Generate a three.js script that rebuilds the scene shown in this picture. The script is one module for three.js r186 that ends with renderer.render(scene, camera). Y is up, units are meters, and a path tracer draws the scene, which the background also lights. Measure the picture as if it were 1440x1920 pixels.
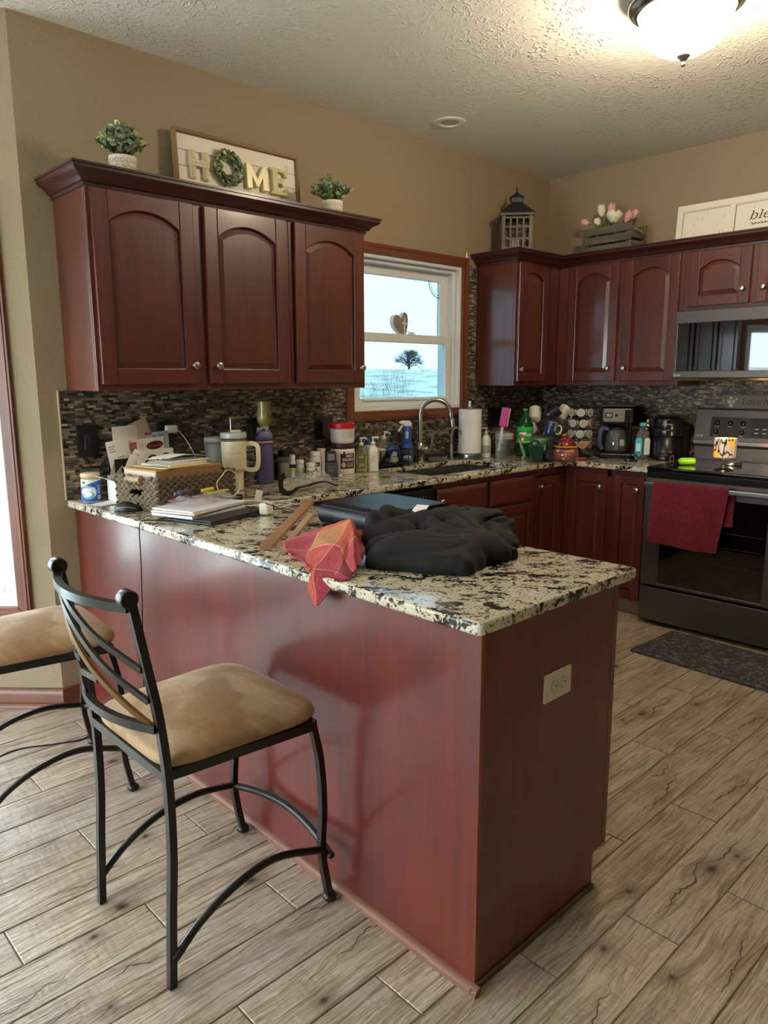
import * as THREE from 'three';
import { RoundedBoxGeometry } from 'three/addons/geometries/RoundedBoxGeometry.js';
import { mergeGeometries, mergeVertices, toCreasedNormals } from 'three/addons/utils/BufferGeometryUtils.js';
import { MarchingCubes } from 'three/addons/objects/MarchingCubes.js';
import { ImprovedNoise } from 'three/addons/math/ImprovedNoise.js';
import { RectAreaLightUniformsLib } from 'three/addons/lights/RectAreaLightUniformsLib.js';

// ---------------------------------------------------------------- camera, sky, exposure
const scene = new THREE.Scene();
const camera = new THREE.PerspectiveCamera(2 * Math.atan(960 / 1382.26) * 180 / Math.PI, 0.75, 0.05, 900);
camera.rotation.order = 'YXZ';
camera.position.set(-4.6436, 1.4178, 3.1868);
camera.rotation.set(-0.1782, -0.7596, -0.0032);
scene.add(camera);
const renderer = new THREE.WebGLRenderer({ antialias: true });
renderer.toneMapping = THREE.LinearToneMapping;
renderer.toneMappingExposure = 3.65;
renderer.shadowMap.enabled = true;
RectAreaLightUniformsLib.init();
const SKY_LEVEL = 4.2;      // overcast winter sky
const LAMP_CD = 1.0;        // kitchen ceiling lamp

// ---------------------------------------------------------------- small tools
function rngOf(seed) { let a = seed >>> 0; return () => { a = (a + 0x6D2B79F5) | 0; let t = Math.imul(a ^ (a >>> 15), 1 | a); t = (t + Math.imul(t ^ (t >>> 7), 61 | t)) ^ t; return ((t ^ (t >>> 14)) >>> 0) / 4294967296; }; }
const rnd = rngOf(20240311);
const R = (a, b) => a + (b - a) * rnd();
const V = (x, y, z) => new THREE.Vector3(x, y, z);
const clamp = (x, a = 0, b = 1) => Math.min(b, Math.max(a, x));
const mix = (a, b, t) => a + (b - a) * t;
const sstep = (a, b, x) => { const t = clamp((x - a) / (b - a)); return t * t * (3 - 2 * t); };
const hex = (h) => [(h >> 16) & 255, (h >> 8) & 255, h & 255];
const mix3 = (a, b, t) => [mix(a[0], b[0], t), mix(a[1], b[1], t), mix(a[2], b[2], t)];
const perlin = new ImprovedNoise();

// tileable value noise on a table
const NT = 256, ntab = new Float32Array(NT * NT);
{ const r = rngOf(77); for (let i = 0; i < NT * NT; i++) ntab[i] = r(); }
function vnoise(x, y, px, py, ox = 0) {
  let xi = Math.floor(x), yi = Math.floor(y); let fx = x - xi, fy = y - yi;
  fx = fx * fx * (3 - 2 * fx); fy = fy * fy * (3 - 2 * fy);
  const x0 = (((xi % px) + px) % px + ox) & 255, x1 = ((((xi + 1) % px) + px) % px + ox) & 255, y0 = ((((yi % py) + py) % py) * 7 + ox * 3) & 255, y1 = (((((yi + 1) % py) + py) % py) * 7 + ox * 3) & 255;
  const a = ntab[y0 * NT + x0], b = ntab[y0 * NT + x1], c = ntab[y1 * NT + x0], d = ntab[y1 * NT + x1];
  return a + (b - a) * fx + (c - a) * fy + (a - b - c + d) * fx * fy;
}
function fbm(u, v, fx, fy, oct, ox = 0, gain = 0.5) {   // u, v in 0..1, periodic
  let s = 0, n = 0, a = 1;
  for (let o = 0; o < oct; o++) { s += a * vnoise(u * fx, v * fy, fx, fy, ox + o * 31); n += a; a *= gain; fx *= 2; fy *= 2; }
  return s / n;
}
function tex(w, h, fn, { srgb = true, size = [1, 1] } = {}) {   // fn(u, v) -> [r, g, b] in 0..255; size in metres
  const d = new Uint8Array(w * h * 4);
  for (let y = 0; y < h; y++) for (let x = 0; x < w; x++) {
    const c = fn((x + 0.5) / w, (y + 0.5) / h), i = (y * w + x) * 4;
    d[i] = c[0]; d[i + 1] = c[1]; d[i + 2] = c[2]; d[i + 3] = 255;
  }
  const t = new THREE.DataTexture(d, w, h, THREE.RGBAFormat);
  t.wrapS = t.wrapT = THREE.RepeatWrapping; t.magFilter = THREE.LinearFilter; t.minFilter = THREE.LinearMipmapLinearFilter; t.generateMipmaps = true;
  if (srgb) t.colorSpace = THREE.SRGBColorSpace;
  t.repeat.set(1 / size[0], 1 / size[1]); t.needsUpdate = true;
  return t;
}
function canvasTex(w, h, draw) {
  const c = document.createElement('canvas'); c.width = w; c.height = h;
  const g = c.getContext('2d'); draw(g, w, h);
  const t = new THREE.CanvasTexture(c); t.colorSpace = THREE.SRGBColorSpace; return t;
}
const sd = (m) => m;
function mat(color, rough = 0.5, o = {}) {
  const { metal = 0, ...rest } = o;
  const phys = ['clearcoat', 'transmission', 'sheen', 'ior', 'thickness', 'specularIntensity', 'anisotropy'].some((k) => k in rest);
  return new (phys ? THREE.MeshPhysicalMaterial : THREE.MeshStandardMaterial)({ color, roughness: rough, metalness: metal, ...rest });
}
// ---------------------------------------------------------------- naming
const used = new Map();
function numbered(n) { const k = used.get(n) || 0; used.set(n, k + 1); return k ? n + '_' + String(k).padStart(3, '0') : n; }
const shade = (o) => { o.traverse?.((c) => { if (c.isMesh) { c.castShadow = true; c.receiveShadow = true; } }); return o; };
function tag(o, label, category, group, kind) {
  if (label) o.userData.label = label; if (category) o.userData.category = category; if (group) o.userData.group = group; if (kind) o.userData.kind = kind; return o;
}
function thing(name, label, category, p = [0, 0, 0], turn = 0, group) {
  const o = new THREE.Group(); o.name = numbered(name); o.position.set(...p); o.rotation.y = turn; scene.add(o); return tag(o, label, category, group);
}
function part(name, geo, m, parent, label) {
  if (Array.isArray(geo)) geo = join(geo);
  const o = new THREE.Mesh(geo, m); o.name = name; o.castShadow = o.receiveShadow = true; parent.add(o); if (label) o.userData.label = label; return o;
}
function one(name, label, category, geo, m, p = [0, 0, 0], turn = 0, group) {
  if (Array.isArray(geo)) geo = join(geo);
  const o = new THREE.Mesh(geo, m); o.name = numbered(name); o.castShadow = o.receiveShadow = true; o.position.set(...p); o.rotation.y = turn; scene.add(o); return tag(o, label, category, group);
}
function struct(name, geo, m, parent) {
  if (Array.isArray(geo)) geo = join(geo);
  const o = geo ? new THREE.Mesh(geo, m) : new THREE.Group(); o.name = parent ? name : numbered(name); o.castShadow = o.receiveShadow = true; (parent || scene).add(o);
  if (!parent) o.userData.kind = 'structure'; return o;
}
function copyOf(root, label, p, turn) { const c = root.clone(); c.name = numbered(root.name.replace(/_\d{3}$/, '')); c.userData = { ...root.userData, label }; c.position.set(...p); if (turn !== undefined) c.rotation.y = turn; scene.add(c); return c; }
// ---------------------------------------------------------------- geometry
function join(list) {
  const l = list.map((g) => { let q = g.index ? g.toNonIndexed() : g; if (!q.attributes.normal) q.computeVertexNormals(); if (!q.attributes.uv) q.setAttribute('uv', new THREE.BufferAttribute(new Float32Array(q.attributes.position.count * 2), 2)); for (const k of Object.keys(q.attributes)) if (!['position', 'normal', 'uv', 'color'].includes(k)) q.deleteAttribute(k); q.morphAttributes = {}; return q; });
  return l.length === 1 ? l[0] : mergeGeometries(l);
}
const mv = (g, x = 0, y = 0, z = 0) => { g.translate(x, y, z); return g; };
const rx = (g, a) => { g.rotateX(a); return g; };
const ry = (g, a) => { g.rotateY(a); return g; };
const rz = (g, a) => { g.rotateZ(a); return g; };
const box = (w, h, d, r = 0.003, s = 1) => { r = Math.min(r, w / 2.01, h / 2.01, d / 2.01); return new RoundedBoxGeometry(w, h, d, s, r); };
const bbox = (w, h, d, r = 0.003, s = 1) => mv(box(w, h, d, r, s), 0, h / 2, 0);    // stands on y = 0
const range = (x0, x1, y0, y1, z0, z1, r = 0.002, s = 1) => mv(box(x1 - x0, y1 - y0, z1 - z0, r, s), (x0 + x1) / 2, (y0 + y1) / 2, (z0 + z1) / 2);
const lathe = (pts, seg = 40) => new THREE.LatheGeometry(pts.map((p) => new THREE.Vector2(Math.max(p[0], 1e-5), p[1])), seg);
const cyl = (r0, r1, h, seg = 28, y = 0) => mv(new THREE.CylinderGeometry(r1, r0, h, seg), 0, y + h / 2, 0);
const ball = (r, x = 0, y = 0, z = 0, seg = 20) => mv(new THREE.SphereGeometry(r, seg, Math.ceil(seg * 0.7)), x, y, z);
const tube = (pts, r, seg = 60, rad = 8, closed = false, tension = 0.5) => new THREE.TubeGeometry(new THREE.CatmullRomCurve3(pts.map((p) => p.isVector3 ? p : V(...p)), closed, 'catmullrom', tension), seg, r, rad, closed);
function capTube(pts, r, seg = 40, rad = 10) { const a = pts[0], b = pts[pts.length - 1]; return join([tube(pts, r, seg, rad), ball(r, ...(a.isVector3 ? a.toArray() : a), 10), ball(r, ...(b.isVector3 ? b.toArray() : b), 10)]); }
function ext(shape, depth, bevel = 0.002, seg = 1, curve = 24) {
  return new THREE.ExtrudeGeometry(shape, { depth: depth - 2 * bevel, bevelEnabled: bevel > 0, bevelThickness: bevel, bevelSize: bevel, bevelOffset: -bevel, bevelSegments: seg, curveSegments: curve }).translate(0, 0, bevel);
}
function poly(pts) { const s = new THREE.Shape(); pts.forEach((p, i) => i ? s.lineTo(p[0], p[1]) : s.moveTo(p[0], p[1])); s.closePath(); return s; }
function rect(x0, y0, x1, y1) { return poly([[x0, y0], [x1, y0], [x1, y1], [x0, y1]]); }
function rrect(w, h, r) { const s = new THREE.Shape(), x = -w / 2, y = -h / 2; s.moveTo(x + r, y); s.lineTo(x + w - r, y); s.absarc(x + w - r, y + r, r, -Math.PI / 2, 0); s.lineTo(x + w, y + h - r); s.absarc(x + w - r, y + h - r, r, 0, Math.PI / 2); s.lineTo(x + r, y + h); s.absarc(x + r, y + h - r, r, Math.PI / 2, Math.PI); s.lineTo(x, y + r); s.absarc(x + r, y + r, r, Math.PI, Math.PI * 1.5); return s; }
// square-section bar along a smooth curve
function sq(pts, w, h, up = [0, 1, 0], n = 24, smooth = true) {
  const P = pts.map((p) => V(...p)); const c = smooth && P.length > 2 ? new THREE.CatmullRomCurve3(P) : null;
  const N = c ? n : P.length - 1, at = (i) => c ? c.getPoint(i / N) : P[i];
  const U = V(...up), pos = [], rings = [];
  for (let i = 0; i <= N; i++) {
    const p = at(i), t = (c ? c.getTangent(i / N) : P[Math.min(i + 1, N)].clone().sub(P[Math.max(i - 1, 0)])).normalize();
    const s = t.clone().cross(U).normalize(), u = s.clone().cross(t).normalize();
    rings.push([[1, 1], [-1, 1], [-1, -1], [1, -1]].map(([a, b]) => p.clone().addScaledVector(s, a * w / 2).addScaledVector(u, b * h / 2)));
  }
  const tri = (a, b, d) => pos.push(...a.toArray(), ...b.toArray(), ...d.toArray());
  for (let i = 0; i < N; i++) for (let k = 0; k < 4; k++) { const a = rings[i][k], b = rings[i][(k + 1) % 4], d = rings[i + 1][k], e = rings[i + 1][(k + 1) % 4]; tri(a, b, d); tri(b, e, d); }
  const q = rings[0], z = rings[N]; tri(q[0], q[2], q[1]); tri(q[0], q[3], q[2]); tri(z[0], z[1], z[2]); tri(z[0], z[2], z[3]);
  const g = new THREE.BufferGeometry(); g.setAttribute('position', new THREE.Float32BufferAttribute(pos, 3)); g.computeVertexNormals();
  return toCreasedNormals(g, 0.5);
}
// profile [[out, y], ...] swept along a path of [x, z] with mitred corners; out points to the right of travel
function sweep(path, profile) {
  const n = path.length, offs = [];
  for (let i = 0; i < n; i++) {
    const d = (a, b) => { const x = b[0] - a[0], z = b[1] - a[1], l = Math.hypot(x, z); return [x / l, z / l]; };
    const a = i ? d(path[i - 1], path[i]) : d(path[i], path[i + 1]), b = i < n - 1 ? d(path[i], path[i + 1]) : a;
    const na = [-a[1], a[0]], nb = [-b[1], b[0]]; let m = [na[0] + nb[0], na[1] + nb[1]]; const l = Math.hypot(...m); m = [m[0] / l, m[1] / l]; const k = 1 / (m[0] * na[0] + m[1] * na[1]);
    offs.push([m[0] * k, m[1] * k]);
  }
  const pos = [], P = (i, j) => [path[i][0] + offs[i][0] * profile[j][0], profile[j][1], path[i][1] + offs[i][1] * profile[j][0]];
  for (let i = 0; i < n - 1; i++) for (let j = 0; j < profile.length; j++) { const k = (j + 1) % profile.length; pos.push(...P(i, j), ...P(i + 1, j), ...P(i, k), ...P(i, k), ...P(i + 1, j), ...P(i + 1, k)); }
  const tri = THREE.ShapeUtils.triangulateShape(profile.map((p) => new THREE.Vector2(...p)), []);
  for (const t of tri) { for (const j of t) pos.push(...P(0, j)); for (const j of [...t].reverse()) pos.push(...P(n - 1, j)); }
  const g = new THREE.BufferGeometry(); g.setAttribute('position', new THREE.Float32BufferAttribute(pos, 3)); g.computeVertexNormals(); return toCreasedNormals(g, 0.6);
}
// uv in metres, v along the grain
function uvM(g, grain = 'y', shift = true) {
  g = g.index ? g.toNonIndexed() : g; const p = g.attributes.position, uv = new Float32Array(p.count * 2), ou = shift ? R(0, 3) : 0, ov = shift ? R(0, 3) : 0;
  const a = V(), b = V(), c = V();
  for (let i = 0; i < p.count; i += 3) {
    a.fromBufferAttribute(p, i); b.fromBufferAttribute(p, i + 1); c.fromBufferAttribute(p, i + 2);
    const n = b.clone().sub(a).cross(c.clone().sub(a)), ax = Math.abs(n.x), ay = Math.abs(n.y), az = Math.abs(n.z);
    const m = ay >= ax && ay >= az ? 'y' : ax >= az ? 'x' : 'z';
    const axes = ['x', 'y', 'z'].filter((k) => k !== m); let [s, t] = axes; if (s === grain) [s, t] = [t, s];
    [a, b, c].forEach((q, k) => { uv[(i + k) * 2] = q[s] + ou; uv[(i + k) * 2 + 1] = q[t] + ov; });
  }
  g.setAttribute('uv', new THREE.BufferAttribute(uv, 2)); return g;
}
// a soft solid from tapered capsules [ax, ay, az, ra, bx, by, bz, rb], joined smoothly
function blob(caps, lo, hi, res, k, m, fold) {
  const mc = new MarchingCubes(res, m, false, false, 400000); mc.isolation = 0;
  const c = [0, 1, 2].map((i) => (lo[i] + hi[i]) / 2), half = Math.max(...[0, 1, 2].map((i) => (hi[i] - lo[i]) / 2)) * 1.12;
  let q = 0;
  for (let z = 0; z < res; z++) for (let y = 0; y < res; y++) for (let x = 0; x < res; x++, q++) {
    const X = c[0] + (x - res / 2) / (res / 2) * half, Y = c[1] + (y - res / 2) / (res / 2) * half, Z = c[2] + (z - res / 2) / (res / 2) * half;
    let d = 1e9;
    for (const s of caps) {
      const bx = s[4] - s[0], by = s[5] - s[1], bz = s[6] - s[2], t = clamp(((X - s[0]) * bx + (Y - s[1]) * by + (Z - s[2]) * bz) / (bx * bx + by * by + bz * bz + 1e-9));
      const e = Math.hypot(X - s[0] - bx * t, Y - s[1] - by * t, Z - s[2] - bz * t) - mix(s[3], s[7], t);
      const h = clamp(0.5 + 0.5 * (d - e) / k); d = mix(d, e, h) - k * h * (1 - h);
    }
    if (fold) d += fold(X, Y, Z);
    d = Math.max(d, lo[1] - Y);
    mc.field[q] = -d;
  }
  mc.update();
  const g = new THREE.BufferGeometry(), n = mc.count;
  g.setAttribute('position', new THREE.BufferAttribute(mc.positionArray.slice(0, n * 3), 3)); g.setAttribute('normal', new THREE.BufferAttribute(mc.normalArray.slice(0, n * 3), 3));
  g.scale(half, half, half); g.translate(...c);
  g.deleteAttribute('normal'); let w = mergeVertices(g, 1e-5); w.computeVertexNormals(); return w;
}
// a sheet with thickness from fn(s, t) -> [x, y, z]
function sheet(fn, ns, nt, th = 0.002) {
  const g = new THREE.PlaneGeometry(1, 1, ns, nt), p = g.attributes.position, uv = g.attributes.uv;
  for (let i = 0; i < p.count; i++) { const q = fn(uv.getX(i), uv.getY(i)); p.setXYZ(i, ...q); }
  g.computeVertexNormals(); const b = g.clone(), n = g.attributes.normal, bp = b.attributes.position;
  for (let i = 0; i < bp.count; i++) bp.setXYZ(i, p.getX(i) - n.getX(i) * th, p.getY(i) - n.getY(i) * th, p.getZ(i) - n.getZ(i) * th);
  const ix = b.index.array; for (let i = 0; i < ix.length; i += 3) { const t = ix[i]; ix[i] = ix[i + 1]; ix[i + 1] = t; } b.computeVertexNormals();
  // rim
  const W = ns + 1, Hh = nt + 1, loop = []; for (let i = 0; i < W; i++) loop.push(i); for (let j = 1; j < Hh; j++) loop.push(j * W + ns); for (let i = ns - 1; i >= 0; i--) loop.push(nt * W + i); for (let j = nt - 1; j > 0; j--) loop.push(j * W);
  const pos = [], us = []; for (let k = 0; k < loop.length; k++) { const a = loop[k], c = loop[(k + 1) % loop.length]; const put = (q, i) => { pos.push(q.getX(i), q.getY(i), q.getZ(i)); us.push(uv.getX(i), uv.getY(i)); }; put(p, a); put(bp, a); put(p, c); put(p, c); put(bp, a); put(bp, c); }
  const r = new THREE.BufferGeometry(); r.setAttribute('position', new THREE.Float32BufferAttribute(pos, 3)); r.setAttribute('uv', new THREE.Float32BufferAttribute(us, 2)); r.computeVertexNormals();
  return join([g, b, r]);
}
// open label wrapped on a cylinder (a0..a1 measured from +z towards +x)
const wrap = (r, h, y, a0, a1, seg = 24, r1 = r) => mv(new THREE.CylinderGeometry(r1, r, h, seg, 1, true, a0, a1 - a0), 0, y + h / 2, 0);
const fitUV = (g) => { g.computeBoundingBox(); const b = g.boundingBox, p = g.attributes.position, uv = g.attributes.uv; for (let i = 0; i < p.count; i++) uv.setXY(i, (p.getX(i) - b.min.x) / (b.max.x - b.min.x), (p.getY(i) - b.min.y) / (b.max.y - b.min.y)); return g; };
const faceCam = (x, z) => Math.atan2(-4.6436 - x, 3.1868 - z);    // turn that points a thing's +z at the doorway side of the room
// ---------------------------------------------------------------- sky
{
  const w = 512, h = 256, d = new Float32Array(w * h * 4);
  for (let y = 0; y < h; y++) for (let x = 0; x < w; x++) {
    const u = x / w, v = y / h, el = (v - 0.5) * Math.PI, i = (y * w + x) * 4;
    const e = clamp(Math.sin(Math.max(el, 0)) * 1.4), n = fbm(u, v * 0.5, 6, 12, 5, 11), m = sstep(0.42, 0.66, n) * 0.22;
    const b = mix(1.0, 0.9, e) * (1 - m * 0.5);
    const c = mix3([0.91, 0.965, 1.0], [0.80, 0.90, 1.0], e);
    d[i] = c[0] * b * (1 - m * 0.3); d[i + 1] = c[1] * b * (1 - m * 0.1); d[i + 2] = c[2] * b; d[i + 3] = 1;
    if (el < 0) { d[i] = 0.55; d[i + 1] = 0.56; d[i + 2] = 0.56; }
  }
  const t = new THREE.DataTexture(d, w, h, THREE.RGBAFormat, THREE.FloatType);
  t.mapping = THREE.EquirectangularReflectionMapping; t.magFilter = t.minFilter = THREE.LinearFilter; t.wrapS = THREE.RepeatWrapping; t.needsUpdate = true;
  scene.background = t; scene.backgroundIntensity = SKY_LEVEL;
}
// ---------------------------------------------------------------- materials
const woodTex = tex(512, 1024, (u, v) => {
  const w = fbm(u, v, 3, 2, 3, 5) * 0.9, g = fbm(u + w * 0.06, v, 48, 4, 4, 20), f = fbm(u, v, 160, 10, 2, 60), b = fbm(u, v, 4, 5, 4, 90);
  const line = Math.pow(Math.abs(Math.sin((u * 9 + w * 3.2 + fbm(u, v, 6, 3, 2, 40) * 1.5) * Math.PI)), 14);
  let t = 0.80 + (g - 0.5) * 0.18 + (f - 0.5) * 0.10 + (b - 0.5) * 0.30 - line * 0.03;
  return [255 * clamp(t), 255 * clamp(t * 0.985), 255 * clamp(t * 0.975)];
}, { size: [0.8, 1.5] });
const cherry = mat(0x6c2f22, 0.36, { map: woodTex, clearcoat: 0.75, clearcoatRoughness: 0.14 });
const cherryDark = mat(0x4a1f1c, 0.38, { map: woodTex, clearcoat: 0.3, clearcoatRoughness: 0.2 });
const cherryPanel = mat(0x7a2519, 0.42, { map: woodTex, clearcoat: 0.6, clearcoatRoughness: 0.17 });
const oakTrim = mat(0x8e4d30, 0.42, { map: woodTex, clearcoat: 0.3, clearcoatRoughness: 0.25 });
const shoeWood = mat(0xa8745c, 0.5, { map: woodTex });
const paintBump = tex(512, 512, (u, v) => { const n = 255 * fbm(u, v, 48, 48, 4, 3); return [n, n, n]; }, { srgb: false, size: [0.6, 0.6] });
const wallPaint = mat(0x9a886d, 0.75, { bumpMap: paintBump, bumpScale: 0.0012 });
const ceilBump = tex(1024, 1024, (u, v) => {
  const wx = fbm(u, v, 10, 10, 3, 7) - 0.5, wy = fbm(u, v, 10, 10, 3, 50) - 0.5;
  const a = fbm(u + wx * 0.09, v + wy * 0.09, 84, 84, 2, 13), ridge = sstep(0.0, 1.0, 1 - Math.abs(a - 0.52) * 7);
  const patch = sstep(0.44, 0.6, fbm(u, v, 9, 9, 3, 71));
  const s = clamp(ridge) * sstep(0.42, 0.58, fbm(u, v, 100, 100, 2, 160)) * (0.35 + 0.65 * patch) + 0.12 * fbm(u, v, 120, 120, 2, 33);
  return [255 * clamp(s), 255 * clamp(s), 255 * clamp(s)];
}, { srgb: false, size: [1.5, 1.5] });
const ceilPaint = mat(0xe6e1d4, 0.85, { bumpMap: ceilBump, bumpScale: 0.004 });
const granite = tex(1536, 1536, (u, v) => {
  const w1 = fbm(u, v, 12, 12, 5, 2, 0.6) - 0.5, w2 = fbm(u, v, 12, 12, 5, 99, 0.6) - 0.5;
  const uu = u + w1 * 0.085, vv = v + w2 * 0.085;
  const ru = uu + vv, rv = vv - uu;                        // flecks run on the slant, period kept
  const big = fbm(ru, rv, 16, 34, 5, 17, 0.6), mid = fbm(ru, rv, 50, 90, 4, 41, 0.6), fine = fbm(u, v, 190, 190, 3, 65, 0.6), zone = fbm(uu, vv, 6, 6, 3, 120);
  let c = mix3(hex(0xd6c8a8), hex(0xf0eadb), sstep(0.40, 0.60, mid + (zone - 0.5) * 0.3));
  c = mix3(c, hex(0xb3a48a), sstep(0.50, 0.60, mid * 0.6 + fine * 0.4) * 0.45);
  const dk = big * 0.50 + mid * 0.34 + fine * 0.22 + (zone - 0.5) * 0.10;
  c = mix3(c, hex(0x8d8273), sstep(0.545, 0.575, dk) * 0.85);
  c = mix3(c, hex(0x4c423b), sstep(0.582, 0.604, dk));
  c = mix3(c, hex(0x1d1a1a), sstep(0.612, 0.634, dk));
  const sp = sstep(0.70, 0.74, fine); c = mix3(c, hex(0x2a2624), sp * 0.8);
  const q = 0.93 + (fine - 0.5) * 0.30;
  return [clamp(c[0] * q, 0, 255), clamp(c[1] * q, 0, 255), clamp(c[2] * q, 0, 255)];
}, { size: [1.15, 1.15] });
const graniteMat = mat(0xffffff, 0.16, { map: granite, clearcoat: 0.25, clearcoatRoughness: 0.06 });
// wood-look floor planks, eight of them one above another
const PV = 8;
const plankRng = rngOf(5150), plankInfo = [...Array(PV)].map((_, k) => ({ tone: plankRng(), grey: plankRng(), knots: [...Array([0, 1, 0, 2, 1, 0, 1, 1][k])].map(() => [plankRng(), 0.15 + 0.7 * plankRng(), 0.6 + plankRng()]), cracks: [...Array(1 + (k % 2))].map(() => [plankRng() * 0.7, 0.2 + 0.6 * plankRng(), 0.15 + 0.3 * plankRng(), plankRng() * 6]) }));
const plankHeight = [];
function plankAt(u, v) {
  const k = Math.min(PV - 1, Math.floor(v * PV)), q = v * PV - k, I = plankInfo[k];
  let bend = (fbm(u, q, 3, 2, 3, k * 9) - 0.5) * 0.6, dk = 0, halo = 0;
  for (const [ku, kq, ks] of I.knots) { const dx = (u - ku) * 6, dy = q - kq, wob = 1 + (fbm(u, q, 30, 8, 2, 9) - 0.5) * 0.9, r = Math.hypot(dx * 0.7, dy) / (0.075 * ks * wob); bend += (dy > 0 ? 1 : -1) * 0.2 * Math.exp(-r * 0.4); dk = Math.max(dk, 0.85 * Math.exp(-r * r * 2.2)); halo = Math.max(halo, Math.exp(-r * r * 0.10)); }
  for (const [cu, cq, cl, ph] of I.cracks) { const t = (u - cu) / cl; if (t > 0 && t < 1) { const y = cq + Math.sin(t * 4 + ph) * 0.09 + (fbm(u, 0.3, 24, 4, 4, k) - 0.5) * 0.22, e = Math.abs(q - y), wd = (0.02 * Math.sin(t * Math.PI) + 0.001) * (0.3 + 1.3 * fbm(u, 0.7, 40, 4, 2, k + 3)); dk = Math.max(dk, 0.8 * sstep(wd, wd * 0.1, e)); halo = Math.max(halo, 0.7 * Math.exp(-e * 11) * Math.sin(t * Math.PI)); } }
  const qq = q + bend * 0.4;
  const ring = 0.5 + 0.5 * Math.sin((qq * 9 + fbm(u, qq, 5, 6, 3, 30 + k) * 5) * 6.283), grain = fbm(u, qq, 10, 40, 4, 30 + k, 0.62), fine = fbm(u, qq, 40, 120, 2, 70 + k), saw = fbm(u + q * 0.02, q, 110, 4, 2, 15 + k), cloud = fbm(u, q, 5, 3, 4, 44 + k * 3);
  const streak = sstep(0.56, 0.72, fbm(u, qq, 6, 24, 4, 140 + k));
  let t = 0.55 + (grain - 0.5) * 1.0 + (fine - 0.5) * 0.55 + (ring - 0.5) * 0.16 + (saw - 0.5) * 0.22 + (cloud - 0.5) * 0.7 + (I.tone - 0.5) * 0.3;
  let c = mix3(hex(0x856f5a), hex(0xdcc9b0), clamp(t));
  c = mix3(c, hex(0xa59c93), 0.16 + 0.45 * sstep(0.35, 0.7, cloud) * I.grey);
  c = mix3(c, hex(0x65503e), streak * 0.45); c = mix3(c, hex(0x5d4634), halo * 0.42); c = mix3(c, hex(0x2a221d), dk);
  return [c, clamp(0.6 + (grain - 0.5) * 0.9 + (fine - 0.5) * 0.8 + (saw - 0.5) * 0.4 - dk * 0.6)];
}
const PW = 1536, PH = 1024, plankB = new Float32Array(PW * PH);
const plankTex = tex(PW, PH, (u, v) => { const r = plankAt(u, v); plankB[Math.floor(v * PH) * PW + Math.floor(u * PW)] = r[1]; return r[0]; });
const plankBump = tex(PW, PH, (u, v) => { const h = 255 * plankB[Math.floor(v * PH) * PW + Math.floor(u * PW)]; return [h, h, h]; }, { srgb: false });
const plankMat = mat(0xffffff, 0.36, { map: plankTex, bumpMap: plankBump, bumpScale: 0.0016 });
const groutMat = mat(0x7d6a55, 0.9);
const suedeTex = tex(512, 512, (u, v) => {
  const w = fbm(u, v, 4, 4, 3, 9) - 0.5, n = fbm(u + w * 0.25, v + w * 0.2, 6, 6, 5, 12), s = sstep(0.36, 0.66, n), f = fbm(u, v, 90, 90, 2, 5);
  const c = mix3(hex(0x96744f), hex(0xbca081), s * 0.6); const q = 0.94 + f * 0.12; return [c[0] * q, c[1] * q, c[2] * q];
}, { size: [0.6, 0.6] });
const suede = mat(0xffffff, 0.85, { map: suedeTex, sheen: 0.9, sheenColor: new THREE.Color(0.6, 0.55, 0.5), sheenRoughness: 0.5 });
const ironBlack = mat(0x14120f, 0.36, { metal: 0.35, clearcoat: 0.3, clearcoatRoughness: 0.25 });
const bronze = mat(0x6a4c22, 0.4, { metal: 0.6 });
const nickel = mat(0xb9b4aa, 0.3, { metal: 1 });
const steel = mat(0xa5a5a2, 0.28, { metal: 1 });
const darkSteel = mat(0x5d5956, 0.34, { metal: 0.9 });
const chrome = mat(0xd8d8d6, 0.1, { metal: 1 });
const blackPlastic = mat(0x0d0d0f, 0.35);
const blackMatte = mat(0x101012, 0.7);
const blackGloss = mat(0x050507, 0.06, { clearcoat: 1, clearcoatRoughness: 0.02 });
const whitePlastic = mat(0xe9e7e2, 0.4);
const ivory = mat(0xd8cdb4, 0.4);
const whiteVinyl = mat(0xe6e8e8, 0.4);
const paper = mat(0xe8e4da, 0.8);
const paperWarm = mat(0xe2d6bf, 0.8);
const clearPlastic = mat(0xf2f6f6, 0.05, { transmission: 0.95, thickness: 0, ior: 1.4 });
const clearGlass = mat(0xffffff, 0.02, { transmission: 1, thickness: 0, ior: 1.45 });
const windowGlass = mat(new THREE.Color(0.275, 0.355, 0.385), 0.0, { transmission: 1, thickness: 0, ior: 1.45 });
const printed = (w, h, draw, rough = 0.5, o = {}) => mat(0xffffff, rough, { map: canvasTex(w, h, draw), ...o });
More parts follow.
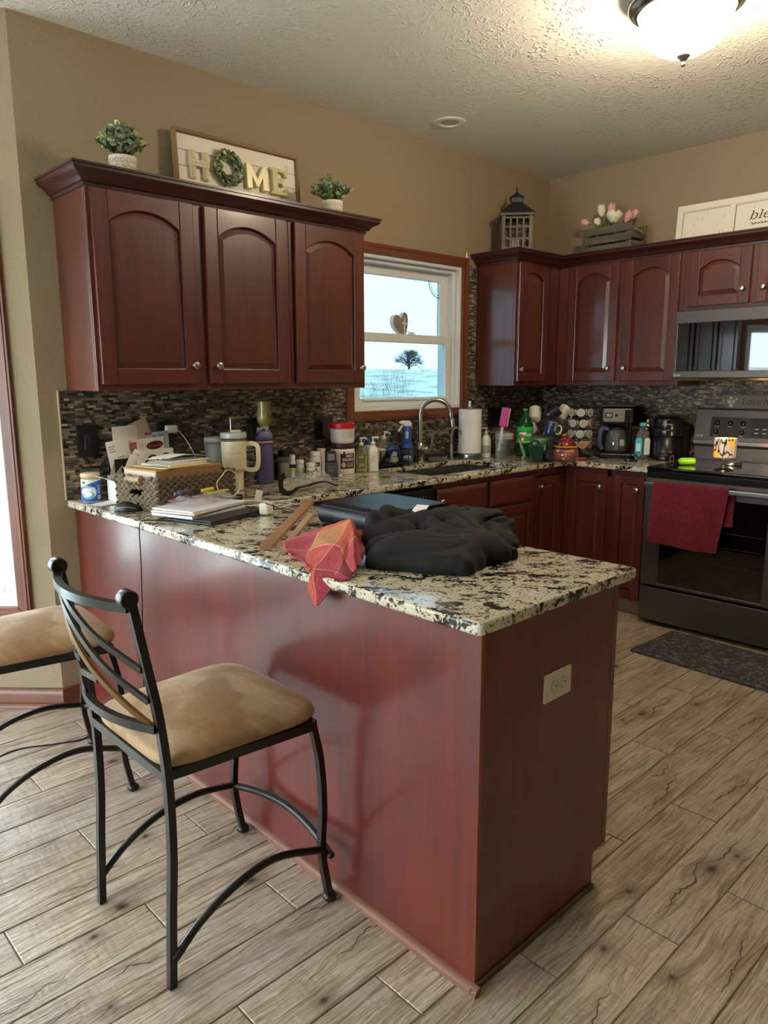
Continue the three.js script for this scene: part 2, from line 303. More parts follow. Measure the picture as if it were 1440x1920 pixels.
// ---------------------------------------------------------------- the shell
const H = 2.792, C = 0.914;
const inv = 1 / Math.SQRT2;
{
  // floor: bed of grout, planks laid on it
  const floor = struct('floor', null);
  part('grout', uvM(range(-8.2, 0.1, -0.03, -0.0035, -1.0, 7.1, 0.001)), groutMat, floor);
  const L = 0.9144, W = 0.1553, gap = 0.004, geos = [];
  const plankGeo = (len, k, flip, u0 = 0) => {
    const g0 = ext(rect(-len / 2, -(W - gap) / 2, len / 2, (W - gap) / 2), 0.012, 0.0016, 1).rotateX(-Math.PI / 2).translate(0, -0.012, 0);
    const g = g0.index ? g0.toNonIndexed() : g0, p = g.attributes.position, uv = g.attributes.uv;
    for (let i = 0; i < p.count; i++) { let a = u0 + (p.getX(i) / L + len / L / 2) * 0.98 + 0.01, b = p.getZ(i) / W + 0.5; if (flip) { a = 1 - a; b = 1 - b; } uv.setXY(i, a, (k + 0.03 + 0.94 * clamp(b)) / PV); }
    return g;
  };
  for (let k = 0; k < PV; k++) for (let f = 0; f < 2; f++) geos.push(plankGeo(L - gap, k, f));
  const start = [-3.28, -3.88, -3.59], r = rngOf(91), rest = [];
  let last = -1;
  for (let i = -14; i < 37; i++) {
    const z = 1.265 + W * i + W / 2, s = start[((i % 3) + 3) % 3];
    for (let j = -6; j < 5; j++) {
      let x0 = s + j * L, x1 = x0 + L; if (x1 < -8.1 || x0 > 0.05) continue;
      let id = Math.floor(r() * geos.length); if ((id >> 1) === (last >> 1)) id = (id + 6) % geos.length; last = id;
      const xc = (x0 + x1) / 2, underPen = xc > -3.4 && x1 < -2.86 && z < 2.2, near = xc > -5.0 && xc < -0.6 && z > -0.2 && z < 3.25 && !underPen && !(xc > -2.9 && z < 0.5);
      if (near) { const m = part('plank', geos[id], plankMat, floor); m.position.set(xc, (r() - 0.5) * 0.0008, z); }
      else { const g = geos[id].clone().translate(xc, 0, z); rest.push(g); }
    }
  }
  const m = part('plank_field', rest, plankMat, floor); m.userData.kind = 'stuff';
}
struct('ceiling', uvM(range(-8.2, 0.15, H, H + 0.15, -1.0, 7.15, 0.002)), ceilPaint);
const uvWall = (g) => uvM(g, 'y', false);
function wallWithHoles(name, w, h, holes, place) {
  const s = rect(0, 0, w, h);
  for (const [x0, y0, x1, y1] of holes) { const p = new THREE.Path(); p.moveTo(x0, y0); p.lineTo(x0, y1); p.lineTo(x1, y1); p.lineTo(x1, y0); p.closePath(); s.holes.push(p); }
  const g = new THREE.ExtrudeGeometry(s, { depth: 0.15, bevelEnabled: false }).translate(0, 0, -0.15);
  const o = struct(name, uvWall(g), wallPaint); o.position.set(...place.p); o.rotation.y = place.a || 0; return o;
}
// windows: local frame with x along the wall, +z into the room, wall face at z = 0
let windowCount = 0;
function casingRing(o, x0, x1, y0, y1, cw, mt, th = 0.02) {
  const bar = (w, h, x, y, gr) => {
    const a = gr === 'x' ? ext(poly([[x - w / 2, y - h / 2], [x + w / 2, y - h / 2], [x + w / 2, y + h / 2], [x - w / 2, y + h / 2]]), th, 0.005, 2) : ext(rect(x - w / 2, y - h / 2, x + w / 2, y + h / 2), th, 0.005, 2);
    return uvM(a, gr);
  };
  for (const [yy, s] of [[y1 + cw / 2, 1], [y0 - cw / 2, -1]]) {
    const sh = s > 0 ? poly([[x0, y1], [x1, y1], [x1 + cw, y1 + cw], [x0 - cw, y1 + cw]]) : poly([[x0 - cw, y0 - cw], [x1 + cw, y0 - cw], [x1, y0], [x0, y0]]);
    part('casing', uvM(ext(sh, th, 0.004, 2), 'x'), mt, o);
    const q = s > 0 ? y1 + cw * 0.72 : y0 - cw * 0.72; part('casing_bead', uvM(range(x0 - cw * 0.74, x1 + cw * 0.74, q - 0.006, q + 0.006, th - 0.002, th + 0.004, 0.003, 2), 'x'), mt, o);
  }
  for (const s of [-1, 1]) {
    const sh = s < 0 ? poly([[x0 - cw, y0 - cw], [x0, y0], [x0, y1], [x0 - cw, y1 + cw]]) : poly([[x1, y0], [x1 + cw, y0 - cw], [x1 + cw, y1 + cw], [x1, y1]]);
    part('casing', uvM(ext(sh, th, 0.004, 2), 'y'), mt, o);
    const q = s < 0 ? x0 - cw * 0.72 : x1 + cw * 0.72; part('casing_bead', uvM(range(q - 0.006, q + 0.006, y0 - cw * 0.74, y1 + cw * 0.74, th - 0.002, th + 0.004, 0.003, 2), 'y'), mt, o);
  }
}
function ring(x0, x1, y0, y1, t, z0, z1, b = 0.003) {
  const s = rect(x0, y0, x1, y1), p = new THREE.Path(), i = typeof t === 'number' ? [t, t, t, t] : t;   // left, right, bottom, top
  p.moveTo(x0 + i[0], y0 + i[2]); p.lineTo(x0 + i[0], y1 - i[3]); p.lineTo(x1 - i[1], y1 - i[3]); p.lineTo(x1 - i[1], y0 + i[2]); p.closePath(); s.holes.push(p);
  return ext(s, z1 - z0, b, 1).translate(0, 0, z0);
}
function hungWindow(place, x0, x1, y0, y1, glass, mid, cw = 0.057) {
  const o = struct('window_' + ++windowCount, null); o.position.set(...place.p); o.rotation.y = place.a || 0;
  casingRing(o, x0, x1, y0, y1, cw, oakTrim);
  part('window_frame', [ring(x0 - 0.002, x1 + 0.002, y0 - 0.002, y1 + 0.002, 0.022, -0.15, 0.004), ring(x0 + 0.02, x1 - 0.02, y0 + 0.02, y1 - 0.02, 0.022, -0.15, -0.03), ring(x0 + 0.04, x1 - 0.04, y0 + 0.04, y1 - 0.04, 0.012, -0.15, -0.075)], whiteVinyl, o);
  if (mid) {
    const lo = part('sash', ring(x0 + 0.045, x1 - 0.045, y0 + 0.03, mid + 0.024, [0.048, 0.048, 0.042, 0.052], -0.072, -0.04, 0.004), whiteVinyl, o);
    part('glass_pane', range(x0 + 0.09, x1 - 0.09, y0 + 0.068, mid - 0.024, -0.06, -0.056, 0.0005), glass, lo);
    part('lift_rail', range(x0 + 0.11, x1 - 0.08, y0 + 0.056, y0 + 0.066, -0.045, -0.028, 0.003), whiteVinyl, lo);
    const up = part('sash', ring(x0 + 0.05, x1 - 0.05, mid - 0.024, y1 - 0.045, [0.055, 0.055, 0.05, 0.05], -0.112, -0.08, 0.004), whiteVinyl, o);
    part('glass_pane', range(x0 + 0.1, x1 - 0.1, mid + 0.02, y1 - 0.09, -0.1, -0.096, 0.0005), glass, up);
    part('sash_latch', [range(x1 - 0.41, x1 - 0.36, mid + 0.024, mid + 0.032, -0.07, -0.05, 0.003), rz(range(-0.03, 0.03, 0, 0.006, -0.004, 0.004, 0.002), -0.12).translate(x1 - 0.395, mid + 0.034, -0.06)], whiteVinyl, lo);
    part('sash_latch', [range(x0 + 0.08, x0 + 0.14, mid + 0.024, mid + 0.032, -0.07, -0.05, 0.003), rz(range(-0.03, 0.03, 0, 0.006, -0.004, 0.004, 0.002), -0.12).translate(x0 + 0.11, mid + 0.034, -0.06)], whiteVinyl, lo);
    part('tilt_lever', [range(x1 - 0.046, x1 - 0.036, mid + 0.1, mid + 0.3, -0.075, -0.06, 0.003), ball(0.007, x1 - 0.041, mid + 0.1, -0.066, 10)], whiteVinyl, o);
  } else {
    const lo = part('sash', ring(x0 + 0.03, x1 - 0.03, y0 + 0.03, y1 - 0.03, 0.05, -0.085, -0.045, 0.004), whiteVinyl, o);
    part('glass_pane', range(x0 + 0.075, x1 - 0.075, y0 + 0.075, y1 - 0.075, -0.068, -0.064, 0.0005), glass, lo);
  }
  return o;
}
const clearPane = mat(new THREE.Color(0.93, 0.97, 0.98), 0.0, { transmission: 1, thickness: 0, ior: 1.45 });
// the wall with the window over the sink
wallWithHoles('wall_window', 3.717, H, [[1.707, 1.236, 2.63, 2.113]], { p: [-3.567, 0, 0] });
hungWindow({ p: [0, 0, 0] }, -1.86, -0.937, 1.236, 2.113, windowGlass, 1.662);
// the wall behind the range
wallWithHoles('wall_range', 7.15, H, [], { p: [0, 0, 0], a: -Math.PI / 2 });
// the bay on the near side: two slanted walls and a middle one
const BL = 1.18, bx = -3.567 - BL * inv, bz = -BL * inv;
wallWithHoles('wall_bay_right', BL, H, [[BL - 1.02, 0.46, BL - 0.157, 2.1]], { p: [bx, 0, bz], a: -Math.PI / 4 });
hungWindow({ p: [bx, 0, bz], a: -Math.PI / 4 }, BL - 1.02, BL - 0.157, 0.46, 2.1, clearPane, 1.3);
wallWithHoles('wall_bay_middle', 1.9, H, [[0.1, 0.06, 1.8, 2.15]], { p: [bx - 1.9, 0, bz] });
hungWindow({ p: [bx - 1.9, 0, bz] }, 0.1, 1.8, 0.06, 2.15, clearPane, 0);
wallWithHoles('wall_bay_left', BL, H, [[0.157, 0.46, 1.02, 2.1]], { p: [bx - 1.9 - BL * inv, 0, 0], a: Math.PI / 4 });
hungWindow({ p: [bx - 1.9 - BL * inv, 0, 0], a: Math.PI / 4 }, 0.157, 1.02, 0.46, 2.1, clearPane, 1.3);
wallWithHoles('wall_back', 1.1, H, [], { p: [-8.2, 0, 0] });
wallWithHoles('wall_west', 7.15, H, [[4.5, 0.06, 6.7, 2.15]], { p: [-8.0, 0, 7.0], a: Math.PI / 2 });
hungWindow({ p: [-8.0, 0, 7.0], a: Math.PI / 2 }, 4.5, 6.7, 0.06, 2.15, clearPane, 0);
wallWithHoles('wall_south', 8.3, H, [], { p: [0.15, 0, 7.0], a: Math.PI });
// baseboards
const basePro = [[0, 0], [0.016, 0], [0.016, 0.06], [0.013, 0.075], [0.008, 0.084], [0.004, 0.088], [0, 0.088]], shoePro = [[0, 0], [0.03, 0], [0.029, 0.012], [0.024, 0.02], [0.016, 0.024], [0, 0.024]];
const bayPath = [[-3.456, 0], [-3.567, 0], [bx, bz], [bx - 1.9, bz], [bx - 1.9 - BL * inv, 0], [-8.0, 0]];
struct('baseboard_bay', [uvM(sweep(bayPath.slice().reverse(), basePro), 'x'), uvM(sweep(bayPath.slice().reverse(), shoePro), 'x')], oakTrim);

// ---------------------------------------------------------------- stone mosaic
const stoneMat = mat(0xffffff, 0.42, { vertexColors: true });
function mosaic(parent, zones, seed) {
  const r = rngOf(seed), pos = [], nor = [], col = [], rowH = 0.0105;
  const pal = [[0.045, 0.034, 0.027], [0.09, 0.065, 0.045], [0.16, 0.115, 0.075], [0.27, 0.20, 0.13], [0.38, 0.29, 0.20], [0.20, 0.17, 0.15], [0.055, 0.05, 0.05], [0.12, 0.095, 0.075]];
  const quad = (a, b, c, d, n, k) => { for (const p of [a, b, c, a, c, d]) { pos.push(...p); nor.push(...n); col.push(...k); } };
  for (const [x0, x1, y0, y1] of zones) {
    const rows = Math.round((y1 - y0) / rowH), hh = (y1 - y0) / rows;
    for (let i = 0; i < rows; i++) {
      let x = x0; const ya = y0 + i * hh + 0.0007, yb = y0 + (i + 1) * hh - 0.0007;
      while (x < x1 - 1e-4) {
        let w = 0.014 + 0.03 * r(); if (x + w > x1 - 0.008) w = x1 - x; const a = x + 0.0006, b = x + w - 0.0006, d = 0.005 + 0.008 * r(), t = (r() - 0.5) * 0.004, q = 0.75 + 0.5 * r();
        const k = pal[Math.floor(r() * pal.length)].map((v) => v * q), d2 = d + t;
        quad([a, ya, d], [b, ya, d2], [b, yb, d2], [a, yb, d], [-(t) / w, 0, 1], k);
        quad([a, yb, d], [b, yb, d2], [b, yb, 0], [a, yb, 0], [0, 1, 0], k); quad([a, ya, 0], [b, ya, 0], [b, ya, d2], [a, ya, d], [0, -1, 0], k);
        quad([a, ya, 0], [a, ya, d], [a, yb, d], [a, yb, 0], [-1, 0, 0], k); quad([b, ya, d2], [b, ya, 0], [b, yb, 0], [b, yb, d2], [1, 0, 0], k);
        x += w;
      }
    }
  }
  const g = new THREE.BufferGeometry(); g.setAttribute('position', new THREE.Float32BufferAttribute(pos, 3)); g.setAttribute('normal', new THREE.Float32BufferAttribute(nor, 3)); g.setAttribute('color', new THREE.Float32BufferAttribute(col, 3));
  const m = part('stone_tile', g, stoneMat, parent); m.userData.kind = 'stuff'; return m;
}
const mortar = mat(0x3a3028, 0.9);
{
  const a = struct('wall_backsplash_window', null);
  const zA = [[-3.487, -1.918, 0.915, 1.374], [-1.918, -0.879, 0.915, 1.178], [-0.879, 0, 0.915, 1.374], [-0.879, -0.79, 1.374, 2.13], [-2.05, -1.918, 1.374, 2.1]];
  part('mortar_bed', zA.map(([x0, x1, y0, y1]) => range(x0, x1, y0, y1, 0.0005, 0.005, 0.0004)), mortar, a);
  mosaic(a, zA, 11);
  part('edge_strip', range(-3.4925, -3.487, 0.915, 1.376, 0.0005, 0.013, 0.001), mat(0xb8a888, 0.6), a, 'pale caulked edge at the open end');
  const b = struct('wall_backsplash_range', null); b.rotation.y = -Math.PI / 2;
  const zB = [[0.014, 1.96, 0.915, 1.44]];
  part('mortar_bed', zB.map(([x0, x1, y0, y1]) => range(x0, x1, y0, y1, 0.0005, 0.005, 0.0004)), mortar, b);
  mosaic(b, zB, 23);
}
// ---------------------------------------------------------------- outdoors
{
  const n = 90, g = new THREE.PlaneGeometry(700, 700, n, n).rotateX(-Math.PI / 2), p = g.attributes.position;
  for (let i = 0; i < p.count; i++) {
    const x = p.getX(i), z = p.getZ(i), d = Math.hypot(x + 3, z - 3), f = sstep(14, 175, d) * (1 - sstep(175, 340, d));
    p.setY(i, -0.9 + f * (4.35 + 1.5 * perlin.noise(x * 0.02, 0, z * 0.02)) + 0.25 * perlin.noise(x * 0.09, 3, z * 0.09) * sstep(10, 40, d) - 5 * sstep(200, 340, d));
  }
  g.computeVertexNormals();
  const snow = tex(256, 256, (u, v) => { const t = fbm(u, v, 8, 8, 5, 4), c = mix3(hex(0xb9b39c), hex(0xe3e6e4), sstep(0.35, 0.6, t)); return c; }, { size: [14, 14] });
  struct('terrain', uvM(g, 'z', false), mat(0xffffff, 0.95, { map: snow }));
}
function bareBranches(seed, len, rad, depth, spread, up) {
  const r = rngOf(seed), out = [];
  const seg = (a, d, l, ra, k) => {
    const b = a.clone().addScaledVector(d, l), g = new THREE.CylinderGeometry(ra * 0.7, ra, l, k > 2 ? 6 : 4, 1, true); g.translate(0, l / 2, 0); g.applyQuaternion(new THREE.Quaternion().setFromUnitVectors(V(0, 1, 0), d)); g.translate(a.x, a.y, a.z); out.push([g, k]);
    if (k === 0) return; const m = 2 + Math.floor(r() * 2.2);
    for (let i = 0; i < m; i++) { const e = d.clone().add(V((r() - 0.5) * 2 * spread, (r() - 0.5) * spread + up, (r() - 0.5) * 2 * spread)).normalize(); seg(i ? a.clone().lerp(b, 0.55 + 0.45 * r()) : b, e, l * (0.68 + 0.2 * r()), ra * 0.62, k - 1); }
  };
  seg(V(0, 0, 0), V(0, 1, 0), len, rad, depth); return out;
}
const bark = mat(0x4a4744, 0.9);
function bareTree(label, x, y, z, seed, len, rad, depth, spread, up) {
  const t = thing('bare_tree', label, 'tree', [x, y, z]); const b = bareBranches(seed, len, rad, depth, spread, up);
  part('trunk', b.filter((q) => q[1] === depth).map((q) => q[0]), bark, t); part('branches', b.filter((q) => q[1] < depth).map((q) => q[0]), bark, t); return t;
}
{
  const t = thing('bare_tree', 'wide bare tree standing alone on the snowy rise outside the window', 'tree', [117.5, 2.95, -117]), limbs = [];
  part('trunk', new THREE.CylinderGeometry(0.2, 0.32, 2.0, 8).translate(0, 1.0, 0), bark, t);
  for (let k = 0; k < 13; k++) {
    const el = 0.45 + ((k * 7) % 13) / 13 * 1.0, az = k * 2.4, d = V(Math.cos(az) * Math.cos(el), Math.sin(el), Math.sin(az) * Math.cos(el)), q = new THREE.Quaternion().setFromUnitVectors(V(0, 1, 0), d);
    for (const [g] of bareBranches(300 + k, 0.85, 0.10, 5, 1.0, 0.2)) { g.applyQuaternion(q); g.translate(0, 1.1 + ((k * 7) % 13) / 13 * 0.8, 0); limbs.push(g); }
  }
  const m = mergeGeometries(limbs), bb = new THREE.Box3().setFromBufferAttribute(m.attributes.position); const k = 8.6 / Math.max(bb.max.x - bb.min.x, bb.max.z - bb.min.z); m.translate(0, -1.1, 0); m.scale(k, k * 0.8, k); m.translate(0, 1.1, 0);
  part('branches', m, bark, t);
}
bareTree('bare tree seen outside past the breakfast bay', -14, -0.9, -24, 19, 2.2, 0.2, 6, 0.75, 0.15);
bareTree('tall bare tree outside left of the breakfast bay', -34, -0.5, -26, 29, 2.6, 0.24, 6, 0.75, 0.12);
{
  const s = thing('bare_shrub', 'leafless shrub with thin twigs close outside the window', 'shrub', [3.2, -0.9, -5.2]);
  for (let k = 0; k < 4; k++) { const b = bareBranches(100 + k, 0.75, 0.009, 5, 0.55, 0.32); const m = part('branch', b.map((q) => q[0]), bark, s); m.position.set((k - 1.5) * 0.16, 0, (k % 2) * 0.2); }
  const h = thing('shed', 'small grey shed far off on the snowy rise outside the window', 'shed', [132, 2.85, -112], 0.6);
  part('wall', range(-1.3, 1.3, 0, 1.7, -1.1, 1.1, 0.02), mat(0x8a93a5, 0.9), h);
  part('roof', ext(poly([[-1.45, 1.7], [1.45, 1.7], [0, 2.15]]), 2.4, 0.02).translate(0, 0, -1.2), mat(0x6f7785, 0.9), h);
}
// ---------------------------------------------------------------- lamps
{
  const t = thing('ceiling_lamp', 'flush ceiling lamp with glowing white glass bowl and nickel rim', 'lamp', [-1.8, H, 1.8]);
  part('rim', lathe([[0.02, -0.002], [0.155, -0.002], [0.175, -0.008], [0.19, -0.02], [0.202, -0.026], [0.205, -0.036], [0.198, -0.046], [0.186, -0.05], [0.183, -0.06], [0.172, -0.068], [0.166, -0.06], [0.16, -0.045], [0.02, -0.03]], 64), mat(0x9c958c, 0.25, { metal: 1 }), t);
  part('glass_bowl', lathe([[0.163, -0.05], [0.165, -0.075], [0.158, -0.11], [0.14, -0.145], [0.11, -0.175], [0.07, -0.197], [0.03, -0.206], [0.0, -0.207]], 64), mat(0xfff4e0, 0.4, { emissive: new THREE.Color(1, 0.86, 0.62), emissiveIntensity: 2.6 }), t);
  part('finial', lathe([[0, -0.246], [0.006, -0.244], [0.009, -0.238], [0.006, -0.231], [0.005, -0.226], [0.012, -0.222], [0.022, -0.212], [0.026, -0.205], [0, -0.204]], 24), nickel, t);
  const l = new THREE.PointLight(new THREE.Color(1, 0.84, 0.62), LAMP_CD, 0, 2); l.position.set(0, -0.175, 0); l.castShadow = true; l.shadow.radius = 4; t.add(l);
  const t2 = copyOf(t, 'flush ceiling lamp over the breakfast bay, outside the picture', [-5.9, H, 1.0]); t2.traverse((q) => { if (q.isLight) q.intensity = 0.7; });
  const r = thing('recessed_light', 'round white recessed ceiling light, switched off', 'light', [-1.405, H, 0.305]);
  part('trim_ring', lathe([[0.052, 0.0], [0.052, -0.004], [0.06, -0.008], [0.082, -0.006], [0.088, -0.002], [0.088, 0]], 48), whitePlastic, r);
  part('bulb', lathe([[0, -0.006], [0.03, -0.005], [0.046, -0.002], [0.051, 0]], 40), mat(0xb9b7b2, 0.3), r);
}
// ---------------------------------------------------------------- cabinets
const knobGeo = rx(lathe([[0, 0.024], [0.009, 0.0235], [0.014, 0.021], [0.0155, 0.017], [0.014, 0.013], [0.007, 0.010], [0.0055, 0.005], [0.0085, 0.001], [0.0085, 0]], 24), Math.PI / 2);
const archY = (x, a, y1, rise) => { const Rr = (a * a + rise * rise) / (2 * rise); return y1 + rise - Rr + Math.sqrt(Math.max(0, Rr * Rr - x * x)); };
function archShape(a, y0, y1, rise, inset = 0) {
  const s = new THREE.Shape(); s.moveTo(-a, y0); s.lineTo(a, y0); const n = rise ? 16 : 1;
  for (let i = 0; i <= n; i++) { const x = a - 2 * a * i / n; s.lineTo(x, rise ? archY(x, a, y1, rise) : y1); } s.closePath(); return s;
}
// door in its own frame: x centred, y from 0, back face on z = 0
function cabinetDoor(parent, x, y, z, turn, w, h, { rise = 0, knob, m = cherry, stile = 0.058, name = 'door' } = {}) {
  const d = new THREE.Group(); d.name = name; d.position.set(x, y, z); d.rotation.y = turn; parent.add(d);
  const a = w / 2 - stile, top = h - stile, y1 = top - rise, th = 0.021;
  const piece = (s, g) => uvM(ext(s, th, 0.0035, 2), g);
  part('stile', piece(rect(-w / 2, 0, -a, h), 'y'), m, d); part('stile', piece(rect(a, 0, w / 2, h), 'y'), m, d);
  part('rail', piece(rect(-a, 0, a, stile), 'x'), m, d);
  const s = new THREE.Shape(); s.moveTo(-a, h); s.lineTo(-a, y1); if (rise) for (let i = 1; i < 20; i++) { const q = -a + 2 * a * i / 20; s.lineTo(q, archY(q, a, y1, rise)); } s.lineTo(a, y1); s.lineTo(a, h); s.closePath();
  part('rail', piece(s, 'x'), m, d);
  const e = 0.004, bv = Math.min(0.03, a * 0.34);
  const pg = new THREE.ExtrudeGeometry(archShape(a + e, stile - e, y1 + e, rise), { depth: 0.003, bevelEnabled: true, bevelThickness: 0.011, bevelSize: bv, bevelOffset: -bv, bevelSegments: 1, curveSegments: 8 });
  part('panel', uvM(pg.translate(0, 0, 0.0035), 'y'), m, d);
  if (knob) { const k = part('knob', knobGeo, nickel, d); k.position.set(knob[0], knob[1], th); }
  return d;
}
function drawerFront(parent, x, y, z, turn, w, h, m = cherry) {
  const d = new THREE.Group(); d.name = 'drawer_front'; d.position.set(x, y, z); d.rotation.y = turn; parent.add(d);
  part('panel', uvM(new THREE.ExtrudeGeometry(rect(-w / 2, 0, w / 2, h), { depth: 0.006, bevelEnabled: true, bevelThickness: 0.007, bevelSize: 0.022, bevelOffset: -0.022, bevelSegments: 2 }).translate(0, 0, 0.007), 'x'), m, d);
  return d;
}
const W2 = -Math.PI / 2;
const UB = 1.375, UT = 2.142, UD = 0.32;
function upperBox(name, label, x0, x1) {
  const t = thing(name, label, 'cabinet', [(x0 + x1) / 2, 0, 0]), w = (x1 - x0) / 2;
  part('side_panel', uvM(range(-w, -w + 0.016, UB, UT, 0.002, UD - 0.02, 0.002)), cherry, t); part('side_panel', uvM(range(w - 0.016, w, UB, UT, 0.002, UD - 0.02, 0.002)), cherry, t);
  part('face_frame', [uvM(range(-w, w, UB, UT, UD - 0.02, UD, 0.002))], cherry, t);
  part('bottom_panel', uvM(range(-w + 0.016, w - 0.016, UB + 0.012, UB + 0.026, 0.002, UD - 0.02, 0.001), 'x'), cherry, t);
  part('top_panel', uvM(range(-w + 0.016, w - 0.016, UT - 0.016, UT - 0.001, 0.002, UD - 0.02, 0.001), 'x'), cherry, t);
  return t;
}
{
  const a = upperBox('wall_cabinet', 'wide two-door cherry wall cabinet under the HOME sign', -3.4487, -2.5215);
  const dr = { rise: 0.055, stile: 0.062 };
  cabinetDoor(a, -3.2245 + 2.9851, 1.402, UD, 0, 0.421, 0.724, { ...dr, knob: [0.187, 0.076] });
  cabinetDoor(a, -2.7525 + 2.9851, 1.402, UD, 0, 0.421, 0.724, { ...dr, knob: [-0.172, 0.076] });
  const b = upperBox('wall_cabinet', 'single-door cherry wall cabinet touching the window casing', -2.5205, -2.0538);
  cabinetDoor(b, -2.2865 + 2.28715, 1.402, UD, 0, 0.421, 0.724, { ...dr, knob: [0.19, 0.072] });
  const crown = [[0, 2.128], [0.006, 2.128], [0.008, 2.140], [0.016, 2.143], [0.022, 2.152], [0.034, 2.164], [0.050, 2.172], [0.058, 2.180], [0.058, 2.190], [0.064, 2.192], [0.064, 2.200], [0, 2.200]];
  const c1 = thing('crown_moulding', 'dark cherry crown moulding along the three-door wall cabinets', 'moulding');
  part('moulding_strip', uvM(sweep([[-3.4492, 0.001], [-3.4492, UD + 0.0008], [-2.0533, UD + 0.0008], [-2.0533, 0.001]], crown), 'x'), cherryDark, c1);
  part('cover_board', uvM(range(-3.449, -2.054, 2.185, 2.199, 0.002, UD, 0.001), 'x'), cherryDark, c1);
  // far corner
  const d = thing('wall_cabinet', 'narrow cherry wall cabinet right of the window, glossy end panel', 'cabinet', [-0.787, 0, 0]);
  part('side_panel', uvM(range(0, 0.016, UB, UT, 0.014, UD - 0.02, 0.002)), cherry, d);
  part('face_frame', uvM(range(0, 0.787 - UD - 0.001, UB, UT, UD - 0.02, UD, 0.002)), cherry, d);
  part('bottom_panel', uvM(range(0.016, 0.786, UB + 0.012, UB + 0.026, 0.014, UD - 0.02, 0.001), 'x'), cherry, d);
  part('top_panel', uvM(range(0.016, 0.786, UT - 0.016, UT - 0.001, 0.014, UD - 0.02, 0.001), 'x'), cherry, d);
  cabinetDoor(d, 0.165, 1.402, UD, 0, 0.305, 0.724, { rise: 0.045, knob: [-0.127, 0.074], stile: 0.052 });
  const e = thing('wall_cabinet', 'two-door cherry wall cabinet in the corner left of the microwave', 'cabinet', [0, 0, 0], W2);
  part('face_frame', uvM(range(UD + 0.0005, 1.166, UB, UT, UD - 0.02, UD, 0.002)), cherry, e);
  part('side_panel', uvM(range(1.150, 1.166, UB, UT, 0.014, UD - 0.02, 0.002)), cherry, e);
  part('bottom_panel', uvM(range(UD, 1.15, UB + 0.012, UB + 0.026, 0.014, UD - 0.02, 0.001), 'x'), cherry, e);
  part('top_panel', uvM(range(UD, 1.15, UT - 0.016, UT - 0.001, 0.014, UD - 0.02, 0.001), 'x'), cherry, e);
  cabinetDoor(e, 0.585, 1.402, UD, 0, 0.350, 0.724, { rise: 0.05, knob: [0.13, 0.078] });
  cabinetDoor(e, 0.972, 1.402, UD, 0, 0.348, 0.724, { rise: 0.05, knob: [-0.146, 0.078] });
  const f = thing('wall_cabinet', 'short cherry wall cabinet above the microwave', 'cabinet', [0, 0, 0], W2);
  part('face_frame', uvM(range(1.167, 1.95, 1.802, UT, UD - 0.02, UD, 0.002)), cherry, f);
  part('side_panel', uvM(range(1.167, 1.183, 1.802, UT, 0.014, UD - 0.02, 0.002)), cherry, f); part('side_panel', uvM(range(1.934, 1.95, 1.802, UT, 0.014, UD - 0.02, 0.002)), cherry, f);
  part('bottom_panel', uvM(range(1.183, 1.934, 1.802, 1.816, 0.014, UD - 0.02, 0.001), 'x'), cherry, f);
  part('top_panel', uvM(range(1.183, 1.934, UT - 0.016, UT - 0.001, 0.014, UD - 0.02, 0.001), 'x'), cherry, f);
  cabinetDoor(f, 1.373, 1.822, UD, 0, 0.339, 0.303, { rise: 0.05, knob: [0.135, 0.078] });
  cabinetDoor(f, 1.747, 1.822, UD, 0, 0.339, 0.303, { rise: 0.05, knob: [-0.13, 0.078] });
  const c2 = thing('crown_moulding', 'dark cherry crown moulding running round the far corner cabinets', 'moulding');
  part('moulding_strip', uvM(sweep([[-0.7875, 0.001], [-0.7875, UD + 0.0008], [-UD - 0.0008, UD + 0.0008], [-UD - 0.0008, 1.96]], crown), 'x'), cherryDark, c2);
  part('cover_board', [uvM(range(-0.787, -0.002, 2.185, 2.199, 0.002, UD, 0.001), 'x'), uvM(range(-UD, -0.002, 2.185, 2.199, UD, 1.96, 0.001), 'x')], cherryDark, c2);
}
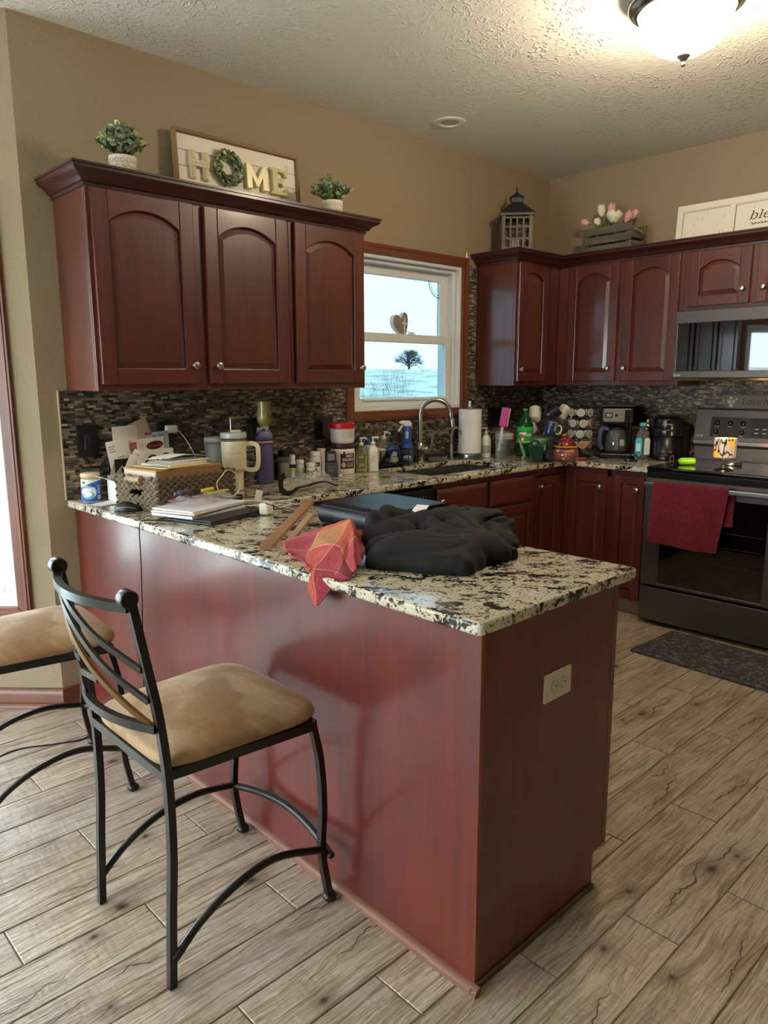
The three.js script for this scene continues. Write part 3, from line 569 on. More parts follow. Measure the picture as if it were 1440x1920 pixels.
// ---------------------------------------------------------------- base units
{
  // peninsula
  const p = thing('peninsula_cabinet', 'long cherry peninsula with plain back and end panels', 'cabinet', [0, 0, 0]);
  part('back_panel', uvM(range(-3.4543, -3.442, 0.0, 0.881, 0.002, 2.2363, 0.002)), cherryPanel, p);
  const endShape = poly([[-3.4415, 0], [-2.938, 0], [-2.938, 0.098], [-2.934, 0.112], [-2.894, 0.112], [-2.894, 0.881], [-3.4415, 0.881]]);
  part('end_panel', uvM(ext(endShape, 0.016, 0.0015).translate(0, 0, 2.2203)), cherryPanel, p);
  part('corner_strip', uvM(range(-3.4555, -3.4425, 0.0, 0.881, 2.2365, 2.2385, 0.0008)), mat(0xa65a44, 0.5, { map: woodTex }), p, 'scuffed lighter edge at the corner');
  part('front_frame', uvM(range(-2.893, -2.871, 0.112, 0.881, 0.66, 2.2363, 0.002)), cherry, p);
  part('toe_kick', uvM(range(-2.95, -2.938, 0.0, 0.11, 0.62, 2.22, 0.001), 'z'), cherryDark, p);
  part('top_frame', uvM(range(-3.44, -2.895, 0.86, 0.881, 0.01, 2.218, 0.001), 'z'), cherryDark, p);
  for (const [z0, w, l] of [[0.72, 0.44], [1.2, 0.44], [1.68, 0.5]]) cabinetDoor(p, -2.871, 0.125, z0 + w / 2, Math.PI / 2, w, 0.72, { knob: [-w / 2 + 0.04, 0.66] });
  const q = struct('trim_1', null);
  part('shoe_strip', uvM(sweep([[-3.4545, 2.2555], [-3.4545, 0.0]].reverse(), [[0, 0], [0.019, 0], [0.0185, 0.012], [0.014, 0.018], [0.008, 0.021], [0, 0.022]]), 'z'), shoeWood, q);
  part('shoe_strip', uvM(range(-3.4735, -2.936, 0, 0.018, 2.2364, 2.2434, 0.004, 2), 'x'), mat(0x7d5a48, 0.6, { map: woodTex }), q);
  const o = thing('power_outlet', 'ivory duplex outlet set sideways in the peninsula end panel', 'outlet', [-3.156, 0.6785, 2.2363]);
  part('cover_plate', ext(rrect(0.116, 0.073, 0.005), 0.005, 0.002, 2), ivory, o);
  for (const s of [-1, 1]) {
    const f = part('receptacle', ext(rrect(0.034, 0.029, 0.0135), 0.0065, 0.001), ivory, o); f.position.set(s * 0.0195, 0, 0.0);
    part('slot', [range(-0.006, -0.0045, -0.009, -0.002, 0.005, 0.0068, 0.0002), range(-0.006, -0.0045, 0.002, 0.009, 0.005, 0.0068, 0.0002)].map((g) => rz(g, 0)).concat([mv(rx(cyl(0.0024, 0.0024, 0.0015, 10), Math.PI / 2), 0.007, 0, 0.0052)]), blackMatte, f);
    part('rim', new THREE.TorusGeometry(0.0145, 0.0007, 6, 28).translate(s * 0.0195, 0, 0.006), mat(0x6e6350, 0.7), o);
  }
  part('screw', mv(rx(cyl(0.003, 0.003, 0.001, 12), Math.PI / 2), 0, 0, 0.005), nickel, o);
}
{
  // run under the window
  const zf = 0.610, toe = (x0, x1, par) => part('toe_kick', uvM(range(x0, x1, 0, 0.104, 0.53, 0.542, 0.001), 'x'), cherryDark, par);
  const s = thing('base_cabinet', 'cherry sink base cabinet with two false drawer fronts below the sink', 'cabinet');
  part('face_frame', uvM(ring(-1.85, -0.945, 0.105, 0.881, [0.035, 0.03, 0.03, 0.03], zf - 0.02, zf, 0.002)), cherry, s);
  part('mullion', uvM(range(-1.43, -1.372, 0.13, 0.855, zf - 0.019, zf - 0.0005, 0.001)), cherry, s); part('mid_rail', uvM(range(-1.82, -0.97, 0.676, 0.712, zf - 0.0195, zf - 0.0007, 0.001), 'x'), cherry, s);
  part('side_panel', uvM(range(-1.85, -1.834, 0, 0.881, 0.02, zf - 0.021, 0.001)), cherry, s); part('side_panel', uvM(range(-0.961, -0.945, 0, 0.881, 0.02, zf - 0.021, 0.001)), cherry, s);
  toe(-1.834, -0.961, s);
  for (const x of [-1.622, -1.176]) { drawerFront(s, x, 0.704, zf, 0, 0.414, 0.146); cabinetDoor(s, x, 0.125, zf, 0, 0.414, 0.565, {}); }
  const c = thing('corner_cabinet', 'cherry corner base cabinet with two folding doors', 'cabinet');
  part('face_frame', [uvM(range(-0.944, -0.9205, 0.105, 0.881, zf - 0.02, zf, 0.001)), uvM(range(-0.944, -0.6105, 0.835, 0.881, zf - 0.019, zf - 0.001, 0.001), 'x'), uvM(range(-0.61, -0.59, 0.835, 0.881, zf + 0.001, 0.93, 0.001), 'z'), uvM(range(-0.944, -0.6105, 0.105, 0.13, zf - 0.019, zf - 0.001, 0.001), 'x'), uvM(range(-0.61, -0.59, 0.105, 0.13, zf + 0.001, 0.93, 0.001), 'z'), uvM(range(-0.61, -0.59, 0.105, 0.881, 0.907, 0.931, 0.001))], cherry, c);
  part('toe_kick', [uvM(range(-0.944, -0.53, 0, 0.104, 0.53, 0.542, 0.001), 'x'), uvM(range(-0.542, -0.53, 0, 0.104, 0.543, 0.931, 0.001), 'z')], cherryDark, c);
  part('inside_back', [range(-0.944, -0.1, 0.11, 0.86, 0.02, 0.03, 0.001), range(-0.02, -0.03, 0.11, 0.86, 0.05, 0.931, 0.001)].slice(0, 1), cherryDark, c);
  part('corner_post', [uvM(range(-0.671, -0.591, 0.131, 0.834, zf - 0.019, zf, 0.001)), uvM(range(-0.61, -0.591, 0.131, 0.834, zf + 0.001, 0.639, 0.001))], cherry, c);
  cabinetDoor(c, -0.795, 0.128, zf - 0.019, 0, 0.245, 0.700, { knob: [-0.085, 0.64], stile: 0.05 });
  cabinetDoor(c, -0.591, 0.128, 0.772, W2, 0.262, 0.715, { knob: [0.09, 0.64], stile: 0.05 });
  const d = thing('base_cabinet', 'narrow cherry base cabinet left of the range', 'cabinet');
  part('face_frame', uvM(range(-0.61, -0.59, 0.105, 0.881, 0.9325, 1.176, 0.001)), cherry, d);
  part('side_panel', uvM(range(-0.589, -0.02, 0, 0.881, 1.16, 1.176, 0.001)), cherry, d);
  part('toe_kick', uvM(range(-0.542, -0.53, 0, 0.104, 0.9325, 1.159, 0.001), 'z'), mat(0xa08a68, 0.6), d);
  cabinetDoor(d, -0.61, 0.115, 1.058, W2, 0.196, 0.735, { knob: [0.056, 0.66], stile: 0.046 });
  // dishwasher
  const w = thing('dishwasher', 'black dishwasher at the peninsula corner', 'dishwasher');
  part('body', range(-2.452, -1.853, 0.11, 0.875, 0.04, 0.585, 0.004), blackMatte, w);
  part('door', range(-2.45, -1.855, 0.115, 0.765, 0.586, 0.632, 0.006, 2), mat(0x15161a, 0.3), w);
  part('control_panel', range(-2.45, -1.855, 0.768, 0.866, 0.586, 0.636, 0.006, 2), mat(0x17181d, 0.25), w);
  part('kick_plate', range(-2.45, -1.855, 0.0, 0.108, 0.54, 0.55, 0.002), blackMatte, w);
  part('button', [0, 1, 2, 3].map((i) => mv(rx(cyl(0.004, 0.004, 0.002, 12), Math.PI / 2), -1.99 + i * 0.022, 0.825, 0.635)), mat(0x55585f, 0.5), w);
  one('filler_panel', 'cherry filler panel in the inner corner beside the dishwasher', 'panel', uvM(range(-2.80, -2.454, 0.105, 0.881, 0.59, 0.61, 0.001)), cherry);
}

// worktop: one slab over every base unit, with the sink cut out
{
  const o = [[-3.483, 0.0012], [-3.483, 2.2565], [-2.809, 2.2565], [-2.809, 0.648], [-0.648, 0.648], [-0.648, 1.178], [-0.0012, 1.178], [-0.0012, 0.0012]];
  const s = new THREE.Shape(), rr = [0, 0.02, 0.02, 0.012, 0.012, 0.006, 0, 0];
  o.forEach((q, i) => {
    const a = o[(i + o.length - 1) % o.length], b = o[(i + 1) % o.length], P = (t, u, r) => { const l = Math.hypot(t[0] - u[0], t[1] - u[1]); return [u[0] + (t[0] - u[0]) / l * r, u[1] + (t[1] - u[1]) / l * r]; };
    if (!rr[i]) { i ? s.lineTo(q[0], -q[1]) : s.moveTo(q[0], -q[1]); return; }
    const p1 = P(a, q, rr[i]), p2 = P(b, q, rr[i]); s.lineTo(p1[0], -p1[1]); s.quadraticCurveTo(q[0], -q[1], p2[0], -p2[1]);
  }); s.closePath();
  const h = new THREE.Path(), sx0 = -1.79, sx1 = -1.05, sz0 = 0.15, sz1 = 0.55, r = 0.03;
  h.moveTo(sx0 + r, -sz0); h.lineTo(sx1 - r, -sz0); h.quadraticCurveTo(sx1, -sz0, sx1, -sz0 - r); h.lineTo(sx1, -sz1 + r); h.quadraticCurveTo(sx1, -sz1, sx1 - r, -sz1); h.lineTo(sx0 + r, -sz1); h.quadraticCurveTo(sx0, -sz1, sx0, -sz1 + r); h.lineTo(sx0, -sz0 - r); h.quadraticCurveTo(sx0, -sz0, sx0 + r, -sz0); h.closePath(); s.holes.push(h);
  const g = ext(s, 0.032, 0.009, 4, 8).rotateX(-Math.PI / 2).translate(0, C - 0.032, 0);
  const w = one('granite_worktop', 'cream and black granite worktop over peninsula and base cabinets', 'worktop', uvM(g, 'x', false), graniteMat);
  const k = thing('kitchen_sink', 'undermount stainless sink below the window', 'sink');
  const x0 = sx0 - 0.006, x1 = sx1 + 0.006, z0 = sz0 - 0.006, z1 = sz1 + 0.006, y1 = C - 0.0335, y0 = 0.70;
  part('basin', [range(x0, x1, y0, y0 + 0.004, z0, z1, 0.001), range(x0, x0 + 0.004, y0, y1, z0, z1, 0.001), range(x1 - 0.004, x1, y0, y1, z0, z1, 0.001), range(x0, x1, y0, y1, z0, z0 + 0.004, 0.001), range(x0, x1, y0, y1, z1 - 0.004, z1, 0.001)], mat(0x8a8884, 0.32, { metal: 0.9 }), k);
  part('drain', mv(lathe([[0, 0.001], [0.02, 0.001], [0.03, 0.003], [0.045, 0.003], [0.045, 0]], 28), -1.42, y0 + 0.0045, 0.34), steel, k);
}
// ---------------------------------------------------------------- range and microwave
const slate = mat(0x5f5855, 0.36, { metal: 0.6 });
{
  const t = thing('electric_range', 'black-stainless electric range with smooth glass cooktop', 'range', [0, 0, 0], W2);
  // local x = room z, local z = distance from the wall
  const a = 1.187, b = 1.943;
  part('body', range(a + 0.004, b - 0.004, 0.04, 0.905, 0.012, 0.64, 0.004), mat(0x1b1a1b, 0.4), t);
  part('cooktop', range(a, b, 0.906, 0.926, 0.10, 0.682, 0.008, 3), blackGloss, t);
  for (const [x, z, r] of [[1.37, 0.52, 0.1], [1.37, 0.26, 0.075], [1.76, 0.52, 0.085], [1.76, 0.26, 0.1]]) part('burner_ring', rx(new THREE.TorusGeometry(r, 0.0012, 4, 48), Math.PI / 2).scale(1, 0.15, 1).translate(x, 0.9262, z), mat(0x2c2c30, 0.3), t);
  part('front_band', range(a, b, 0.868, 0.905, 0.641, 0.672, 0.006, 2), mat(0x2a2a2e, 0.2, { metal: 0.6 }), t);
  const d = part('oven_door', ring(a, b, 0.24, 0.862, [0.105, 0.085, 0.018, 0.085], 0.641, 0.682, 0.004), slate, t);
  part('oven_window', range(a + 0.1, b - 0.08, 0.252, 0.782, 0.65, 0.676, 0.002), blackGloss, d);
  part('inner_rack', [0.42, 0.52, 0.60].map((y) => range(1.55, 1.84, y, y + 0.003, 0.6762, 0.6768, 0.0002)), mat(0x2a2c30, 0.4), d);
  const h = part('oven_handle', [range(a + 0.01, b - 0.01, 0.815, 0.845, 0.700, 0.728, 0.008, 3)], steel, d);
  for (const q of [a + 0.012, b - 0.05]) part('handle_bracket', range(q, q + 0.038, 0.818, 0.842, 0.68, 0.702, 0.004), steel, d);
  part('storage_drawer', range(a, b, 0.028, 0.226, 0.641, 0.680, 0.006, 2), slate, t);
  for (const x of [a + 0.05, b - 0.05]) for (const z of [0.6, 0.08]) part('foot', cyl(0.018, 0.014, 0.04, 14).translate(x, 0, z), blackMatte, t);
  // backguard, leaning back a little
  const gp = poly([[0.016, 0.926], [0.075, 0.926], [0.075, 1.005], [0.098, 1.02], [0.098, 1.05], [0.070, 1.228], [0.062, 1.236], [0.016, 1.236]]);
  const bg = part('backguard', ext(gp, b - a, 0.003, 2).rotateY(-Math.PI / 2).translate(b, 0, 0), slate, t);
  const tilt = Math.atan2(0.028, 0.178), panelAt = (g, x, y, off = 0.001) => g.rotateX(-tilt).translate(x, y, 0.098 - (y - 1.05) * 0.1573 + off);
  part('control_panel', panelAt(fitUV(ext(rrect(0.56, 0.118, 0.006), 0.003, 0.001)), 1.565, 1.128), printed(1024, 216, (g, w, hh) => {
    g.fillStyle = '#2a2521'; g.fillRect(0, 0, w, hh); g.strokeStyle = '#b9aa9b'; g.fillStyle = '#c9bcae'; g.lineWidth = 3;
    for (const [x, y] of [[70, 62], [210, 62], [350, 62], [62, 160], [340, 160]]) { g.fillStyle = '#0c0b0b'; g.beginPath(); g.arc(x, y, 30, 0, 7); g.fill(); g.stroke(); g.fillStyle = '#c9bcae'; g.fillRect(x - 22, y + 38, 44, 5); }
    g.lineWidth = 1.5; for (const [x, y] of [[70, 62], [210, 62], [350, 62], [62, 160], [340, 160]]) { g.beginPath(); g.arc(x, y, 20, 0, 7); g.stroke(); }
    g.fillStyle = '#0c0b0b'; g.fillRect(440, 20, 560, 176); g.fillStyle = '#8fb3b8'; g.font = 'bold 34px sans-serif'; g.fillText('12:', 640, 75);
    g.fillStyle = '#9a938c'; for (let i = 0; i < 6; i++) for (let j = 0; j < 2; j++) g.fillRect(470 + i * 80, 112 + j * 44, 44, 12);
  }, 0.2), bg);
  for (const [x, y] of [[1.323, 1.153], [1.40, 1.153], [1.476, 1.153], [1.319, 1.10], [1.471, 1.10]]) part('control_knob', panelAt(rx(lathe([[0, 0.014], [0.011, 0.014], [0.0125, 0.012], [0.013, 0.002], [0.017, 0]], 24), Math.PI / 2), x, y, 0.004), mat(0x171615, 0.25, { metal: 0.4 }), bg);
  part('emblem', panelAt(fitUV(ext(rect(-0.026, -0.011, 0.026, 0.011), 0.001, 0)), 1.228, 1.072, 0.0004), printed(128, 56, (g) => { g.fillStyle = '#57524f'; g.fillRect(0, 0, 128, 56); g.strokeStyle = g.fillStyle = '#cfcac4'; g.lineWidth = 5; g.beginPath(); g.arc(28, 28, 19, 0.1, 5.2); g.stroke(); g.fillRect(26, 18, 4, 20); g.fillRect(28, 34, 12, 4); g.font = 'bold 40px sans-serif'; g.fillText('LG', 56, 43); }, 0.4), bg);
  part('trim_bar', range(a + 0.002, b - 0.002, 1.022, 1.046, 0.096, 0.104, 0.003), mat(0x8f8a85, 0.3, { metal: 0.9 }), bg);
}
{
  const t = thing('microwave_oven', 'black-stainless over-the-range microwave with dark glass door', 'microwave', [0, 0, 0], W2);
  const a = 1.169, b = 1.93, y0 = 1.405, y1 = 1.798;
  part('body', range(a, b, y0 + 0.004, y1, 0.014, 0.368, 0.006, 2), mat(0x3a3735, 0.4, { metal: 0.6 }), t);
  const d = part('door', ring(a, b, y0 + 0.012, y1, [0.016, 0.016, 0.045, 0.075], 0.369, 0.402, 0.006), slate, t);
  part('door_glass', range(a + 0.014, b - 0.014, y0 + 0.052, y1 - 0.07, 0.375, 0.4005, 0.002), mat(0x08090b, 0.03, { clearcoat: 1, clearcoatRoughness: 0.01 }), d);
  part('glass_edge', range(a + 0.0165, a + 0.0185, y0 + 0.056, y1 - 0.074, 0.4006, 0.4022, 0.0004), mat(0xcbb68a, 0.3, { metal: 0.8 }), d);
  part('lower_lip', ext(poly([[0.30, y0], [0.392, y0], [0.402, y0 + 0.012], [0.30, y0 + 0.012]]), b - a, 0.001).rotateY(-Math.PI / 2).translate(b, 0, 0), mat(0x8d8780, 0.25, { metal: 0.95 }), t);
  part('emblem', fitUV(ext(rect(-0.024, -0.010, 0.024, 0.010), 0.001, 0)).translate(a + 0.032, y0 + 0.031, 0.4016), printed(128, 56, (g) => { g.fillStyle = '#57524f'; g.fillRect(0, 0, 128, 56); g.strokeStyle = g.fillStyle = '#d8d4ce'; g.lineWidth = 5; g.beginPath(); g.arc(28, 28, 19, 0.1, 5.2); g.stroke(); g.fillRect(26, 18, 4, 20); g.fillRect(28, 34, 12, 4); g.font = 'bold 40px sans-serif'; g.fillText('LG', 56, 43); }, 0.4), d);
  part('touch_mark', [0, 1, 2, 3, 4].map((i) => range(1.29 + i * 0.045, 1.296 + i * 0.045, y0 + 0.066, y0 + 0.068, 0.4006, 0.4009, 0.0001)), mat(0x8b98a5, 0.4), d);
}
// ---------------------------------------------------------------- counter stools
{
  const X0 = -3.72, Z0 = 1.54;                 // floor point below the seat centre
  const L = (x, y, z) => [x - X0, y, z - Z0];
  const t = thing('counter_stool', 'black metal counter stool with tan suede seat, whole backrest in view', 'stool', [X0, 0, Z0]);
  const bowX = (z, b) => -b * (1 - Math.pow((z - 1.535) / 0.2, 2));
  const lean = (y) => -3.942 - (y - 0.543) * 0.154;
  const sides = [[1.735, 1.76], [1.335, 1.325]];
  for (const [zr, zf] of sides) {
    part('rear_leg', sq([L(-3.963, 0.0, zr), L(-3.952, 0.2, zr), L(-3.943, 0.34, zr), L(-3.943, 0.53, zr), L(-3.957, 0.69, zr), L(-3.977, 0.809, zr), L(-4.003, 0.962, zr)], 0.0185, 0.0185, [0, 0, 1], 30), ironBlack, t);
    const leg = part('front_leg', sq([L(-3.548, 0.53, zf), L(-3.527, 0.43, zf), L(-3.519, 0.29, zf), L(-3.526, 0.16, zf), L(-3.504, 0.02, zf)], 0.018, 0.018, [0, 0, 1], 26), ironBlack, t);
    part('foot', mv(lathe([[0, 0], [0.013, 0], [0.019, 0.006], [0.02, 0.013], [0.016, 0.02], [0.011, 0.023], [0, 0.023]], 20), ...L(-3.501, 0.0, zf)), ironBlack, leg);
    part('finial', mv(rx(lathe([[0, -0.015], [0.017, -0.015], [0.0205, -0.012], [0.0205, 0.012], [0.017, 0.015], [0, 0.015]], 24), Math.PI / 2), ...L(-4.007, 0.965, zr + (zr > 1.5 ? -0.004 : 0.004))), ironBlack, t);
    const zs = zr > 1.5 ? 1.742 : 1.33;
    part('side_stretcher', tube([L(-3.956, 0.076, zs), L(-3.88, 0.138, zs), L(-3.78, 0.182, zs), L(-3.66, 0.196, zs), L(-3.525, 0.168, zs + (zf - zr))], 0.0105, 40, 10), ironBlack, t);
  }
  part('foot_rest', [capTube([L(-3.524, 0.168, 1.325), L(-3.488, 0.168, 1.42), L(-3.474, 0.168, 1.535), L(-3.486, 0.163, 1.66), L(-3.514, 0.155, 1.785)], 0.0105, 40, 10)], ironBlack, t);
  part('seat_frame', [sq([L(-3.943, 0.533, 1.725), L(-3.545, 0.533, 1.76)], 0.02, 0.024), sq([L(-3.943, 0.533, 1.345), L(-3.545, 0.533, 1.325)], 0.02, 0.024), sq([L(-3.943, 0.533, 1.335), L(-3.943, 0.533, 1.735)], 0.02, 0.024), sq([L(-3.545, 0.533, 1.322), L(-3.545, 0.533, 1.763)], 0.02, 0.024)], ironBlack, t);
  // cushion
  {
    const pro = [[0.02, 0.547], [0.90, 0.547], [0.965, 0.550], [0.995, 0.558], [1.005, 0.568], [0.998, 0.577], [0.975, 0.585], [0.93, 0.592], [0.86, 0.599], [0.74, 0.607], [0.56, 0.616], [0.34, 0.622], [0.14, 0.625], [0.004, 0.6255]], nA = 72, pos = [], idx = [];
    for (const [r, y] of pro) for (let k = 0; k < nA; k++) {
      const a = k / nA * 2 * Math.PI, c = Math.cos(a), s = Math.sin(a), e = mix(3, 7, r), q = r / Math.pow(Math.pow(Math.abs(c), e) + Math.pow(Math.abs(s), e), 1 / e), X = c * q, Z = s * q;
      pos.push(X * 0.218 - 0.014 + (r > 0.9 && X > 0 ? 0.006 * X : 0), y - 0.006 + (y > 0.59 ? 0.006 * (1 - Z * Z) * (X + 0.4) - 0.004 * X * X : 0), Z * (0.215 + 0.014 * X));
    }
    for (let i = 0; i < pro.length - 1; i++) for (let k = 0; k < nA; k++) { const a = i * nA + k, b = i * nA + (k + 1) % nA, c = a + nA, d = b + nA; idx.push(a, c, b, b, c, d); }
    const g = new THREE.BufferGeometry(); g.setAttribute('position', new THREE.Float32BufferAttribute(pos, 3)); g.setIndex(idx); g.computeVertexNormals();
    const uv = new Float32Array(pos.length / 3 * 2); for (let i = 0; i < pos.length / 3; i++) { uv[i * 2] = pos[i * 3] + pos[i * 3 + 1]; uv[i * 2 + 1] = pos[i * 3 + 2] + pos[i * 3 + 1]; } g.setAttribute('uv', new THREE.BufferAttribute(uv, 2));
    part('seat', g, suede, t);
  }
  const bar = (pts, w = 0.012, h = 0.02, b = 0.05) => sq(pts.map(([y, z]) => L(lean(y) + bowX(z, b), y, z)), w, h, [-1, 0, 0], 26);
  part('top_rail', sq([1.338, 1.40, 1.47, 1.535, 1.60, 1.67, 1.732].map((z) => L(lean(0.945) + bowX(z, 0.05), 0.945, z)), 0.018, 0.02, [0, 1, 0], 26), ironBlack, t);
  part('lower_rail', sq([1.338, 1.40, 1.47, 1.535, 1.60, 1.67, 1.732].map((z) => L(lean(0.655) + bowX(z, 0.05), 0.655, z)), 0.016, 0.02, [0, 1, 0], 26), ironBlack, t);
  part('slat', bar([[0.895, 1.338], [0.862, 1.40], [0.815, 1.48], [0.765, 1.56], [0.71, 1.65], [0.655, 1.728]], 0.016, 0.008), bronze, t, 'bronze toned slanted slat');
  part('slat', bar([[0.935, 1.385], [0.893, 1.45], [0.838, 1.54], [0.778, 1.63], [0.722, 1.728]], 0.016, 0.008), ironBlack, t);
  part('slat', bar([[0.935, 1.475], [0.902, 1.53], [0.858, 1.61], [0.797, 1.728]], 0.016, 0.008), ironBlack, t);
  part('arc', bar([[0.742, 1.338], [0.775, 1.36], [0.795, 1.39], [0.803, 1.43], [0.805, 1.475]], 0.016, 0.008), ironBlack, t);
  part('arc', bar([[0.66, 1.345], [0.70, 1.352], [0.735, 1.375], [0.757, 1.41], [0.768, 1.45], [0.774, 1.50]], 0.016, 0.008), ironBlack, t);
  part('arc', bar([[0.658, 1.44], [0.695, 1.442], [0.722, 1.46], [0.735, 1.49], [0.742, 1.54], [0.742, 1.575]], 0.016, 0.008), ironBlack, t);
  copyOf(t, 'black metal counter stool with tan suede seat, farther back by the bay window', [-3.847, 0, 0.615], -0.08);
}
// floor mat, cords
{
  const m = one('kitchen_mat', 'dark grey mottled kitchen mat on the floor before the range', 'mat', uvM(ext(rrect(0.46, 0.80, 0.02), 0.009, 0.003, 2).rotateX(-Math.PI / 2), 'x', false), mat(0xffffff, 0.85, { map: tex(256, 256, (u, v) => { const n = fbm(u, v, 60, 60, 3, 8), k = fbm(u, v, 22, 22, 4, 50); return mix3(hex(0x3a393a), hex(0x75736f), sstep(0.48, 0.68, n * 0.55 + k * 0.45)); }, { size: [0.5, 0.5] }) }), [-0.945, 0.0, 1.80], -0.045);
  one('hanging_cord', 'thin black cord hanging over the counter edge down the peninsula back', 'cord', [capTube([V(-3.36, 0.9185, 0.80), V(-3.43, 0.92, 0.745), V(-3.48, 0.922, 0.715), V(-3.493, 0.90, 0.70), V(-3.489, 0.75, 0.685), V(-3.487, 0.5, 0.66), V(-3.487, 0.2, 0.63), V(-3.487, 0.03, 0.61)], 0.0022, 80, 8)], blackMatte);
  one('floor_cord', 'thin black cord lying on the floor below the bay window', 'cord', [capTube([V(-4.6, 0.003, 0.36), V(-4.3, 0.003, 0.30), V(-4.05, 0.003, 0.32), V(-3.86, 0.003, 0.27), V(-3.72, 0.003, 0.33), V(-3.62, 0.003, 0.36), V(-3.52, 0.003, 0.30)], 0.0028, 90, 8)], blackMatte);
}
// ---------------------------------------------------------------- on top of the wall cabinets
const TOP = 2.2;
const leafGreen = mat(0x5f7350, 0.7, { vertexColors: true });
function leafMesh(n, place, seed, size) {      // round eucalyptus-like leaves, every one bent, tone varied
  const r = rngOf(seed), out = [];
  for (let i = 0; i < n; i++) {
    const [p, d] = place(r, i), l = size * (0.7 + 0.6 * r()), g = new THREE.CircleGeometry(l / 2, 7); g.scale(1, 0.82, 1); const q = g.attributes.position;
    for (let k = 0; k < q.count; k++) { const x = q.getX(k), y = q.getY(k); q.setZ(k, -0.25 * (x * x + y * y) / l); q.setX(k, x + l * 0.45); }
    const nn = d.clone().add(V((r() - 0.5) * 1.1, 0.5 + (r() - 0.5) * 0.9, (r() - 0.5) * 1.1)).normalize(), m = new THREE.Matrix4(), X = d.clone().normalize(), Z = nn.clone().addScaledVector(X, -nn.dot(X)).normalize(), Y = Z.clone().cross(X);
    m.makeBasis(X, Y, Z); m.setPosition(p); g.applyMatrix4(m); g.computeVertexNormals();
    const t = r(), c = t < 0.25 ? [0.62, 0.66, 0.30] : t < 0.75 ? [0.30, 0.38, 0.22] : [0.17, 0.24, 0.17], col = new Float32Array(q.count * 3); for (let k = 0; k < q.count; k++) col.set(c, k * 3); g.setAttribute('color', new THREE.BufferAttribute(col, 3)); out.push(g.toNonIndexed());
  }
  return mergeGeometries(out);
}
const leafMat = mat(0xffffff, 0.65, { vertexColors: true, side: THREE.DoubleSide });
function bushyPlant(label, p, potR, potH, spread, height, seed, stems, leaves, tall) {
  const t = thing('potted_plant', label, 'plant', p), r = rngOf(seed);
  part('pot', lathe([[0, 0], [potR * 0.8, 0], [potR * 0.88, 0.006], [potR, potH * 0.8], [potR * 1.0, potH], [potR * 0.9, potH], [potR * 0.85, potH - 0.012], [0, potH - 0.014]], 40), mat(0xe4dccd, 0.6), t);
  part('embossing', [...Array(28)].map((_, i) => { const a = (i % 14) / 14 * 6.283, y = i < 14 ? potH * 0.72 : potH * 0.36; return new THREE.TorusGeometry(potR * 0.15, 0.0018, 5, 14).rotateY(a).translate(Math.sin(a) * potR * (i < 14 ? 0.985 : 0.94), y, Math.cos(a) * potR * (i < 14 ? 0.985 : 0.94)); }), mat(0xcfc6b4, 0.6), t);
  const tips = [...Array(stems)].map((_, i) => { const a = i * 2.4 + r() * 0.5, e = Math.sqrt((i + 0.5) / stems) * spread, h = height * (1 - 0.55 * (e / spread) ** 2) * (0.85 + 0.25 * r()) * (tall && i === 2 ? 1.35 : 1); return V(Math.cos(a) * e, potH * 0.9 + h, Math.sin(a) * e * 0.8); });
  const curves = tips.map((q) => new THREE.QuadraticBezierCurve3(V(q.x * 0.12, potH - 0.012, q.z * 0.12), V(q.x * 0.45, potH * 0.9 + (q.y - potH) * 0.65, q.z * 0.45), q));
  part('stem', curves.map((c) => new THREE.TubeGeometry(c, 6, 0.0013, 4)), mat(0x5a5a38, 0.8), t);
  part('foliage', leafMesh(leaves, (rr, i) => { const c = curves[i % stems], s = 0.35 + 0.65 * Math.pow(rr(), 0.7), p0 = c.getPoint(s), a = rr() * 6.283; return [p0, V(Math.cos(a), 0.35, Math.sin(a)).addScaledVector(c.getTangent(s), 0.4)]; }, seed + 1, 0.0205), leafMat, t);
  return t;
}
bushyPlant('bushy faux plant in white embossed pot left of the HOME sign', [-3.268, TOP, 0.27], 0.052, 0.068, 0.10, 0.118, 41, 46, 980, false);
bushyPlant('smaller spiky faux plant in white pot right of the HOME sign', [-2.215, TOP, 0.27], 0.052, 0.066, 0.115, 0.105, 57, 34, 620, true);
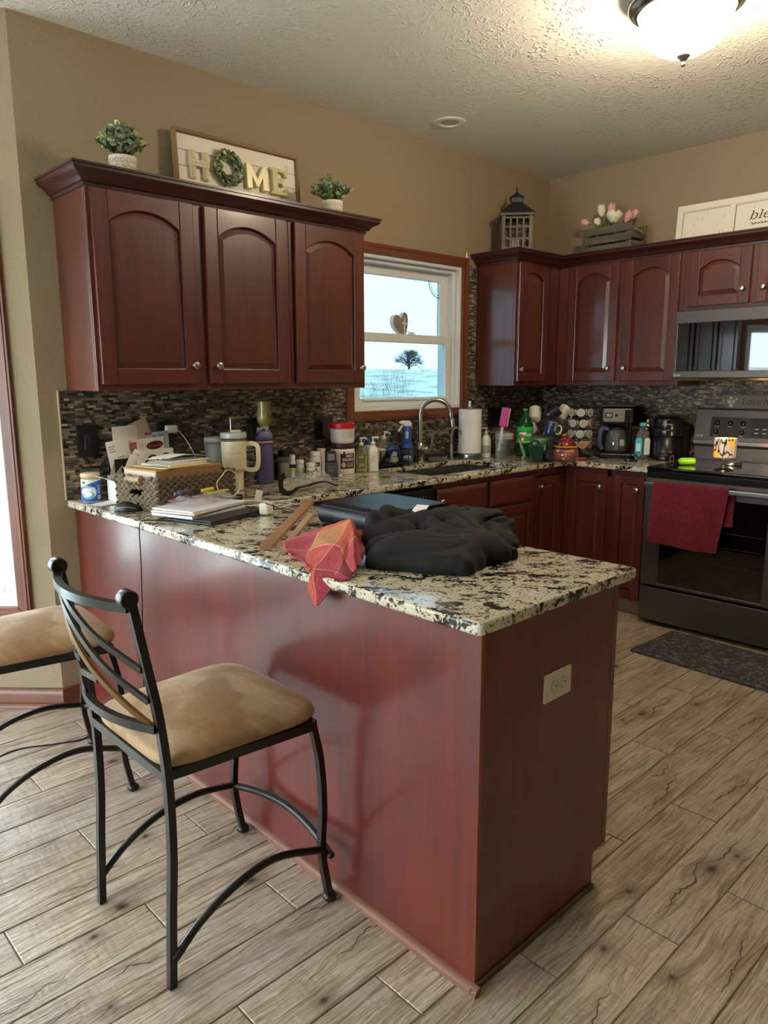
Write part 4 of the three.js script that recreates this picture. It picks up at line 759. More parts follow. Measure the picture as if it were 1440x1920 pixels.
{
  const t = thing('home_sign', 'framed shiplap sign spelling HOME with a wreath as the O', 'sign', [-2.594, TOP, 0.055]);
  const tl = 0.07, w = 0.676, h = 0.303; t.rotation.x = -tl;
  const fm = mat(0xba9668, 0.6, { map: woodTex });
  for (const s of [-1, 1]) { part('frame_rail', uvM(range(-w / 2, w / 2, s > 0 ? h - 0.014 : 0, s > 0 ? h : 0.014, 0, 0.028, 0.002), 'x'), fm, t); part('frame_rail', uvM(range(s * w / 2 - 0.007 - s * 0.007, s * w / 2 + 0.007 - s * 0.007, 0.014, h - 0.014, 0, 0.028, 0.002)), fm, t); }
  const white = mat(0xf3eadb, 0.7);
  for (let i = 0; i < 4; i++) part('plank', uvM(range(-w / 2 + 0.014, w / 2 - 0.014, 0.014 + i * 0.0688, 0.014 + (i + 1) * 0.0688 - 0.0022, 0.004, 0.012, 0.0012), 'x'), white, t);
  part('backing', range(-w / 2 + 0.01, w / 2 - 0.01, 0.01, h - 0.01, 0, 0.004, 0.0005), mat(0x5b5147, 0.8), t);
  const yb = 0.10, cream = mat(0xdccfae, 0.6), gold = mat(0xe9dfb4, 0.35, { metal: 0.35 });
  const hx = -0.222, hl = part('letter_h', [range(hx - 0.047, hx - 0.018, yb, yb + 0.122, 0.013, 0.03, 0.003), range(hx + 0.018, hx + 0.047, yb, yb + 0.122, 0.013, 0.03, 0.003), range(hx - 0.05, hx + 0.05, yb + 0.052, yb + 0.082, 0.013, 0.034, 0.003)], cream, t);
  part('batten', [-0.032, 0.032].flatMap((q) => [range(hx + q - 0.006, hx + q + 0.006, yb + 0.004, yb + 0.05, 0.029, 0.036, 0.002), range(hx + q - 0.006, hx + q + 0.006, yb + 0.084, yb + 0.118, 0.029, 0.036, 0.002)]).concat([0, 1, 2, 3, 4].map((i) => ball(0.004, hx - 0.036 + i * 0.018, yb + 0.067, 0.034, 8))), cream, hl);
  const wr = part('wreath', new THREE.TorusGeometry(0.056, 0.012, 8, 36).translate(-0.072, yb + 0.074, 0.03), mat(0x4f4a2e, 0.8), t);
  part('wreath_leaf', leafMesh(420, (r) => { const a = r() * 6.283, b = r() * 6.283, q = V(-0.072 + Math.cos(a) * (0.056 + 0.017 * Math.cos(b)), yb + 0.074 + Math.sin(a) * (0.056 + 0.017 * Math.cos(b)), 0.032 + 0.014 * Math.sin(b)); return [q, V(Math.cos(a) * (r() - 0.3) - Math.sin(a) * 0.8, Math.sin(a) * (r() - 0.3) + Math.cos(a) * 0.8, 0.5 * r())]; }, 9, 0.018), leafMat, wr);
  const mx = 0.082, M = new THREE.Shape(); [[-0.06, 0], [-0.06, 0.112], [-0.036, 0.112], [0, 0.05], [0.036, 0.112], [0.06, 0.112], [0.06, 0], [0.03, 0], [0.03, 0.055], [0.006, 0.012], [-0.006, 0.012], [-0.03, 0.055], [-0.03, 0]].forEach((q, i) => i ? M.lineTo(...q) : M.moveTo(...q)); M.closePath();
  part('letter_m', ext(M, 0.024, 0.002).translate(mx, yb + 0.004, 0.013), gold, t);
  const ex = 0.21, E = new THREE.Shape(); [[-0.05, 0], [-0.05, 0.012], [-0.038, 0.016], [-0.038, 0.106], [-0.05, 0.110], [-0.05, 0.122], [0.05, 0.122], [0.05, 0.088], [0.040, 0.088], [0.030, 0.106], [-0.008, 0.106], [-0.008, 0.071], [0.014, 0.071], [0.018, 0.082], [0.026, 0.082], [0.026, 0.042], [0.018, 0.042], [0.014, 0.053], [-0.008, 0.053], [-0.008, 0.016], [0.032, 0.016], [0.044, 0.038], [0.054, 0.038], [0.054, 0]].forEach((q, i) => i ? E.lineTo(...q) : E.moveTo(...q)); E.closePath();
  part('letter_e', ext(E, 0.022, 0.002).translate(ex, yb, 0.013), mat(0xdcd0a0, 0.6), t);
  part('script', [[-0.135, 0.245], [-0.128, 0.235], [0.27, 0.245], [0.278, 0.235]].map(([x, y]) => tube([V(x - 0.008, y, 0.013), V(x - 0.002, y + 0.008, 0.013), V(x + 0.004, y - 0.004, 0.013), V(x + 0.008, y + 0.004, 0.013)], 0.0008, 12, 4)), mat(0xd9b99a, 0.6), t);
}
{
  const t = thing('wooden_lantern', 'weathered wooden lantern with slatted sides and dark metal roof', 'lantern', [-0.625, TOP, 0.185], 0.72);
  const wd = mat(0x8d8478, 0.8, { map: woodTex }), mt = mat(0x3a3c40, 0.5, { metal: 0.6 }), a = 0.085;
  part('base', uvM(bbox(0.19, 0.018, 0.19, 0.003), 'x'), wd, t);
  for (const x of [-1, 1]) for (const z of [-1, 1]) part('post', uvM(range(x * a - 0.011, x * a + 0.011, 0.018, 0.222, z * a - 0.011, z * a + 0.011, 0.002)), wd, t);
  for (let k = 0; k < 4; k++) {
    const g = new THREE.Group(); g.name = 'side_frame'; g.rotation.y = k * Math.PI / 2; t.add(g);
    for (const x of [-0.04, 0, 0.04]) part('slat', uvM(range(x - 0.006, x + 0.006, 0.03, 0.21, a - 0.004, a + 0.006, 0.0015)), wd, g);
    for (const y of [0.03, 0.085, 0.155, 0.21]) part('crossbar', uvM(range(-a + 0.01, a - 0.01, y - 0.006, y + 0.006, a - 0.005, a + 0.005, 0.0015), 'x'), wd, g);
  }
  part('eave', uvM(mv(box(0.215, 0.014, 0.215, 0.003), 0, 0.229, 0), 'x'), wd, t);
  const roof = new THREE.CylinderGeometry(0.042, 0.155, 0.075, 4, 1).rotateY(Math.PI / 4).toNonIndexed(); roof.computeVertexNormals();
  part('roof', [mv(roof, 0, 0.274, 0), mv(box(0.075, 0.034, 0.075, 0.004), 0, 0.326, 0), mv(new THREE.CylinderGeometry(0.01, 0.062, 0.03, 4, 1).rotateY(Math.PI / 4), 0, 0.357, 0)], mt, t);
  part('ring_handle', [new THREE.TorusGeometry(0.018, 0.003, 8, 24).translate(0, 0.388, 0), cyl(0.008, 0.006, 0.012, 12, 0.368)], mt, t);
  part('latch', [ball(0.006, a - 0.01, 0.14, a + 0.012, 10)], mt, t);
  part('candle', mv(lathe([[0, 0], [0.028, 0], [0.028, 0.08], [0.024, 0.084], [0, 0.082]], 24), 0, 0.018, 0), mat(0xe8dfc8, 0.6), t);
}
{
  const t = thing('wooden_crate', 'grey weathered slat crate on the corner cabinets holding faux tulips', 'crate', [-0.17, TOP, 0.62], W2 - 0.05);
  const wd = mat(0x7d7364, 0.85, { map: woodTex }), w = 0.35, d = 0.17;
  for (const s of [-1, 1]) for (let i = 0; i < 3; i++) part('slat', uvM(range(-w / 2, w / 2, 0.006 + i * 0.056, 0.05 + i * 0.056, s * d / 2 - 0.006, s * d / 2 + 0.006, 0.0015), 'x'), wd, t);
  for (const s of [-1, 1]) { for (let i = 0; i < 2; i++) part('end_slat', uvM(range(s * (w / 2 - 0.016) - 0.006, s * (w / 2 - 0.016) + 0.006, 0.006 + i * 0.072, 0.062 + i * 0.072, -d / 2 + 0.0065, d / 2 - 0.0065, 0.0015), 'z'), wd, t); for (const q of [-1, 1]) part('corner_post', uvM(range(s * (w / 2 - 0.034) - 0.010, s * (w / 2 - 0.034) + 0.010, 0.004, 0.15, q * (d / 2 - 0.014) - 0.007, q * (d / 2 - 0.014) + 0.007, 0.001)), wd, t); }
  for (const s of [-1, 1]) part('rope_handle', tube([V(s * w / 2 - s * 0.012, 0.128, -0.045), V(s * (w / 2 + 0.016), 0.118, -0.04), V(s * (w / 2 + 0.03), 0.10, 0), V(s * (w / 2 + 0.016), 0.118, 0.04), V(s * w / 2 - s * 0.012, 0.128, 0.045)], 0.006, 30, 8), mat(0x8f7448, 0.9), t);
  part('base_board', uvM(range(-w / 2 + 0.03, w / 2 - 0.03, 0.001, 0.008, -d / 2 + 0.01, d / 2 - 0.01, 0.001), 'x'), wd, t);
  const petal = (h, r, open) => [...Array(6)].map((_, i) => { const g = sheet((u, v) => { const a = (u - 0.5) * 1.5 * Math.sin(Math.PI * (0.15 + 0.8 * v)), q = r * Math.sin(Math.PI * (0.12 + 0.62 * v)) * (1 + open * v) * (i % 2 ? 0.9 : 1); return [Math.sin(a) * q, v * h, Math.cos(a) * q]; }, 5, 7, 0.0006); return ry(g, i * 1.047 + 0.2); });
  const pink = mat(0xe9a9ae, 0.6), cream = mat(0xf0ead2, 0.6), greenM = mat(0x4c6a38, 0.7, { side: THREE.DoubleSide });
  const fl = [['pink tulip lying low over the left end of the grey crate', -0.172, 0.205, pink, 0.05, 0.020, 0, 1.1], ['closed cream tulip at the back left of the grey crate', -0.098, 0.245, cream, 0.062, 0.022, 0, 0.15], ['tall pink tulip standing highest above the grey crate', -0.05, 0.240, pink, 0.068, 0.023, 0, -0.05], ['wide open cream tulip over the middle of the crate front', 0.006, 0.188, cream, 0.06, 0.036, 0.35, -0.1], ['pink tulip leaning right above the crate rim', 0.075, 0.185, pink, 0.06, 0.020, 0, -0.55], ['pink tulip bud furthest right over the crate', 0.102, 0.205, pink, 0.05, 0.016, 0, -0.6], ['small cream tulip bud low in the crate beside the lying one', -0.098, 0.188, cream, 0.04, 0.018, 0.1, 0.5]];
  let fi = 0; for (const [lb, x, y, m, h, r, open, lean] of fl) {
    const f = thing('faux_tulip', lb, 'flower', [-0.17, TOP, 0.62], W2 - 0.05, undefined); const head = part('blossom', petal(h, r, open), m, f); const zz = 0.03 - (fi++ % 3) * 0.03; head.scale.setScalar(1.22); head.position.set(x, y, zz); head.rotation.z = lean;
    part('stem', tube([V(x * 0.96, 0.02, zz), V(x * 0.98, y * 0.55, zz), V(x, y + 0.004, zz)], 0.003, 16, 6), greenM, f);
    part('leaf', sheet((u, v) => [x * 0.7 + (u - 0.5) * 0.022 * Math.sin(Math.PI * (0.1 + 0.85 * v)) + 0.015 * v, 0.06 + v * (y - 0.05), zz + 0.004 + (u - 0.5) ** 2 * 0.03 + 0.008 * v], 4, 8, 0.0007), greenM, f);
  }
}
{
  const t = thing('blessing_sign', 'white distressed two-pane wooden sign with black script above the microwave cabinet', 'sign', [0, TOP, 0], W2);
  const wm = mat(0xf1ead6, 0.6), x0 = 0.985, x1 = 1.70, h = 0.243, fw = 0.036;
  t.rotation.order = 'YXZ'; t.position.set(-0.075, TOP, 0); t.rotation.x = -0.09;
  for (const [a, b, c, d] of [[x0, x1, h - fw, h], [x0, x1, 0, fw], [x0, x0 + fw, fw, h - fw], [x1 - fw, x1, fw, h - fw], [1.30, 1.33, fw, h - fw]]) part('frame_board', uvM(range(a, b, c, d, 0, 0.02, 0.0018), b - a > d - c ? 'x' : 'y'), wm, t);
  const pane = (px0, px1, words) => part('panel', ext(rect(px0, fw - 0.004, px1, h - fw + 0.004), 0.010, 0.0005).translate(0, 0, 0.002), printed(512, 320, (g, w, hh) => {
    g.fillStyle = '#f1ead6'; g.fillRect(0, 0, w, hh); g.strokeStyle = '#54504a'; g.lineWidth = 5; g.beginPath(); g.moveTo(8, hh - 10); g.lineTo(10, 14); g.lineTo(w - 14, 9); g.stroke();
    g.fillStyle = '#6d665b'; const r = rngOf(words ? 5 : 6); for (let i = 0; i < 12; i++) g.fillRect(40 + r() * (w - 80), 30 + r() * (hh - 90), 3, 8 + r() * 34);
    if (words) { g.fillStyle = '#3b3936'; g.font = 'italic 118px serif'; g.fillText('bless', 120, 190); g.lineWidth = 5; g.strokeStyle = '#3b3936'; g.beginPath(); for (let i = 0; i < 9; i++) { g.moveTo(150 + i * 26, 222); g.lineTo(166 + i * 26, 234); g.lineTo(150 + i * 26, 246); } g.moveTo(150, 234); g.lineTo(390, 234); g.stroke(); }
  }, 0.6), t);
  const fixUV = (m, a, b) => { const p = m.geometry.attributes.position, uv = m.geometry.attributes.uv; for (let i = 0; i < p.count; i++) uv.setXY(i, (p.getX(i) - a) / (b - a), (p.getY(i) - fw) / (h - 2 * fw)); };
  fixUV(pane(x0 + fw - 0.004, 1.304, false), x0 + fw - 0.004, 1.304); fixUV(pane(1.326, x1 - fw + 0.004, true), 1.326, x1 - fw + 0.004);
}
// flameless candle standing on the window casing, heart on the sash rail
one('led_candle', 'tiny white candle on the upper right corner of the window casing', 'candle', [lathe([[0, 0], [0.0075, 0], [0.008, 0.004], [0.0075, 0.012], [0.005, 0.026], [0.0015, 0.036], [0, 0.038]], 16)], mat(0xf2efe6, 0.4), [-0.90, 2.1705, 0.012]);
{
  const t = thing('heart_ornament', 'thick wooden heart with a white cross standing on the window sash rail', 'ornament', [-1.428, 1.6865, -0.058], 0.12);
  const s = new THREE.Shape(); s.moveTo(0, 0); s.bezierCurveTo(-0.02, 0.004, -0.085, 0.03, -0.075, 0.085); s.bezierCurveTo(-0.066, 0.118, -0.02, 0.118, 0.002, 0.085); s.bezierCurveTo(0.01, 0.125, 0.05, 0.150, 0.066, 0.105); s.bezierCurveTo(0.075, 0.06, 0.06, 0.02, 0.05, 0.0); s.closePath();
  part('heart', ext(s, 0.028, 0.003, 2).translate(0, 0, -0.017), whitePlastic, t);
  const f = part('heart_face', new THREE.ExtrudeGeometry(s, { depth: 0.0015, bevelEnabled: false, curveSegments: 24 }).scale(0.96, 0.96, 1).translate(0, 0.003, 0.011), mat(0x97897b, 0.7), t);
  part('cross', [range(0.022, 0.032, 0.002, 0.098, 0.0128, 0.019, 0.001), range(0.002, 0.052, 0.056, 0.068, 0.0128, 0.019, 0.001)], whitePlastic, t);
  part('lettering', tube([V(-0.045, 0.034, 0.0132), V(-0.043, 0.048, 0.0132), V(-0.036, 0.044, 0.0132), V(-0.043, 0.040, 0.0132), V(-0.032, 0.036, 0.0132), V(-0.028, 0.042, 0.0132), V(-0.024, 0.035, 0.0132), V(-0.018, 0.041, 0.0132), V(-0.014, 0.036, 0.0132)], 0.0007, 40, 4), mat(0x3d3936, 0.7), f);
  const w = thing('wire_fan', 'thin wire arc with spokes in the upper corner of the window', 'ornament', [-1.055, 2.02, -0.075]);
  const arc = (r) => [...Array(13)].map((_, i) => { const a = Math.PI + i / 12 * Math.PI / 2; return V(Math.cos(a) * r, Math.sin(a) * r, 0); });
  part('arc', [tube(arc(0.10), 0.0024, 30, 6), tube(arc(0.085), 0.0014, 30, 6)], mat(0x4d5358, 0.5), w);
  part('spoke', [...Array(8)].map((_, i) => { const a = Math.PI + (i + 0.5) / 8 * Math.PI / 2; return tube([V(Math.cos(a) * 0.05, Math.sin(a) * 0.05, 0), V(Math.cos(a) * 0.1, Math.sin(a) * 0.1, 0)], 0.0008, 2, 5); }), mat(0x4d5358, 0.5), w);
}
// ---------------------------------------------------------------- things on the worktop
const Y = C + 0.0005;
const labelOn = (parent, r, h, y, draw, { a0 = -0.9, a1 = 0.9, w = 256, hh = 256, r1 = r, name = 'label' } = {}) => part(name, wrap(r, h, y, a0, a1, 24, r1), printed(w, hh, draw, 0.5), parent);
// --- left end
{
  const x = -3.408, z = 0.075, t = thing('gum_canister', 'round blue and white gum canister at the open end of the worktop', 'canister', [x, Y, z], faceCam(x, z));
  part('body', lathe([[0, 0], [0.036, 0], [0.039, 0.003], [0.039, 0.09], [0.036, 0.094], [0, 0.094]], 40), mat(0xece7da, 0.5), t);
  part('lid', lathe([[0, 0.118], [0.034, 0.118], [0.0385, 0.116], [0.0395, 0.112], [0.0395, 0.0945], [0, 0.0945]], 40), mat(0xe9cfae, 0.5), t);
  labelOn(t, 0.0394, 0.088, 0.002, (g, w, h) => {
    g.fillStyle = '#e9e6dc'; g.fillRect(0, 0, w, h); g.fillStyle = '#2b62b8'; g.beginPath(); g.moveTo(0, 110); g.bezierCurveTo(90, 40, 200, 10, w, 14); g.lineTo(w, h); g.lineTo(0, h); g.fill();
    g.fillStyle = '#dfeaf2'; g.beginPath(); g.ellipse(100, 150, 82, 82, 0, 0, 7); g.fill(); g.fillStyle = '#7fb4d6'; g.beginPath(); g.ellipse(100, 185, 60, 42, 0, 0, 7); g.fill(); g.fillStyle = '#fff'; g.beginPath(); g.ellipse(96, 176, 40, 30, 0, 0, 7); g.fill();
    g.save(); g.translate(8, 118); g.rotate(-0.22); g.fillStyle = '#151a3c'; g.font = 'bold 46px sans-serif'; g.fillText('mentos', 0, 0); g.restore();
    g.fillStyle = '#3d8a3f'; g.fillRect(30, 14, 40, 34); g.fillStyle = '#cfe0f4'; g.font = '16px sans-serif'; for (let i = 0; i < 5; i++) g.fillRect(196, 70 + i * 22, 46, 9); g.fillStyle = '#f2f2f2'; g.fillRect(196, 196, 48, 46); g.fillStyle = '#222'; for (let i = 0; i < 9; i++) g.fillRect(200 + i * 5, 202, 2, 34);
  }, { a0: -1.3, a1: 1.3 });
}
{
  const t = thing('mailing_box', 'open white cardboard mailing box standing beside the wicker basket', 'box', [-3.308, Y, 0.168], -0.05);
  const w = mat(0xdfe4e6, 0.75), th = 0.0025;
  part('front_wall', range(-0.05, 0.07, 0, 0.085, 0.05, 0.05 + th, 0.0005), w, t); part('side_wall', range(-0.05, -0.05 + th, 0, 0.085, -0.045, 0.049, 0.0005), w, t); part('side_wall', range(0.07 - th, 0.07, 0, 0.085, -0.045, 0.049, 0.0005), w, t); part('back_wall', range(-0.0475, 0.0675, 0, 0.105, -0.045, -0.045 + th, 0.0005), w, t); part('bottom', range(-0.0475, 0.0675, 0, th, -0.042, 0.049, 0.0005), w, t);
  const s = new THREE.Shape(); s.moveTo(-0.05, 0.085); s.bezierCurveTo(-0.05, 0.13, -0.02, 0.165, 0.0, 0.165); s.bezierCurveTo(0.012, 0.15, 0.0, 0.11, 0.05, 0.085); s.closePath();
  part('tuck_flap', ext(s, th, 0.0005).rotateX(-0.1).translate(0.015, 0.004, -0.038), mat(0xa99c86, 0.8), t); part('side_flap', sheet((u, v) => [-0.05 - 0.05 * v - 0.01 * Math.sin(v * 3), 0.085 + 0.05 * v - 0.03 * v * v, -0.04 + u * 0.085], 4, 8, 0.0015), paperWarm, t);
  part('print', range(-0.01, 0.02, 0.052, 0.058, 0.0526, 0.0529, 0.0001), mat(0x6f8fa8, 0.7), t);
}
const flat = (name, label, cat, x, z, turn, w, d, h, m, y, group) => one(name, label, cat, bbox(w, h, d, Math.min(0.0012, h * 0.3)), m, [x, y, z], turn, group);
{
  flat('envelope', 'loose white envelope lowest at the open end of the worktop', 'envelope', -3.40, 0.205, 0.5, 0.115, 0.075, 0.0012, paper, Y);
  flat('envelope', 'folded bill lying askew on the loose envelope by the counter edge', 'envelope', -3.408, 0.235, 0.15, 0.095, 0.06, 0.001, mat(0xf1f1ee, 0.8), Y + 0.0016);
  flat('envelope', 'small tan-striped receipt nearest the mouse, at the counter edge', 'receipt', -3.352, 0.29, -0.35, 0.08, 0.05, 0.0012, mat(0xd8cbb8, 0.8), Y + 0.003);
}
// wall plates
function wallPlate(name, label, cat, x, y, w, h, kind, turn = 0, z = 0.0135) {
  const t = thing(name, label, cat, turn ? [-z, y, x] : [x, y, z], turn);
  const m = mat(0x17181c, 0.35);
  part('cover_plate', ext(rrect(w, h, 0.004), 0.006, 0.002, 2), m, t);
  if (kind === 'switch') part('rocker', mv(rx(box(0.032, 0.066, 0.006, 0.002), 0.05), 0, 0, 0.0065), mat(0x1e1f24, 0.25), t);
  else for (const q of kind === 'double' ? [-w / 4, w / 4] : [0]) { part('receptacle', mv(box(0.032, 0.066, 0.004, 0.002), q, 0, 0.0062), mat(0x0d0d10, 0.3), t); }
  return t;
}
wallPlate('light_switch', 'black rocker switch plate near the open end of the backsplash', 'switch', -3.383, 1.159, 0.092, 0.138, 'switch');
wallPlate('power_outlet', 'black outlet behind the mail heap with a white charger plugged in', 'outlet', -3.022, 1.160, 0.085, 0.145, 'single');
wallPlate('power_outlet', 'black outlet holding the gold glass wax warmer behind the purple bottle', 'outlet', -2.545, 1.165, 0.075, 0.125, 'single');
wallPlate('power_outlet', 'black outlet left of the window behind the red-lidded tub', 'outlet', -2.083, 1.157, 0.125, 0.122, 'double');
wallPlate('power_outlet', 'wide black outlet right of the paper towels behind the pink dish wand', 'outlet', -0.553, 1.16, 0.205, 0.125, 'double');
wallPlate('power_outlet', 'black outlet on the range wall above the coffee grinder', 'outlet', 0.767, 1.175, 0.085, 0.125, 'single', W2);
{
  const t = thing('phone_charger', 'white charger block plugged in above the mail heap', 'charger', [-3.005, 1.195, 0.0235]);
  part('block', mv(box(0.055, 0.036, 0.032, 0.008, 3), 0, 0, 0.016), whitePlastic, t); part('cable', tube([V(0.026, -0.004, 0.02), V(0.045, -0.025, 0.03), V(0.08, -0.09, 0.045), V(0.105, -0.18, 0.075), V(0.115, -0.24, 0.09), V(0.118, -0.276, 0.095)], 0.002, 40, 6), whitePlastic, t);
  const w = thing('wax_warmer', 'gold mottled glass wax warmer plugged in above the purple bottle', 'warmer', [-2.513, 1.155, 0.075]);
  part('shade', lathe([[0.016, 0.03], [0.024, 0.036], [0.034, 0.055], [0.0375, 0.075], [0.035, 0.10], [0.034, 0.125], [0.0375, 0.155], [0.035, 0.155], [0.032, 0.125], [0.033, 0.10], [0.0355, 0.075], [0.032, 0.056], [0.02, 0.036]], 36), mat(0xffffff, 0.3, { map: tex(128, 128, (u, v) => mix3(hex(0x6e5c1c), hex(0xd8c877), fbm(u, v, 12, 12, 4, 3)), {}), clearcoat: 0.6 }), w);
  part('base', [mv(lathe([[0, 0], [0.014, 0], [0.019, 0.012], [0.02, 0.034], [0, 0.036]], 24), 0, 0, 0), range(-0.014, 0.014, 0.0, 0.024, -0.054, -0.012, 0.004)], mat(0xbdb5a5, 0.4), w);
}
// mail holder with letters
{
  const t = thing('mail_holder', 'black wire-backed desktop holder crammed with mail by the switch', 'organizer', [-3.19, Y, 0.115], 0.06);
  part('back_plate', range(-0.13, 0.14, 0, 0.215, -0.06, -0.054, 0.003), blackMatte, t); part('base_tray', range(-0.13, 0.14, 0, 0.012, -0.053, 0.06, 0.003), blackMatte, t); part('front_plate', range(-0.13, 0.14, 0.0125, 0.14, 0.054, 0.06, 0.003), blackMatte, t); part('divider', range(-0.128, 0.138, 0.0125, 0.17, -0.005, -0.001, 0.001), blackMatte, t);
  const M = (draw) => printed(128, 96, draw, 0.8);
  const lines = (g, x, y, n, w, c = '#8a8378') => { g.fillStyle = c; for (let i = 0; i < n; i++) g.fillRect(x, y + i * 7, w * (i % 2 ? 0.8 : 1), 2.4); };
  const plain = M((g, w, h) => { g.fillStyle = '#e9dccb'; g.fillRect(0, 0, w, h); lines(g, 84, 60, 4, 30); }), plain2 = M((g, w, h) => { g.fillStyle = '#efe6d8'; g.fillRect(0, 0, w, h); lines(g, 12, 14, 3, 36); lines(g, 50, 46, 4, 44); }), addr = M((g, w, h) => { g.fillStyle = '#e6ddd0'; g.fillRect(0, 0, w, h); g.fillStyle = '#3c3a38'; g.font = 'bold 11px sans-serif'; g.fillRect(36, 34, 44, 5); lines(g, 36, 44, 4, 52); });
  const promo = M((g, w, h) => { g.fillStyle = '#d9cdb8'; g.fillRect(0, 0, w, h); g.fillStyle = '#b24a4c'; g.fillRect(0, 14, 18, 50); g.fillStyle = '#1d1516'; g.beginPath(); g.ellipse(90, 44, 36, 24, -0.15, 0, 7); g.fill(); g.strokeStyle = '#d9b8a0'; g.lineWidth = 2; g.stroke(); g.fillStyle = '#d8392d'; g.font = 'bold 26px serif'; g.fillText('Italia', 62, 54); lines(g, 24, 24, 4, 24, '#a08a70'); });
  const coupon = M((g, w, h) => { g.fillStyle = '#9fb3ba'; g.fillRect(0, 0, w, h); g.fillStyle = '#4a565b'; g.font = 'bold 20px sans-serif'; g.fillText('$5 OFF', 38, 28); g.fillText('OFF', 60, 84); lines(g, 58, 38, 4, 52, '#6e7f86'); g.fillStyle = '#a93030'; g.fillRect(0, 0, 34, 12); });
  const E = [
    // label, x, y centre, z, w, h, tilt (about z), mat, curl
    ['plain tan envelope standing tallest, tilted, at the back of the mail', 0.005, 0.288, -0.045, 0.13, 0.11, 0.36, mat(0xc9b8a0, 0.8)], ['wide cream envelope upright at the left back of the mail', -0.055, 0.262, -0.036, 0.115, 0.13, 0.03, plain], ['pale blue-grey coupon reading OFF at the right of the mail', 0.095, 0.252, -0.04, 0.115, 0.085, 0.05, coupon], ['flyer with black oval and red script in the mail heap', 0.045, 0.232, -0.028, 0.155, 0.075, 0.05, promo],
    ['cream folded sheet leaning left below the wide envelope', -0.095, 0.195, -0.016, 0.10, 0.15, 0.14, plain2], ['window envelope running flat across the middle of the mail', 0.055, 0.176, 0.006, 0.19, 0.09, 0.02, mat(0xe9dfcc, 0.8)], ['slanted letter third from the left in the mail front', -0.03, 0.158, 0.016, 0.075, 0.125, -0.42, plain2], ['slanted letter second from the left in the mail front', -0.06, 0.142, 0.024, 0.07, 0.12, -0.5, plain], ['addressed white envelope leaning foremost in the mail heap', 0.0, 0.13, 0.034, 0.105, 0.085, -0.28, addr], ['crumpled cream receipt at the right front of the mail', 0.085, 0.142, 0.028, 0.095, 0.075, 0.25, plain2]];
  for (const [lb, x, y, z, w, h, a, m] of E) {
    const g = sheet((u, v) => [(u - 0.5) * w, (v - 0.5) * h, 0.004 * Math.sin(u * 3.1) + 0.006 * v * v], 8, 6, 0.0012); rz(g, a); rx(g, -0.08);
    one('letter', lb, 'letter', g, m, [-3.19 + x, Y + y - 0.02, 0.115 + z], 0.06, 'mail crammed in the holder by the switch');
  }
  const s = thing('scissors', 'scissors with dark blue loop handles stuck in the mail', 'scissors', [-3.085, Y + 0.152, 0.185], 0.1);
  for (const [x, r] of [[-0.024, 0.022], [0.026, 0.024]]) part('handle_loop', new THREE.TorusGeometry(r, 0.0055, 10, 30).scale(0.85, 1.1, 1).rotateZ(x > 0 ? -0.5 : 0.4).translate(x, 0.01, 0), mat(0x1c2a3c, 0.35), s);
  part('blade', [sq([[-0.012, -0.014, 0], [0.008, -0.15, -0.01]], 0.003, 0.010, [1, 0, 0], 1, false), sq([[0.014, -0.014, 0.002], [-0.006, -0.15, -0.008]], 0.003, 0.010, [1, 0, 0], 1, false)], steel, s);
  one('cord_loop', 'black doubled cord looped up in front of the letters', 'cord', [capTube([V(-3.245, Y + 0.112, 0.205), V(-3.215, Y + 0.165, 0.215), V(-3.19, Y + 0.185, 0.215), V(-3.17, Y + 0.172, 0.215), V(-3.172, Y + 0.14, 0.215), V(-3.20, Y + 0.112, 0.21)], 0.0045, 40, 8)], blackPlastic);
  one('yellow_envelope', 'pale yellow envelope wedged between basket and black holder', 'envelope', rx(box(0.10, 0.095, 0.002, 0.0006), -0.12), mat(0xe4dca8, 0.8), [-3.245, Y + 0.075, 0.222], 0.1);
}
